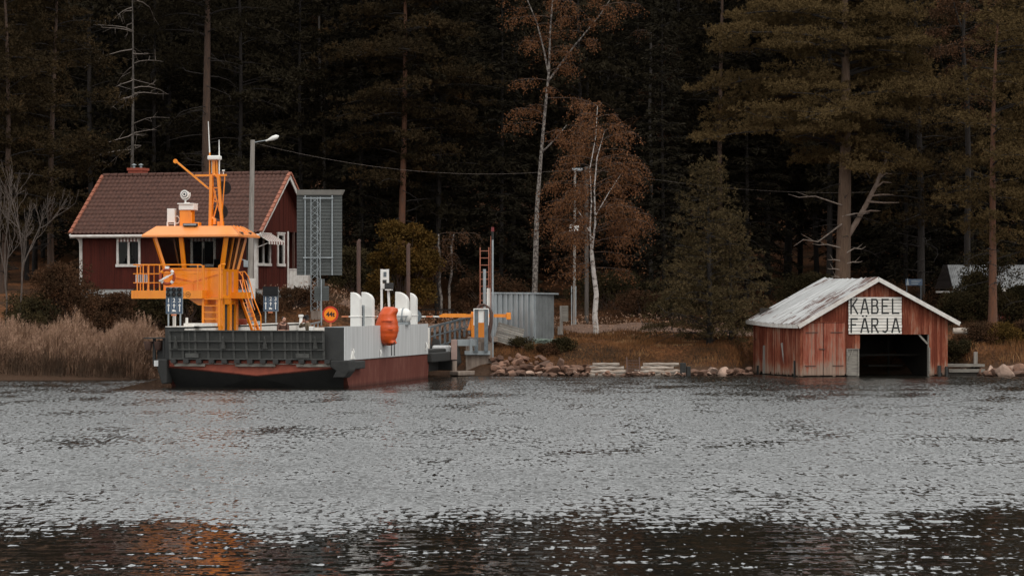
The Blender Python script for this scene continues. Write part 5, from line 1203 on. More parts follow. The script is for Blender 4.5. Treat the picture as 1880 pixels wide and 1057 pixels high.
MB().box(-.35,.35,-.7,.1,-.3,.16).build('footing', M['concrete'], bsn)
# smaller slatted plate
ps = W(590,533,145.8); o = empty('small_road_sign', (ps.x, 145.8, h1(ps.x,145.8)-.05), 0, label='small stepped grey sign back on a steel post before the lattice mast', cat='road sign')
ox2, oy2, oz2 = o.location; b = MB(); zA_ = Z(552,145.8)-oz2; zB_ = Z(525,145.8)-oz2; zC_ = Z(512,145.8)-oz2
n = 6
for i in range(n): z0_ = zA_+(zB_-zA_)*i/n; b.box(X(577,145.8)-ox2,X(604,145.8)-ox2,0,.03,z0_+.01,z0_+(zB_-zA_)/n).box(X(577,145.8)-ox2,X(604,145.8)-ox2,-.03,0,z0_,z0_+.015)
b.box(X(584,145.8)-ox2,X(596,145.8)-ox2,0,.03,zB_+.01,zC_); b.build('panel', M['sign_back'], o)
MB().tube([(0,-.06,0),(0,-.06,zC_)], .035, 8).build('post', M['galv'], o)
# street lamp beside the house
yl = 146.0; lp = empty('street_lamp', (X(458,yl), yl, h1(X(458,yl),yl)-.2), 0, label='weathered wooden street lamp pole with white lamp head beside the house', cat='street lamp')
ox3, oy3, oz3 = lp.location; zt_ = Z(257,yl)-oz3
MB().tube([(0,0,0),(X(464,yl)-ox3,0,zt_)], [.15,.11], 12).build('pole', M['pole_wood'], lp, True)
tx = X(464,yl)-ox3
MB().tube([(tx+.1,-.02,zt_-.12),(X(489,yl)-ox3,-.05,zt_-.02)],.022,6).build('arm', M['galv'], lp)
a_ = V3((X(488,yl)-ox3,-.05,Z(259,yl)-oz3)); c_ = V3((X(512,yl)-ox3,-.05,Z(250,yl)-oz3)); MB().tube([a_, a_.lerp(c_,.2), a_.lerp(c_,.55), a_.lerp(c_,.85), c_], [.035,.05,.12,.11,.03], 10).build('lamp_head', M['white'], lp, True)
zz_ = Z(520,yl)-oz3; MB().box(.02,.30,-.25,-.02,Z(548,yl)-oz3,Z(511,yl)-oz3).build('meter_cabinet', M['trim'], lp)
MB().box(-.28,-.05,-.12,.0,Z(490,yl)-oz3,Z(478,yl)-oz3).tube([(-.17,-.06,Z(478,yl)-oz3),(-.4,-.06,Z(476,yl)-oz3)],.02,5).build('junction_box', M['galv'], lp)
# birch-side lamp mast with white boxes + wooden pole
yl = 160.0; o = empty('street_lamp', (X(1054,yl), yl, h1(X(1054,yl),yl)-.1), 0, label='thin mast with white boxes half hidden behind the orange birch', cat='street lamp')
oz4 = o.location.z; MB().tube([(0,0,0),(.05,0,Z(312,yl)-oz4)],[.085,.06],8).build('pole', M['pole_wood'], o, True)
MB().box(-.12,.45,-.1,.1,Z(314,yl)-oz4,Z(310,yl)-oz4+.03).build('lamp_head', M['galv'], o, bevel=.03)
MB().box(-.26,-.08,-.2,.0,Z(419,yl)-oz4,Z(412,yl)-oz4).box(-.25,-.1,-.2,0,Z(426,yl)-oz4,Z(421,yl)-oz4).box(-.02,.26,-.22,.0,Z(426,yl)-oz4,Z(413,yl)-oz4).build('white_box', M['white'], o, bevel=.02)
MB().box(-.16,-.11,-.05,.05,0,Z(525,yl)-oz4).box(.07,.12,-.05,.05,0,Z(525,yl)-oz4).box(-.16,.12,-.04,.04,Z(530,yl)-oz4,Z(528,yl)-oz4).build('mast_foot', M['galv'], o)
yl = 163.0; o = empty('utility_pole', (X(1077,yl), yl, h1(X(1077,yl),yl)-.2), 0, label='grey wooden utility pole standing inside the crown of the birch', cat='utility pole')
MB().tube([(0,0,0),(0,0,Z(306,yl)-o.location.z)],[.12,.11],10).build('pole', mat('dark_creosoted_pole', (.12,.10,.085), (.07,.058,.05), rough=.9, scale=5, stretch=(3,3,.25)), o, True)
def wire(name, pts, r, label, m='bark_grey'):
    q = MB().tube(pts, r, 4); return tag(q.build(name, M[m], None), label, 'cable')
def sag(a_, c_, s_, n=24): return [tuple(V3(a_).lerp(V3(c_), i/n)-V3((0,0,s_*4*(i/n)*(1-i/n)))) for i in range(n+1)]
wire('overhead_cable', sag(W(465,262,146.0), W(1077,308,163), .85), .006, 'thin overhead cable sagging from the street lamp to the pole in the birch')
wire('overhead_cable', sag(W(1077,308,163), W(1900,322,175), 1.2, 30), .006, 'thin overhead cable running from the birch towards the right edge')
# ---- landing structures
# link span with railings
LS = empty('link_span', fworld(0, 20.2, 0), -FA, label='steel link span with blue grey railings joining ferry and shore', cat='ramp')
def lsx(px, py, wy): # to local of LS
    p = W(px, py, wy)-LS.location; return V3((FC*p.x-FS*p.y, FS*p.x+FC*p.y, p.z))
pA0, pA1 = lsx(788,601,140.0), lsx(862,582,149); pB0, pB1 = lsx(788,640,140.0), lsx(862,619,149)
b = MB(); b.bar(pA0,pA1,.09).bar(pA0.lerp(pB0,.45),pA1.lerp(pB1,.45),.05); 
for i in range(9): t = i/8*.98+.01; b.bar(pA0.lerp(pA1,t),pB0.lerp(pB1,t),.10,.08)
b.bar(pB0,pB1,.07,.10)
rl_ = b.build('railing', M['galv_dark'], LS)
b = MB(); off = V3((-6.6,0,0)); 
b.bar(pA0+off,pA1+off,.07).bar(pA0.lerp(pB0,.45)+off,pA1.lerp(pB1,.45)+off,.045)
for i in range(14): t = i/13; b.bar(pA0.lerp(pA1,t)+off,pB0.lerp(pB1,t)+off,.05)
b.build('railing', M['galv'], LS)
b = MB(); dn = V3((0,0,-.12)); b.add([pB0+dn,pB1+dn,pB1+off+dn,pB0+off+dn,pB0+dn*3.4,pB1+dn*3.4,pB1+off+dn*3.4,pB0+off+dn*3.4], [(0,1,2,3),(7,6,5,4),(0,4,5,1),(1,5,6,2),(2,6,7,3),(3,7,4,0)]); b.build('deck', M['galv_dark'], LS)
p_ = lsx(806,650,139.6); b = MB().box(p_.x-.3,p_.x+.55,p_.y-.2,p_.y+.3,p_.z-.2,p_.z+.42); b.build('bearing_cover', M['plate'], LS, bevel=.08)
b = MB(); q0 = lsx(840,625,139.9); b.box(q0.x,q0.x+.85,q0.y,q0.y+.35,q0.z-.25,q0.z+.06).box(q0.x+.6,q0.x+.72,q0.y-.05,q0.y+.1,q0.z-.6,q0.z+.1); b.build('bracket', M['galv'], LS)
b = MB()
for i in range(9): a_ = lsx(796+i*1.2, 620+i*.5, 139.8); b.tube([a_, a_+V3((.03*i-.1,-.1,-.55)), a_+V3((.05*i-.15,-.12,-1.1))], .035, 5)
b.build('hanging_rope', M['rubber'], LS)
# concrete abutment
ab = MB().box(X(855,141),X(904,141),141,144.5,-.5,Z(628,141)).box(X(857,141),X(904,141)+.25,141.6,146,Z(628,141),Z(628,141)+.22); abo = ab.build('concrete_abutment', M['concrete'], None, bevel=.03)
tag(abo, 'stained concrete abutment block rising from the water beside the link span', 'abutment')
MB().box(X(853,140.8),X(900,140.8),140.82,140.99,Z(651,140.8),Z(644,140.8)).build('steel_beam', M['galv'], abo)
# portal frame on the abutment
Yp = 140.75; o = empty('steel_portal', (X(884,Yp), Yp, Z(648,Yp)), 0, label='upright steel portal frame with white panel bolted to the abutment', cat='frame')
ox5, _, oz5 = o.location; zt_ = Z(566,Yp)-oz5
MB().box(X(871,Yp)-ox5,X(878,Yp)-ox5,-.08,.06,0.05,zt_-.05).box(X(889,Yp)-ox5,X(896,Yp)-ox5,-.08,.06,.05,zt_-.05).build('post', M['galv_dark'], o)
MB().box(X(869.5,Yp)-ox5,X(897,Yp)-ox5,-.12,.05,zt_-.05,zt_).box(X(869.5,Yp)-ox5,X(871,Yp)-ox5,-.12,.05,zt_-.8,zt_-.05).box(X(896.4,Yp)-ox5,X(897.6,Yp)-ox5,-.12,.05,zt_-.8,zt_-.05).build('white_edge', M['white'], o)
MB().box(X(878,Yp)-ox5+.01,X(889,Yp)-ox5-.01,-.02,.03,Z(592,Yp)-oz5,zt_-.05).build('white_panel', M['white'], o)
b = MB(); pts = [W(876,566,Yp+.25), W(880,560,Yp+.3), W(889,559,Yp+.35), W(897,564,Yp+.3), W(901,572,Yp+.2), W(901,590,Yp+.2), W(897,612,Yp+.15), W(899,626,Yp+.2)]
b.tube(pts, .055, 8); b.tube([p_+V3((.06,.1,-.05)) for p_ in pts], .045, 8); b.tube([W(860,612,Yp+.6),W(857,622,Yp+.5),W(859,634,Yp+.1),W(858,640,Yp+.05)],.02,5); tag(b.build('hose', M['rust'], None, True), 'brown hoses looped over the top of the steel portal', 'hose')
# barrier with orange housing and counterweight
Yb = 142.3; ob = empty('road_barrier', (X(880,Yb), Yb, Z(628,141)+.2), 0, label='orange road barrier with its long boom lowered across the landing', cat='barrier')
ox6, _, oz6 = ob.location; zc_ = Z(580,Yb)-oz6
MB().box(X(865,Yb)-ox6,X(895,Yb)-ox6,-.3,.35,0,Z(572,Yb)-oz6).add([(X(858,Yb)-ox6,-.2,.35),(X(865,Yb)-ox6,-.2,.35),(X(865,Yb)-ox6,-.2,1.0),(X(858,Yb)-ox6,.2,.35),(X(865,Yb)-ox6,.2,.35),(X(865,Yb)-ox6,.2,1.0)],[(0,1,2),(5,4,3),(0,3,4,1),(1,4,5,2),(2,5,3,0)]).build('housing', M['orange'], ob, bevel=.03)
MB().prism([(X(806,Yb)-ox6,-.36,zc_+.03),(X(814,Yb)-ox6,-.36,zc_+.12),(X(856,Yb)-ox6,-.36,zc_+.12),(X(856,Yb)-ox6,-.36,zc_-.07),(X(808,Yb)-ox6,-.36,zc_-.06)],(0,.09,0)).box(X(856,Yb)-ox6,X(932,Yb)-ox6,-.35,-.28,zc_-.06,zc_+.10).build('boom_arm', M['orange'], ob)
MB().box(X(929.5,Yb)-ox6,X(938,Yb)-ox6,-.42,-.2,zc_-.17,zc_+.17).build('counterweight', M['orange'], ob, bevel=.02)
L0, L1 = X(628,Yb)-ox6, X(808,Yb)-ox6; sg_n = 14; tip = lambda t: (L0+(L1-L0)*t, -.33, zc_-.03+.0*t)
for mi, mm in ((0, M['orange_dull']), (1, M['white_worn'])):
    b = MB()
    for i in range(sg_n):
        if i % 2 == mi: b.tube([tip(i/sg_n), tip((i+1)/sg_n)], .034, 6)
    b.build('boom_stripe', mm, ob)
p_ = MB().lathe((X(762,Yb)-ox6,-.40,zc_+.0), [(.33,.0),(.33,-.012)], 28, 'y').build('boom_sign_back', M['galv_dark'], ob)
# ladder, post, signal pole
Yl = 143.6; o = empty('orange_ladder', (X(889,Yl), Yl, h1(X(889,Yl),Yl)), 0, label='orange metal ladder standing upright behind the portal frame', cat='ladder')
ox7, _, oz7 = o.location; zt_ = Z(454,Yl)-oz7; xa_, xb_ = X(881.5,Yl)-ox7, X(897.5,Yl)-ox7
MB().box(xa_-.025,xa_+.025,-.03,.03,0,zt_).box(xb_-.025,xb_+.025,-.03,.03,0,zt_).build('rail', M['tile_edge'], o)
for i in range(14):
    z = zt_-.18-i*.345
    if z > .1: MB().tube([(xa_,0,z),(xb_,0,z)],.02,6).build('rung', M['tile_edge'], o)
Yq = 142.9; g0 = h1(X(889,Yq),Yq)-.1; o = MB().tube([(0,0,0),(0,0,Z(494,Yq)-g0)],.075,12).build('steel_post', M['galv'], None, True, loc=(X(889.5,Yq),Yq,g0)); tag(o, 'short thick galvanised post in front of the orange ladder', 'post')
Yq = 141.2; o = empty('signal_mast', (X(904.5,Yq), Yq, Z(662,Yq)), 0, label='slim galvanised mast with a red light on top at the landing', cat='mast'); z0_ = Z(662,Yq)
MB().tube([(0,0,0),(0,0,Z(430,Yq)-z0_)],.048,10).build('pole', M['galv'], o, True)
MB().tube([(0,0,Z(440,Yq)-z0_),(0,0,Z(425,Yq)-z0_)],.06,10).build('lamp_holder', M['rubber'], o)
MB().tube([(0,0,Z(425,Yq)-z0_),(0,0,Z(417,Yq)-z0_)],[.085,.07],10).build('red_lamp', mat('red_lamp_glass', (.16,.012,.012), rough=.3), o)
MB().tube([(-.09,0,Z(570,Yq)-z0_),(-.09,0,Z(433,Yq)-z0_)],.02,6).build('cable_pipe', M['tile_edge'], o)
MB().box(-.28,-.1,.1,.3,Z(562,Yq)-z0_,Z(529,Yq)-z0_).build('switch_box', M['white_worn'], o)
# concrete pile on its footing
Yq = 139.0; o = empty('concrete_pile', (X(834,Yq), Yq, -.3), 0, label='pinkish square concrete pile on a low footing before the link span', cat='pile'); 
MB().box(-.15,.13,-.14,.14,Z(660,Yq)+.3,Z(623,Yq)+.3).build('pile_head', mat('pink_concrete', (.34,.235,.20), (.28,.19,.165), rough=.9, scale=5), o, bevel=.015)
MB().tube([(0,0,.3),(0,0,Z(662,Yq)+.3)],.13,14).build('shaft', M['concrete'], o, True)
MB().prism([(X(826,Yq)-X(834,Yq),-.5,.34),(X(842,Yq)-X(834,Yq),-1.0,.34),(X(871,Yq)-X(834,Yq),.1,.34),(X(871,Yq)-X(834,Yq),.8,.34),(X(828,Yq)-X(834,Yq),.8,.34)], (0,0,.19)).build('footing', M['concrete'], o, bevel=.02)
# wooden pallet leaning on the bank
o = empty('wooden_pallet', (X(931,142.6),142.5,h1(X(931,142.6),142.6)-.02), R(6), label='grey weathered pallet of slats leaning against the steel shed', cat='pallet'); q = MB()
ang = R(16)
for i in range(9): q.box(-.66,.66,-.02,.0,.04+i*.115,.04+i*.115+.085)
for k in (-.62, 0, .58): q.box(k-.04,k+.05,.001,.07,.0,1.08)
po = q.build('slats', M['timber'], o); po.rotation_euler = (R(-22), ang, 0); po.location = (0,0,.12)
# notice box on post near road
Yq = 149; o = empty('information_post', (X(1034,Yq),Yq,h1(X(1034,Yq),Yq)-.05), R(-12), label='grey wooden post carrying a tall grey box beside the dirt road', cat='post')
MB().box(-.16,-.02,-.07,.07,0,1.55).box(-.28,-.16,-.03,.03,0,.5).build('post', M['pole_wood'], o); MB().box(-.02,.24,-.12,.12,.75,1.55).build('box', M['timber'], o)
# heap of green net
rg = random.Random(3); q = MB(); gx, gy = X(1003,143.2), 143.0; gz_ = h1(gx,gy)
for i in range(26):
    x = rg.uniform(-.65,.65); y = rg.uniform(-.3,.3); z = .28*(1-(x/.8)**2)*rg.uniform(.2,1); r_ = rg.uniform(.12,.28)
    pts = [(x+r_*1.5*math.cos(t*.8+i), y+r_*math.sin(t*.8+i), z+.05*math.sin(t*1.7+i)+.05) for t in range(8)]; q.tube(pts, .018, 4)
o = q.build('fishing_net', mat('pale_green_net', (.20,.25,.21), (.15,.18,.15), rough=.9), None, loc=(gx,gy,gz_)); tag(o, 'heap of pale green netting lying at the corner of the shed', 'net')
# timber cribbing along the shore
rg = random.Random(9)
def logwall(px0, px1, Yq, n, name, label, seed):
    rg = random.Random(seed); o = empty(name, (X((px0+px1)/2,Yq), Yq, 0), 0, label=label, cat='timber wall', group='log walls at the shore'); hw_ = (X(px1,Yq)-X(px0,Yq))/2
    for i in range(n-1):
        z = .02+i*.165; a0 = -hw_+rg.uniform(-.1,.3)*(1+(i==n-2)); a1 = hw_-rg.uniform(-.1,.5)*(i > 0); 
        pts = [(a0+(a1-a0)*t/8, -.05*i*.3+.25*i*.25+.02*math.sin(t+i), z+.012*math.sin(t*1.7+i*2)) for t in range(9)]
        MB().tube(pts, [.09+.022*math.sin(t*1.7+i*3) for t in range(9)], 8).build('log', M['log'], o, True)
    return o
logwall(1076, 1152, 139.6, 5, 'log_wall', 'bleached log wall at the shore, left of the wooden steps', 1); logwall(1168, 1250, 139.8, 5, 'log_wall', 'bleached log wall at the shore, right of the wooden steps', 2)
o = empty('wooden_steps', (X(1163,139.5),139.4,0), 0, label='dark wooden steps going down to the water between the log walls', cat='steps'); q = MB()
for i in range(6): q.box(-.28,.28,-.05+i*.10,.05+i*.10,.06+i*.125,.10+i*.125)
q.build('step', M['rust'], o); MB().bar((-.3,-.1,-.1),(-.3,.6,.85),.05,.09).bar((.3,-.1,-.1),(.3,.6,.85),.05,.09).build('stringer', M['rust'], o)
o = MB().box(-.14,.14,-.15,.15,-.3,.62).box(.16,.36,-.1,.2,-.3,.45).build('mooring_post', M['rubber'], None, loc=(X(1254,139.2),139.2,0), bevel=.03); tag(o, 'blackened wooden mooring posts at the right end of the log wall', 'post')
# dock at the right of the boathouse
Yq = 140.0; o = empty('wooden_dock', (X(1773,Yq),Yq,0), R(4), label='low grey plank dock beside the boathouse', cat='dock'); hw_ = (X(1808,Yq)-X(1737,Yq))/2; q = MB()
q.box(-hw_,hw_,0,.16,Z(673,Yq)-.0,Z(668,Yq)).box(-hw_+.1,hw_,-.05,.08,Z(683,Yq),Z(677,Yq)); q.build('beam', M['timber'], o)
q = MB()
for i in range(7): q.box(-hw_,hw_,.165+i*.2,.35+i*.2,Z(672,Yq),Z(668.5,Yq)-.005)
q.build('planks', M['timber'], o); MB().box(-hw_+.05,hw_-.05,.02,1.3,-.3,Z(686,Yq)+.08).build('crib', M['dirt'], o)
o = MB().box(-.09,.09,-.09,.09,-.3,.95).build('dock_post', M['pole_wood'], None, loc=(X(1791,141.3),141.3,.15), bevel=.01); tag(o, 'square grey post standing up behind the plank dock', 'post')
# red cabin behind on the right
ca_ = empty('red_cabin', (X(1766,164),164,h1(X(1766,164),164)-.1), R(5), label='small dark red cabin with pale corrugated roof behind trees at the right', cat='cabin'); oz8 = ca_.location.z; zc_ = Z(530,164)-oz8; zr_ = Z(487,167)-oz8
MB().box(.2,5.2,0,3.8,-.3,zc_-.02).build('wall', M['house_red'], ca_)
q = MB(); n = 60; V_ = []
for (x0_, x1_, y0_, y1_, z0_, z1_) in ((-.6,5.6,-.4,2.0,zc_,zr_),(-.6,5.6,4.2,2.0,zc_,zr_)):
    b0 = len(q.v)
    for j in range(n*2+1):
        x = x0_+(x1_-x0_)*j/(n*2); h = .03*(j % 2)
        q.v += [(x, y0_, z0_+h), (x+.25*(y1_ > y0_), y1_, z1_+h)]
    for j in range(n*2): q.f.append((b0+j*2, b0+j*2+2, b0+j*2+3, b0+j*2+1))
q.build('roof', mat('pale_corrugated_roof', (.24,.24,.24), (.13,.13,.13), rough=.6, scale=2), ca_)
MB().box(-.6,5.6,-.44,-.40,zc_-.14,zc_+.02).build('eaves_board', M['trim'], ca_)
MB().box(.9,1.5,-.03,.0,.2,2.0).build('door', M['dirt'], ca_)
o = empty('garden_shed', (X(1745,160),160.5,h1(X(1745,160),160.5)-.1), R(10), label='low dark lean-to with a flat pale edge left of the red cabin', cat='shed')
MB().box(0,1.4,0,1.5,0,1.9).build('wall', M['house_red'], o); MB().box(-.2,1.7,-.2,1.7,1.9,2.0).build('roof', M['trim'], o)
# little blue sign
Yq = 158; o = empty('harbour_sign', (X(1678,Yq),Yq,h1(X(1678,Yq),Yq)), 0, label='small blue grey sign with white marks on two thin legs', cat='sign'); oz9 = o.location.z
MB().box(-.45,.45,0,.02,Z(524,Yq)-oz9,Z(512,Yq)-oz9).build('panel', M['blue'], o)
q = MB(); q.prism([(-.42,-.006,Z(523,Yq)-oz9),(-.26,-.006,Z(523,Yq)-oz9),(-.34,-.006,Z(510,Yq)-oz9)], (0,.004,0))
for i in range(3): z = Z(515+i*3,Yq)-oz9; q.box(-.15,.38-.08*i,-.006,-.002,z-.014,z+.014)
q.build('mark', M['galv'], o)
for s_ in (-1, 1): MB().tube([(s_*.38,.04,0),(s_*.38,.04,Z(512,Yq)-oz9)],.02,6).build('leg', M['galv_dark'], o)
# tree stump post behind the young pine
Yq = 160; tag(MB().tube([(0,0,0),(.02,0,.5),(-.03,0,1.0)],[.17,.14,.15],9).build('tree_stump', M['bark_grey'], None, True, loc=(X(1423,Yq),Yq,h1(X(1423,Yq),Yq)-.1)), 'tall grey broken tree stump beside the young pine', 'stump')
# cut logs
Yq = 150
for i, (px, py, L_, r_) in enumerate(((1766,613,.9,.17),(1777,610,1.1,.09),(1786,615,.8,.08))):
    x = X(px,Yq); q = MB().tube([(-L_/2,0,0),(L_/2,.1,.02)], r_, 10); tag(q.build('cut_log', M['log'] if i == 0 else M['pole_wood'], None, True, loc=(x,Yq+i*.3,h1(x,Yq)+r_+.05), rot=R(-8+14*i)), ('thick pale cut log lying on the bank before the cabin', 'thin long log lying behind the thick cut log', 'short thin log at the right of the cut logs')[i], 'log', 'cut logs on the bank')
wire('rope_fence', sag(W(1815,618,150), W(1900,612,150), .05, 8), .03, 'pale rope strung along the bank at the right edge', 'log')
# bench by the small birches
Yq = 160; o = empty('picnic_bench', (X(800,Yq),Yq,h1(X(800,Yq),Yq)), 0, label='low wooden bench with a rail at the edge of the forest', cat='bench')
MB().box(-1.8,1.0,0,.12,.85,.93).build('rail', M['bark_dark'], o); MB().box(-.4,1.0,-.4,.0,.45,.5).build('seat', M['bark_dark'], o)
for x in (-1.4, .0, .9): MB().box(x-.05,x+.05,.0,.1,0,.9).build('leg', M['bark_dark'], o)

# ================================================================ ROCKS
def rock_mesh(seed, m):
    rg = np.random.default_rng(seed); bm = bmesh.new(); bmesh.ops.create_icosphere(bm, subdivisions=3, radius=1)
    pl_ = [(unit(rg.normal(size=3)), rg.uniform(.30,.70)) for _ in range(10)]
    for v in bm.verts:
        p_ = np.array(v.co)
        for n_, d_ in pl_:
            k_ = p_@n_
            if k_ > d_: p_ = p_-n_*(k_-d_)*.97
        p_ = p_*(1+.03*math.sin(p_[0]*9+seed)+.03*math.sin(p_[1]*11+p_[2]*7)); v.co = p_
    me = bpy.data.meshes.new('rock'); bm.to_mesh(me); bm.free(); me.materials.append(m); 
    me.polygons.foreach_set('use_smooth', [True]*len(me.polygons)); me.set_sharp_from_angle(angle=R(9)); return me
RM = [rock_mesh(i, M['stone']) for i in range(7)]+[rock_mesh(20+i, M['stone_pale']) for i in range(4)]
rg = np.random.default_rng(4)
def rock(px, Yq, z, sx, sy, sz, k, label, group):
    o = bpy.data.objects.new('rock', RM[k % len(RM)]); COL.objects.link(o); o.location = (X(px,Yq), Yq, z); o.scale = (sx, sy, sz); o.rotation_euler = (rg.uniform(-.25,.25), rg.uniform(-.25,.25), rg.uniform(0,6.28)); tag(o, label, 'rock', group)
L1_ = 'reddish granite block in the rock heap between the abutment and the log wall'
for r_i in range(4):
    for px in np.arange(908, 1078, 15-r_i*1.0):
        s_ = rg.uniform(.14,.46)*(1-.08*r_i); p_ = px+rg.uniform(-5,5)
        if r_i == 3 and p_ > 1000: continue
        Yq = 139.3+r_i*.55+rg.uniform(-.1,.1); rock(p_, Yq, .04+r_i*.25*(1 if p_ < 1010 else .72)+rg.uniform(-.07,.07), s_*rg.uniform(.9,1.7), s_*rg.uniform(.8,1.2), s_*rg.uniform(.5,1.05), int(rg.integers(0,7)), L1_, 'granite rocks beside the abutment')
L2_ = 'rounded rock in the row between the log wall and the boathouse'
for px, s_ in ((1275,.42),(1292,.36),(1308,.34),(1325,.42),(1343,.45),(1360,.38),(1376,.36),(1262,.3),(1334,.3),(1352,.3)):
    rock(px, 139.9+rg.uniform(-.2,.3), .15, s_*1.15, s_*.9, s_*.75, int(rg.integers(0,11)), L2_, 'rocks left of the boathouse')
L3_ = 'pink granite rock on the shore right of the plank dock'
for px, s_, dy in ((1752,.3,1.5),(1765,.32,1.4),(1780,.3,1.5),(1800,.34,1.2),(1818,.42,.9),(1836,.55,.5),(1852,.5,.7),(1868,.42,.6),(1882,.75,.6),(1826,.45,0),(1846,.6,-.2),(1866,.45,-.2),(1815,.3,-.1),(1893,.5,-.1)):
    rock(px, 139.0+dy, max(.1, h1(X(px,139.0+dy),139.0+dy)+.08), s_*1.3, s_*.9, s_*1.0, int(rg.integers(0,7)) if rg.random() < .6 else 7+int(rg.integers(0,4)), L3_, 'rocks right of the dock')

rg = np.random.default_rng(14)
for (p0_, p1_, n_, lb_, gr_) in ((1066, 1256, 40, 'small stone lying in the water line below the log walls', 'small stones below the log walls'), (1256, 1384, 34, L2_, 'rocks left of the boathouse'), (1806, 1885, 16, L3_, 'rocks right of the dock'), (905, 1078, 30, L1_, 'granite rocks beside the abutment')):
    for i in range(n_):
        px = rg.uniform(p0_, p1_); s_ = rg.uniform(.07, .2); Yq = (139.1 if p0_ < 1250 else 139.6)+rg.uniform(-.1,.5)*(1 if p0_ != 1066 else .2)-(.3 if p0_ == 1066 else 0)
        z = .02+rg.uniform(0,.1) if p0_ < 1100 or p0_ == 1256 else max(.05, h1(X(px,Yq),Yq)+.03)
        rock(px, Yq, z, s_*1.5, s_, s_*.8, int(rg.integers(0,9)), lb_, gr_)

# ================================================================ FOREST
import time as _t
PI = math.pi
# --- big pine behind the boathouse with a broken dead limb
T = tree_root('pine_tree', X(1545,158), 158, 'large scots pine with wide layered crown behind the boathouse', 'pine')
def sect(az, u_):   # fuller towards the left of the picture
    return 1.0+.28*math.cos(az-PI)
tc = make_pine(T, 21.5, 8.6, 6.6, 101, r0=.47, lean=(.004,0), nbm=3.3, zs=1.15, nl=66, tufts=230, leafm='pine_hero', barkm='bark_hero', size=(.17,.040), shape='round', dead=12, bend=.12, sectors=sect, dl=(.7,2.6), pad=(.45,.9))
q = MB(); b0 = V3((.05,-.1,4.6)); q.tube([b0+V3((-.1,.3,-.5)), b0+V3((.25,.15,.3)), b0+V3((.75,.05,1.1)), b0+V3((1.3,.0,2.1)), b0+V3((1.85,-.0,3.2)), b0+V3((2.3,-.0,4.4)), b0+V3((2.36,0,4.6))], [.18,.17,.15,.13,.11,.085,.04], 9)
for i, (x, z, dx, dz) in enumerate(((1.5,2.5,1.2,.1),(1.7,2.9,.9,.5),(1.3,2.2,1.7,-.1),(1.0,1.6,1.0,.15),(2.0,3.5,.6,.3))):
    q.tube([b0+V3((x,-.15,z)), b0+V3((x+dx*.5,-.2,z+dz*.7)), b0+V3((x+dx,-.25,z+dz*.6))], [.06,.045,.015], 5)
q.build('broken_limb', mat('bare_limb_wood', (.15,.10,.075), (.22,.165,.13), rough=.9, scale=3, stretch=(2,2,.6)), T, True)
q = MB()
for (z, dx, dz) in ((4.3,-1.6,.25),(3.6,-.8,.1),(3.1,-.8,.12),(3.4,1.1,.2),(5.6,-2.6,-1.2),(6.6,-2.9,.6),(2.7,-.6,.1),(3.9,1.3,.5),(6.0,1.5,.2)):
    a_ = V3((0,-.25,z)); q.tube([a_, a_+V3((dx*.5,-.1,dz*.8)), a_+V3((dx*.8,-.05,dz*.7)), a_+V3((dx,-.0,dz))], [.05,.035,.022,.008], 5)
    q.tube([a_+V3((dx*.6,-.08,dz*.75)), a_+V3((dx*.85,-.2,dz*.7+.3))], [.02,.006], 4)
q.build('dead_branch', M['dead'], T, True)
# --- young pine at the shore
T = tree_root('pine_tree', X(1303,143.5), 143.5, 'bushy young pine growing at the shore left of the boathouse', 'pine', dz=-.1)
make_pine(T, 8.9, .15, 3.5, 102, r0=.16, nl=120, tufts=110, nbm=3.2, leafm='pine_young', barkm='bark_dark', size=(.15,.038), shape='cone', dead=2, bend=.05, zs=1.05, pad=(.28,.55), dl=(.5,1), rise=.5)
T = tree_root('pine_tree', X(1342,144.6), 144.6, 'smaller second top of young pine close behind the first', 'pine', dz=-.1)
make_pine(T, 6.3, .2, 2.6, 112, r0=.12, nl=70, tufts=100, nbm=3, leafm='pine_young', barkm='bark_dark', size=(.15,.038), shape='cone', dead=2, bend=.05, zs=1.05, pad=(.25,.5), dl=(.5,1), rise=.5)
# --- right pine with reddish trunk
T = tree_root('pine_tree', X(1822,152), 152, 'tall pine with a bare reddish trunk at the right edge', 'pine')
make_pine(T, 16.6, 4.6, 3.6, 103, r0=.24, lean=(.028,0), nl=34, tufts=130, nbm=3.2,zs=1.5, leafm='pine_hero', barkm='bark_orange', size=(.17,.05), shape='even', dead=9, bend=.15)
T = tree_root('pine_tree', X(1905,156), 156, 'pine cut by the right edge of the picture', 'pine')
make_pine(T, 19, 4.0, 3.6, 113, r0=.25, nl=44, tufts=120, nbm=3.2,zs=1.5, leafm='pine_hero', barkm='bark_orange', size=(.18,.05), shape='even', dead=9, bend=.15)
# --- pine with red trunk, centre left
T = tree_root('pine_tree', X(735,172), 172, 'broad pine with reddish trunk above the round turning bush', 'pine')
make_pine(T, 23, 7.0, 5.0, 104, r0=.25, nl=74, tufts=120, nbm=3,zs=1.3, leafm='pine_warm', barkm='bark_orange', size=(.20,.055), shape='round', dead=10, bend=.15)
# --- left pines
T = tree_root('pine_tree', X(95,160), 160, 'dense pine with brown tinged boughs at the far left', 'pine')
make_pine(T, 20, 4.0, 3.9, 105, r0=.20, nl=74, tufts=110, nbm=3,zs=1.3, leafm='pine_warm', barkm='bark_pine', size=(.19,.055), shape='round', dead=10, bend=.2)
T = tree_root('pine_tree', X(5,156), 156, 'brown tinged pine cut by the left edge of the picture', 'pine')
make_pine(T, 19, 2.8, 3.2, 106, r0=.2, nl=70, tufts=110, nbm=3,zs=1.3, leafm='pine_warm', barkm='bark_pine', size=(.19,.055), shape='round', dead=8, bend=.2)
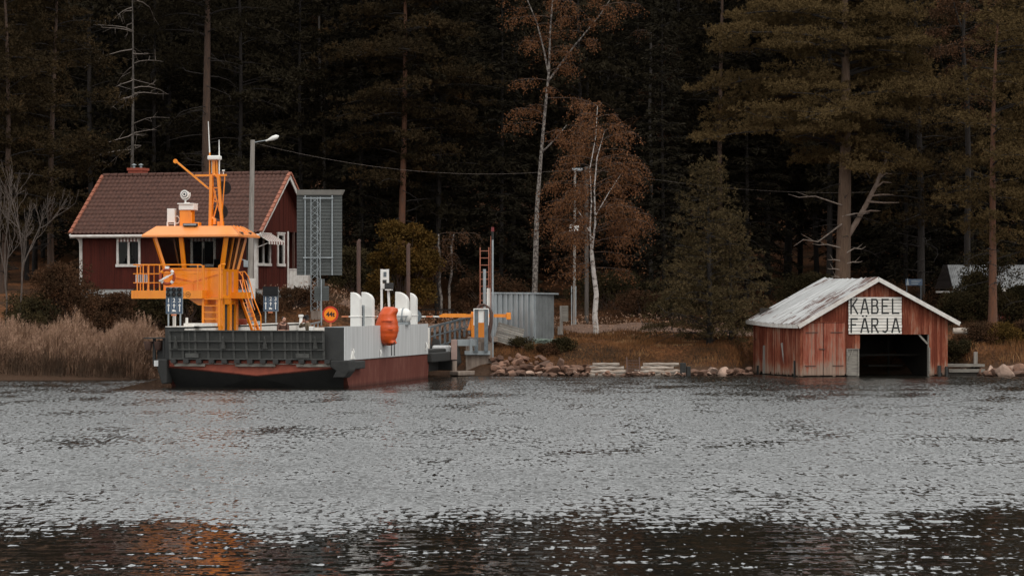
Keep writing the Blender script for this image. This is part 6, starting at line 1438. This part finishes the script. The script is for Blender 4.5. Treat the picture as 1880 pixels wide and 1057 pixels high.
# --- tall bare trunk behind the mast
T = tree_root('pine_tree', X(379,170), 170, 'tall pine with thick bare grey trunk behind the ferry mast', 'pine')
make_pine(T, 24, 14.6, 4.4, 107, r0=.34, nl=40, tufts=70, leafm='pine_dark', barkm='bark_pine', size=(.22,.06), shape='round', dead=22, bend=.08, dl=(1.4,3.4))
T = tree_root('pine_tree', X(238,168), 168, 'thin dead tree with bare drooping branches above the chimney', 'dead tree')
make_pine(T, 18, 16.4, .9, 108, r0=.13, nl=5, tufts=30, leafm='pine_dark', barkm='bark_dim', size=(.2,.05), dead=26, bend=.10, dl=(.9,2.9))
T = tree_root('pine_tree', X(1325,178), 178, 'dark pine with slim bare trunk left of the wide pine', 'pine')
make_pine(T, 24, 9.5, 3.6, 109, r0=.22, nl=52, tufts=70, leafm='pine_dark', barkm='bark_pine', size=(.22,.06), dead=14, bend=.15)
T = tree_root('pine_tree', X(1445,186), 186, 'dark pine standing behind the left side of the wide pine', 'pine')
make_pine(T, 27, 5, 4.6, 110, r0=.26, nl=60, tufts=75, leafm='pine_dark', barkm='bark_dark', size=(.24,.065), dead=10, bend=.2)
T = tree_root('pine_tree', X(1690,172), 172, 'mid green pine between the wide pine and the brown birch', 'pine')
make_pine(T, 24, 5, 4.0, 111, r0=.24, nl=60, tufts=90, leafm='pine_warm', barkm='bark_dark', size=(.20,.06), dead=10, bend=.2)

# --- birch in front (orange)
def birch_limbs(rg, n, t0, t1, Lf, stems=(0,), rise=(.5,1.1)):
    out = []
    for i in range(n):
        t = t0+(t1-t0)*(i+rg.random())/n; out.append((int(rg.choice(stems)), t, rg.random()*6.28, Lf(t)*rg.uniform(.6,1.15), rg.uniform(*rise)))
    return out
rg = np.random.default_rng(31)
bx, by = X(1094,150), 150; gz0 = h1(bx, by)-.25
def bp(px, py, Yq=150): return (X(px,Yq)-bx, 0, Z(py,Yq)-gz0)
T = empty('birch_tree', (bx, by, gz0), 0, label='orange leaved birch with forked white trunk beside the dirt road', cat='birch')
s0_ = [bp(1096,625), bp(1092,580), bp(1095,540), bp(1090,500), bp(1086,460), bp(1089,410)]
s1_ = [bp(1086,462), bp(1083,420), bp(1086,370), bp(1083,310), bp(1094,250), bp(1097,195)]
s2_ = [bp(1087,458), bp(1093,410), bp(1091,350), bp(1096,290), bp(1110,240)]
make_birch(T, [(s0_[:-1], [.16,.14,.125,.115,.10]), (s1_, [.055,.045,.036,.028,.018,.01]), (s2_, [.06,.05,.04,.028,.012]), ([bp(1089,440),bp(1070,400),bp(1050,370)],[.03,.022,.01]), ([bp(1091,400),bp(1120,350),bp(1140,320)],[.03,.02,.01])],
   [(1, t, rg.random()*6.28, L_*1.0, rg.uniform(.35,.8)) for t, L_ in [(x/13, 1.0+1.7*(1-x/13)) for x in range(1,14)] for _ in (0,1,2)]+
   [(2, t, rg.random()*6.28, L_*1.1, rg.uniform(.3,.7)) for t, L_ in [(x/11, 1.5+1.4*(1-x/11)) for x in range(1,12)] for _ in (0,1)]+
   [(3, t, PI+rg.normal(0,.7), 1.5, .2) for t in (.3,.55,.8,1)]+[(4, t, rg.normal(0,.7), 1.5, .3) for t in (.3,.55,.8,1)]+[(0, t, a_, 2.0, .1) for t, a_ in ((.75,PI),(.8,.2),(.93,PI*.9),(.98,.1),(.85,PI*1.3))], 32, per=30, leaf=(.10,.07), twl=(.6,1.5))
# --- tall old birch behind the shed
rg = np.random.default_rng(41); bx, by = X(982,163), 163; gz0 = h1(bx, by)-.25
T = empty('birch_tree', (bx, by, gz0), 0, label='tall old birch with patchy trunk rising behind the steel shed', cat='birch')
st_ = [bp(x, y, 163) for x, y in ((981,560),(984,450),(986,380),(993,290),(1000,210),(1008,130),(1010,60),(1015,-10),(1018,-70))]
s2_ = [bp(x, y, 163) for x, y in ((1008,140),(998,90),(985,40),(968,0),(955,-30))]; s3_ = [bp(x, y, 163) for x, y in ((995,280),(1020,255),(1040,230))]; s4_ = [bp(x, y, 163) for x, y in ((1006,150),(1050,90),(1100,30),(1120,0))]
make_birch(T, [(st_, [.16,.145,.12,.095,.08,.065,.05,.04,.03]), (s2_, [.06,.045,.035,.025,.015]), (s3_, [.06,.04,.02]), (s4_, [.06,.045,.03,.015])],
   [(0, t, rg.random()*6.28, rg.uniform(1.2,2.4), rg.uniform(.1,.6)) for t in np.linspace(.42,1,24)]+[(1, t, rg.random()*6.28, 1.4, .3) for t in np.linspace(.3,1,5)]+[(2, t, rg.random()*3-1.5, 1.3, .1) for t in (.5,.8,1)]+[(3, t, rg.random()*6.28, 1.6, .3) for t in np.linspace(.3,1,8)], 42, per=34, leaf=(.10,.07), barkm='birch_old')
# --- brown birch upper right
rg = np.random.default_rng(51); bx, by = X(1765,166), 166; gz0 = h1(bx, by)-.25
T = empty('birch_tree', (bx, by, gz0), 0, label='brown leaved birch with pale forked top at the upper right', cat='birch')
st_ = [bp(x, y, 166) for x, y in ((1775,560),(1776,430),(1778,300),(1775,170),(1768,90),(1770,30),(1782,-20))]; s2_ = [bp(x, y, 166) for x, y in ((1768,60),(1755,20),(1745,-20))]
make_birch(T, [(st_, [.2,.18,.16,.14,.11,.08,.05]), (s2_, [.06,.045,.03])], [(0, t, rg.random()*6.28, rg.uniform(1.4,2.6), rg.uniform(0,.5)) for t in np.linspace(.45,1,26)], 52, leafm='bush_brown', per=70, leaf=(.11,.075), barkm='bark_dark')
# --- slim birches
def slim_birch(px0, py0, px1, py1, Yq, r, label, seed, crown=6, barkm='birch_old'):
    global bx, gz0
    rg = np.random.default_rng(seed); bx = X(px0,Yq); gz0 = h1(bx,Yq)-.2; T = empty('birch_tree', (bx,Yq,gz0), 0, label=label, cat='birch')
    top = bp(px1,py1,Yq); n = 7; pts = [(top[0]*i/n+.06*math.sin(i*2+seed), 0, top[2]*i/n) for i in range(n+1)]
    make_birch(T, [(pts, [r*(1-.5*i/n) for i in range(n+1)])], [(0, t, rg.random()*6.28, 1.3, .3) for t in np.linspace(.62,1,crown)], seed, leafm='bush_brown', barkm=barkm, per=26, leaf=(.12,.08))
slim_birch(810,545,806,430,166,.085,'slim birch stem right of the round turning bush, the left one of two',61)
slim_birch(822,545,832,430,166,.085,'slim leaning birch stem right of the round turning bush, the right one of two',62)
slim_birch(604,500,584,30,184,.13,'pale birch stem in the dark forest above the road sign',63,8,'bark_dim')
slim_birch(1195,520,1194,60,182,.14,'dim birch stem in the dark forest right of the orange birch',64,8,'bark_dim')
# --- bare grey trees at the left
def bare_tree(px, pyb, Yq, Ht, seed, label, r=.10):
    rg = np.random.default_rng(seed); x = X(px,Yq); z = h1(x,Yq)-.15; T = empty('bare_tree', (x,Yq,z), 0, label=label, cat='bare tree'); q = MB(); tw = MB()
    def grow(p, d, L, r, dep):
        n = 5; pts = [p]; cur = p.copy(); dd = d.copy()
        for i in range(n):
            dd = (dd+V3(rg.normal(0,.13,3))+V3((0,0,.04))).normalized(); cur = cur+dd*(L/n); pts.append(cur.copy())
        (q if dep < 2 else tw).tube(pts, [max(.011, r*(1-.45*i/n)) for i in range(n+1)], 7 if dep < 2 else 4, False)
        if dep >= 4: return
        k = (3, 4, 4, 3, 3)[dep]
        for j in range(k):
            t = rg.uniform(.45, 1) if j else 1.0; a_ = pts[min(n, int(t*n+.5))]
            nd = (dd+V3(rg.normal(0,.5,3))*(.8 if dep else .42)+V3((0,0,.16))).normalized(); grow(a_, nd, L*rg.uniform(.5,.72), r*.55, dep+1)
    grow(V3((0,0,0)), V3((.05,0,1)), Ht*.42, r, 0); q.build('trunk', M['bark_bare'], T, True); tw.build('twigs', M['bark_bare'], T, True); T.scale = (.62,.62,1)
bare_tree(36, 600, 141.5, 9.6, 71, 'bare grey tree with crooked forked branches at the left edge, the right one of two', .10)
bare_tree(10, 600, 142.5, 9.4, 79, 'bare grey tree with crooked forked branches at the left edge, the left one of two', .09)
# --- bushes
def bush(px, Yq, rx_, ry_, hz, seed, leafm, label, n=9000, leaf=(.11,.06), clumps=26, name='bush', cat='bush', group=None, z0=.15, dz=-.1):
    x = X(px,Yq); T = empty(name, (x,Yq,h1(x,Yq)+dz), 0, label=label, cat=cat, group=group); make_bush(T, rx_, ry_, hz, seed, n, leafm, leaf, clumps, z0=z0)
bush(742,160,2.1,1.9,5.2,81,'rowan_leaf','round bush with turning yellow orange leaves behind the vents',26000,(.14,.09),60,z0=.2)
bush(120,143,2.0,1.6,2.9,82,'bush_brown','brown leaved bush before the left corner of the house',15000,(.11,.06),44)
bush(195,141.5,1.9,1.4,2.0,83,'bush_brown','low brown bush below the left house window',13000,(.11,.06),36)
bush(275,142.8,1.6,1.2,1.7,84,'bush_green','dark green bush under the wheelhouse platform',11000,(.10,.06),34)
bush(345,143.5,1.7,1.2,1.9,85,'bush_green','dark green bush seen behind the orange ladder',11000,(.10,.06),34)
bush(55,142,1.6,1.3,1.8,86,'bush_green','dull green bush at the foot of the bare trees',10000,(.10,.06),30)
bush(470,146.8,1.5,.9,.9,87,'bush_brown','low brown bush below the gable wall of the house',7000,(.09,.05),26)
bush(545,147.5,1.5,.9,.9,88,'bush_brown','low brown bush between the house steps and the road sign',7000,(.09,.05),26)
bush(962,142.4,.8,.5,.5,131,'bush_green','small dark weed patch on the bank below the leaning pallet',3000,(.08,.05),12)
bush(1004,142.0,.7,.4,.45,132,'bush_brown','low brown weeds between the rock heap and the net',3000,(.08,.05),12)
bush(1032,142.2,.7,.5,.55,89,'bush_green','small dark green bush beside the net heap',3500,(.08,.05),14)
bush(1180,166,2.2,1.2,1.5,90,'bush_brown','brown bush with pale seed heads behind the dirt road',9000,(.10,.06),34)
bush(1240,164,1.6,1.2,1.6,91,'bush_green','dull green bush behind the dirt road left of the young pine',8000,(.10,.06),30)
bush(1760,143.2,1.0,.7,1.0,92,'bush_green','green brown bush just right of the boathouse wall',8000,(.08,.05),26)
bush(1800,143.6,1.2,.7,1.0,93,'bush_brown','rusty brown bush behind the dock post',8000,(.08,.05),28)
bush(1848,143.4,1.2,.7,1.0,94,'rowan_leaf','yellow brown bush above the pink rocks, second from the right edge',8000,(.08,.05),28)
bush(1890,143.8,1.2,.8,1.1,95,'bush_brown','rusty brown bush above the pink rocks at the right edge',8000,(.08,.05),28)
bush(1755,158,1.2,1.0,1.6,96,'bush_green','dark leafy shrub before the lean-to left of the cabin',8000,(.11,.07),30)
bush(1800,160,1.6,1.2,2.6,97,'bush_green','tall dark leafy shrub hiding the middle of the cabin',9000,(.12,.08),30,z0=.1)
bush(1862,158,1.5,1.2,2.1,98,'bush_green','tall dark leafy shrub before the right end of the cabin',10000,(.12,.08),32,z0=.1)
bush(1822,161,2.2,1.0,3.9,133,'bush_green','thin leafy tree standing before the cabin roof',3200,(.13,.09),26,z0=.45)
bush(1400,152,1.2,1.0,1.0,99,'bush_green','low bush behind the boathouse left wall',6000,(.09,.05),20)
bush(900,168,3.2,1.4,2.2,120,'bush_brown','brown undergrowth bush behind the orange ladder',9000,(.12,.07),34)
bush(1120,172,3.0,1.4,2.0,121,'bush_green','dark undergrowth bush behind the lamp mast and the birch',9000,(.12,.07),34)
bush(650,166,2.0,1.2,2.6,122,'bush_green','dark undergrowth bush left of the round turning bush',8000,(.12,.07),30)
bush(1640,166,3.4,1.4,1.9,123,'bush_brown','brown undergrowth bush behind the boathouse roof ridge',9000,(.12,.07),34)
bush(1480,168,3.0,1.4,2.2,124,'bush_green','dark undergrowth bush behind the boathouse left roof',9000,(.12,.07),34)

# --- the forest behind: dark conifers
protos = []
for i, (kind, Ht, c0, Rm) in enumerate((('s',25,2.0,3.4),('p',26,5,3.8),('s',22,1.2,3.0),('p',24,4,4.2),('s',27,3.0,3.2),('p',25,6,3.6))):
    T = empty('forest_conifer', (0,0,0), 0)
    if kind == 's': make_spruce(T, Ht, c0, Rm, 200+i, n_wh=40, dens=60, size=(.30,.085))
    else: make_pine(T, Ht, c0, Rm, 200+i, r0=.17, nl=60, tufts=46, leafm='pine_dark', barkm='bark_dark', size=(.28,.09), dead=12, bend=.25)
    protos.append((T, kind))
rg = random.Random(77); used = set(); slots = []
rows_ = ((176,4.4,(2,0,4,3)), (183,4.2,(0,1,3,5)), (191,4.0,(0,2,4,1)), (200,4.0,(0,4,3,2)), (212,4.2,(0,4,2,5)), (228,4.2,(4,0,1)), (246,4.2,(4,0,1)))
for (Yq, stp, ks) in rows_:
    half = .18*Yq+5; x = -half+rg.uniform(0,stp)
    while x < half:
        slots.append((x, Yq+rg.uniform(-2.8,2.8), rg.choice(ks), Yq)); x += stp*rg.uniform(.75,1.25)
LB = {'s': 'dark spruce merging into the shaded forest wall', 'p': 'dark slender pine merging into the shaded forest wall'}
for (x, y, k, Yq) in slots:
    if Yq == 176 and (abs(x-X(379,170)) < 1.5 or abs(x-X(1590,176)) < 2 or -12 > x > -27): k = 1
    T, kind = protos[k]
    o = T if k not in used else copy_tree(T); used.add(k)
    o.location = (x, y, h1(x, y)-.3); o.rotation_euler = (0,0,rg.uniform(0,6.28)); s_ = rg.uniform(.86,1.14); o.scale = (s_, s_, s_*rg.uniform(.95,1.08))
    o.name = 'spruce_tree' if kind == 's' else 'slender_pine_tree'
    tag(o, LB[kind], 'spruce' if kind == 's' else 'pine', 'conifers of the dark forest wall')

# ================================================================ REEDS AND GRASS
def blades(name, P, Ht, Wd, lean, m, rg, kind='stuff', label=None):
    """bent grass blades: three quads long"""
    n = len(P); az = rg.random(n)*6.283; d = np.stack([np.cos(az)*lean, np.sin(az)*lean*.6, np.zeros(n)], 1)+np.array([.10, 0, 0])*lean[:, None]; s = np.stack([np.cos(az+1.3), np.sin(az+1.3)*.5, np.zeros(n)], 1)
    rowsv = []
    for t, wf in ((0,1),(.4,.9),(.75,.6),(1,.08)):
        c = P+d*(Ht*t*t)[:, None]+np.array([0,0,1])*(Ht*t*(1-.12*t*lean))[:, None]
        rowsv.append(c-s*(Wd*wf/2)[:, None]); rowsv.append(c+s*(Wd*wf/2)[:, None])
    V = np.stack(rowsv, 1).reshape(-1, 3); base = np.arange(n)[:, None]*8; f = []
    for k in range(3): f.append(base+np.array([[2*k, 2*k+1, 2*k+3, 2*k+2]]))
    o = np_mesh(name, V, np.concatenate(f), m); return tag(o, label, kind=kind)
rg = np.random.default_rng(91)
M['reed'] = mat('dry_reed', (.115,.060,.036), (.24,.138,.083), rough=.85, scale=2.6, lo=.36, hi=.60, c3=(.40,.255,.16))
M['reed_low'] = mat('brown_reed_leaves', (.075,.045,.028), (.12,.068,.040), rough=.9, scale=2.0)
M['plume'] = mat('reed_plume', (.26,.152,.10), (.40,.25,.168), rough=.95, scale=2)
def reedpos(n, y0=132.9, y1=139.0, ncl=520):
    cpx = rg.uniform(-90, 303, ncl); cy_ = y0+(y1-y0)*rg.random(ncl)**1.1; k = rg.integers(0, ncl, n)
    y = np.maximum(cy_[k]+rg.normal(0, .16, n), y0); x = (cpx[k]-940)/F*cy_[k]+rg.normal(0, .17, n); x = np.minimum(x, (304-940)/F*y); return np.stack([x, y, H(x, y)-.05], 1), k
Pn, kk = reedpos(21000)
ch_ = rg.uniform(.62, 1.12, 520); cl_ = rg.uniform(.02, .5, 520)
hv = 2.0*ch_[kk]*(.80+.2*np.sin(Pn[:,0]*2.1+1))*rg.uniform(.75,1.08,len(Pn))
blades('reeds', Pn, hv, rg.uniform(.018,.042,len(Pn)), cl_[kk]*rg.uniform(.6,1.4,len(Pn)), M['reed'], rg, label='bank of dry pinkish reeds along the left shore')
Pn2, px2 = reedpos(24000, 132.7, 137); blades('reed_undergrowth', Pn2, rg.uniform(.35,1.15,len(Pn2)), rg.uniform(.025,.05,len(Pn2)), rg.uniform(.2,1.0,len(Pn2)), M['reed_low'], rg, label='brown matted leaves at the foot of the reeds')
# plumes
sel = rg.random(len(Pn)) < .2; tp = Pn[sel]; th = hv[sel]; m_ = 9; PP = np.repeat(tp, m_, 0); HH = np.repeat(th, m_); k = np.tile(np.linspace(-.26,.0,m_), len(tp))
PP = PP+np.stack([rg.normal(0,.02,len(PP))+.05, rg.normal(0,.02,len(PP)), HH+k], 1); DD = np.stack([rg.normal(.35,.25,len(PP)), rg.normal(0,.25,len(PP)), rg.uniform(.2,1,len(PP))], 1)
o = leaves('reed_plumes', PP, DD, .10, .022, M['plume'], None, rg); tag(o, 'feathery pinkish plumes on top of the reeds', kind='stuff')
# meadow grass
M['grass'] = mat('orange_brown_grass', (.075,.042,.022), (.185,.082,.034), rough=1, scale=.9, stretch=(.6,1.3,1), lo=.38, hi=.55, c3=(.28,.17,.085), spec=0)
def meadow(n, px0, px1, y0, y1, hmin, hmax, name, m, label, wd=(.012,.03), avoid=True):
    px = rg.uniform(px0, px1, n); y = y0+(y1-y0)*rg.random(n); x = (px-940)/F*y; z = H(x, y); keep = z > .35
    if avoid: keep &= np.abs(y-np.interp(x, [-9,2,8,14,22,60], [156.5,156.5,154.5,150.5,148.6,150])) > np.interp(x, [-9,2,8,14,60], [4.6,4.6,4.4,3.4,2.4])+.15
    keep &= ~((x > 13.0) & (x < 21.5) & (y < 145.5)); keep &= ~((px > 785) & (px < 905) & (y < 147)); keep &= ~((px > 895) & (px < 1015) & (y > 143.3) & (y < 147.5))
    P_ = np.stack([x, y, z-.03], 1)[keep]; n = len(P_)
    tall = .5+.8*np.clip(np.sin(P_[:,0]*1.3+np.sin(P_[:,1]*.9))*.5+.5, 0, 1)
    blades(name, P_, rg.uniform(hmin,hmax,n)*tall, rg.uniform(*wd,n), rg.uniform(.1,.7,n), m, rg, label=label)
meadow(42000, 900, 1420, 140.6, 153, .06, .26, 'meadow_grass', M['grass'], 'orange brown autumn grass between the shore and the dirt road')
meadow(30000, 430, 1900, 146, 176, .10, .38, 'far_grass', M['bush_brown'], 'brown rough grass between the road and the forest', wd=(.02,.05))
meadow(9000, 1730, 1960, 140.6, 152, .15, .5, 'bank_grass', M['grass'], 'rusty grass on the bank right of the boathouse')
# pale seed heads scattered over the bank behind the ferry
n = 900; px = np.concatenate([rg.uniform(430,900,n), rg.uniform(1000,1330,n//2)]); y = rg.uniform(146,158,len(px)); x = (px-940)/F*y; P_ = np.stack([x, y, H(x, y)+rg.uniform(.25,.75,len(px))], 1)
P3 = np.repeat(P_, 4, 0)+rg.normal(0,.02,(len(P_)*4,3)); o = leaves('seed_heads', P3, rg.normal(0,1,(len(P3),3)), .06, .05, M['plume'], None, rg); tag(o, 'tiny pale seed heads scattered over the rough grass', kind='stuff')
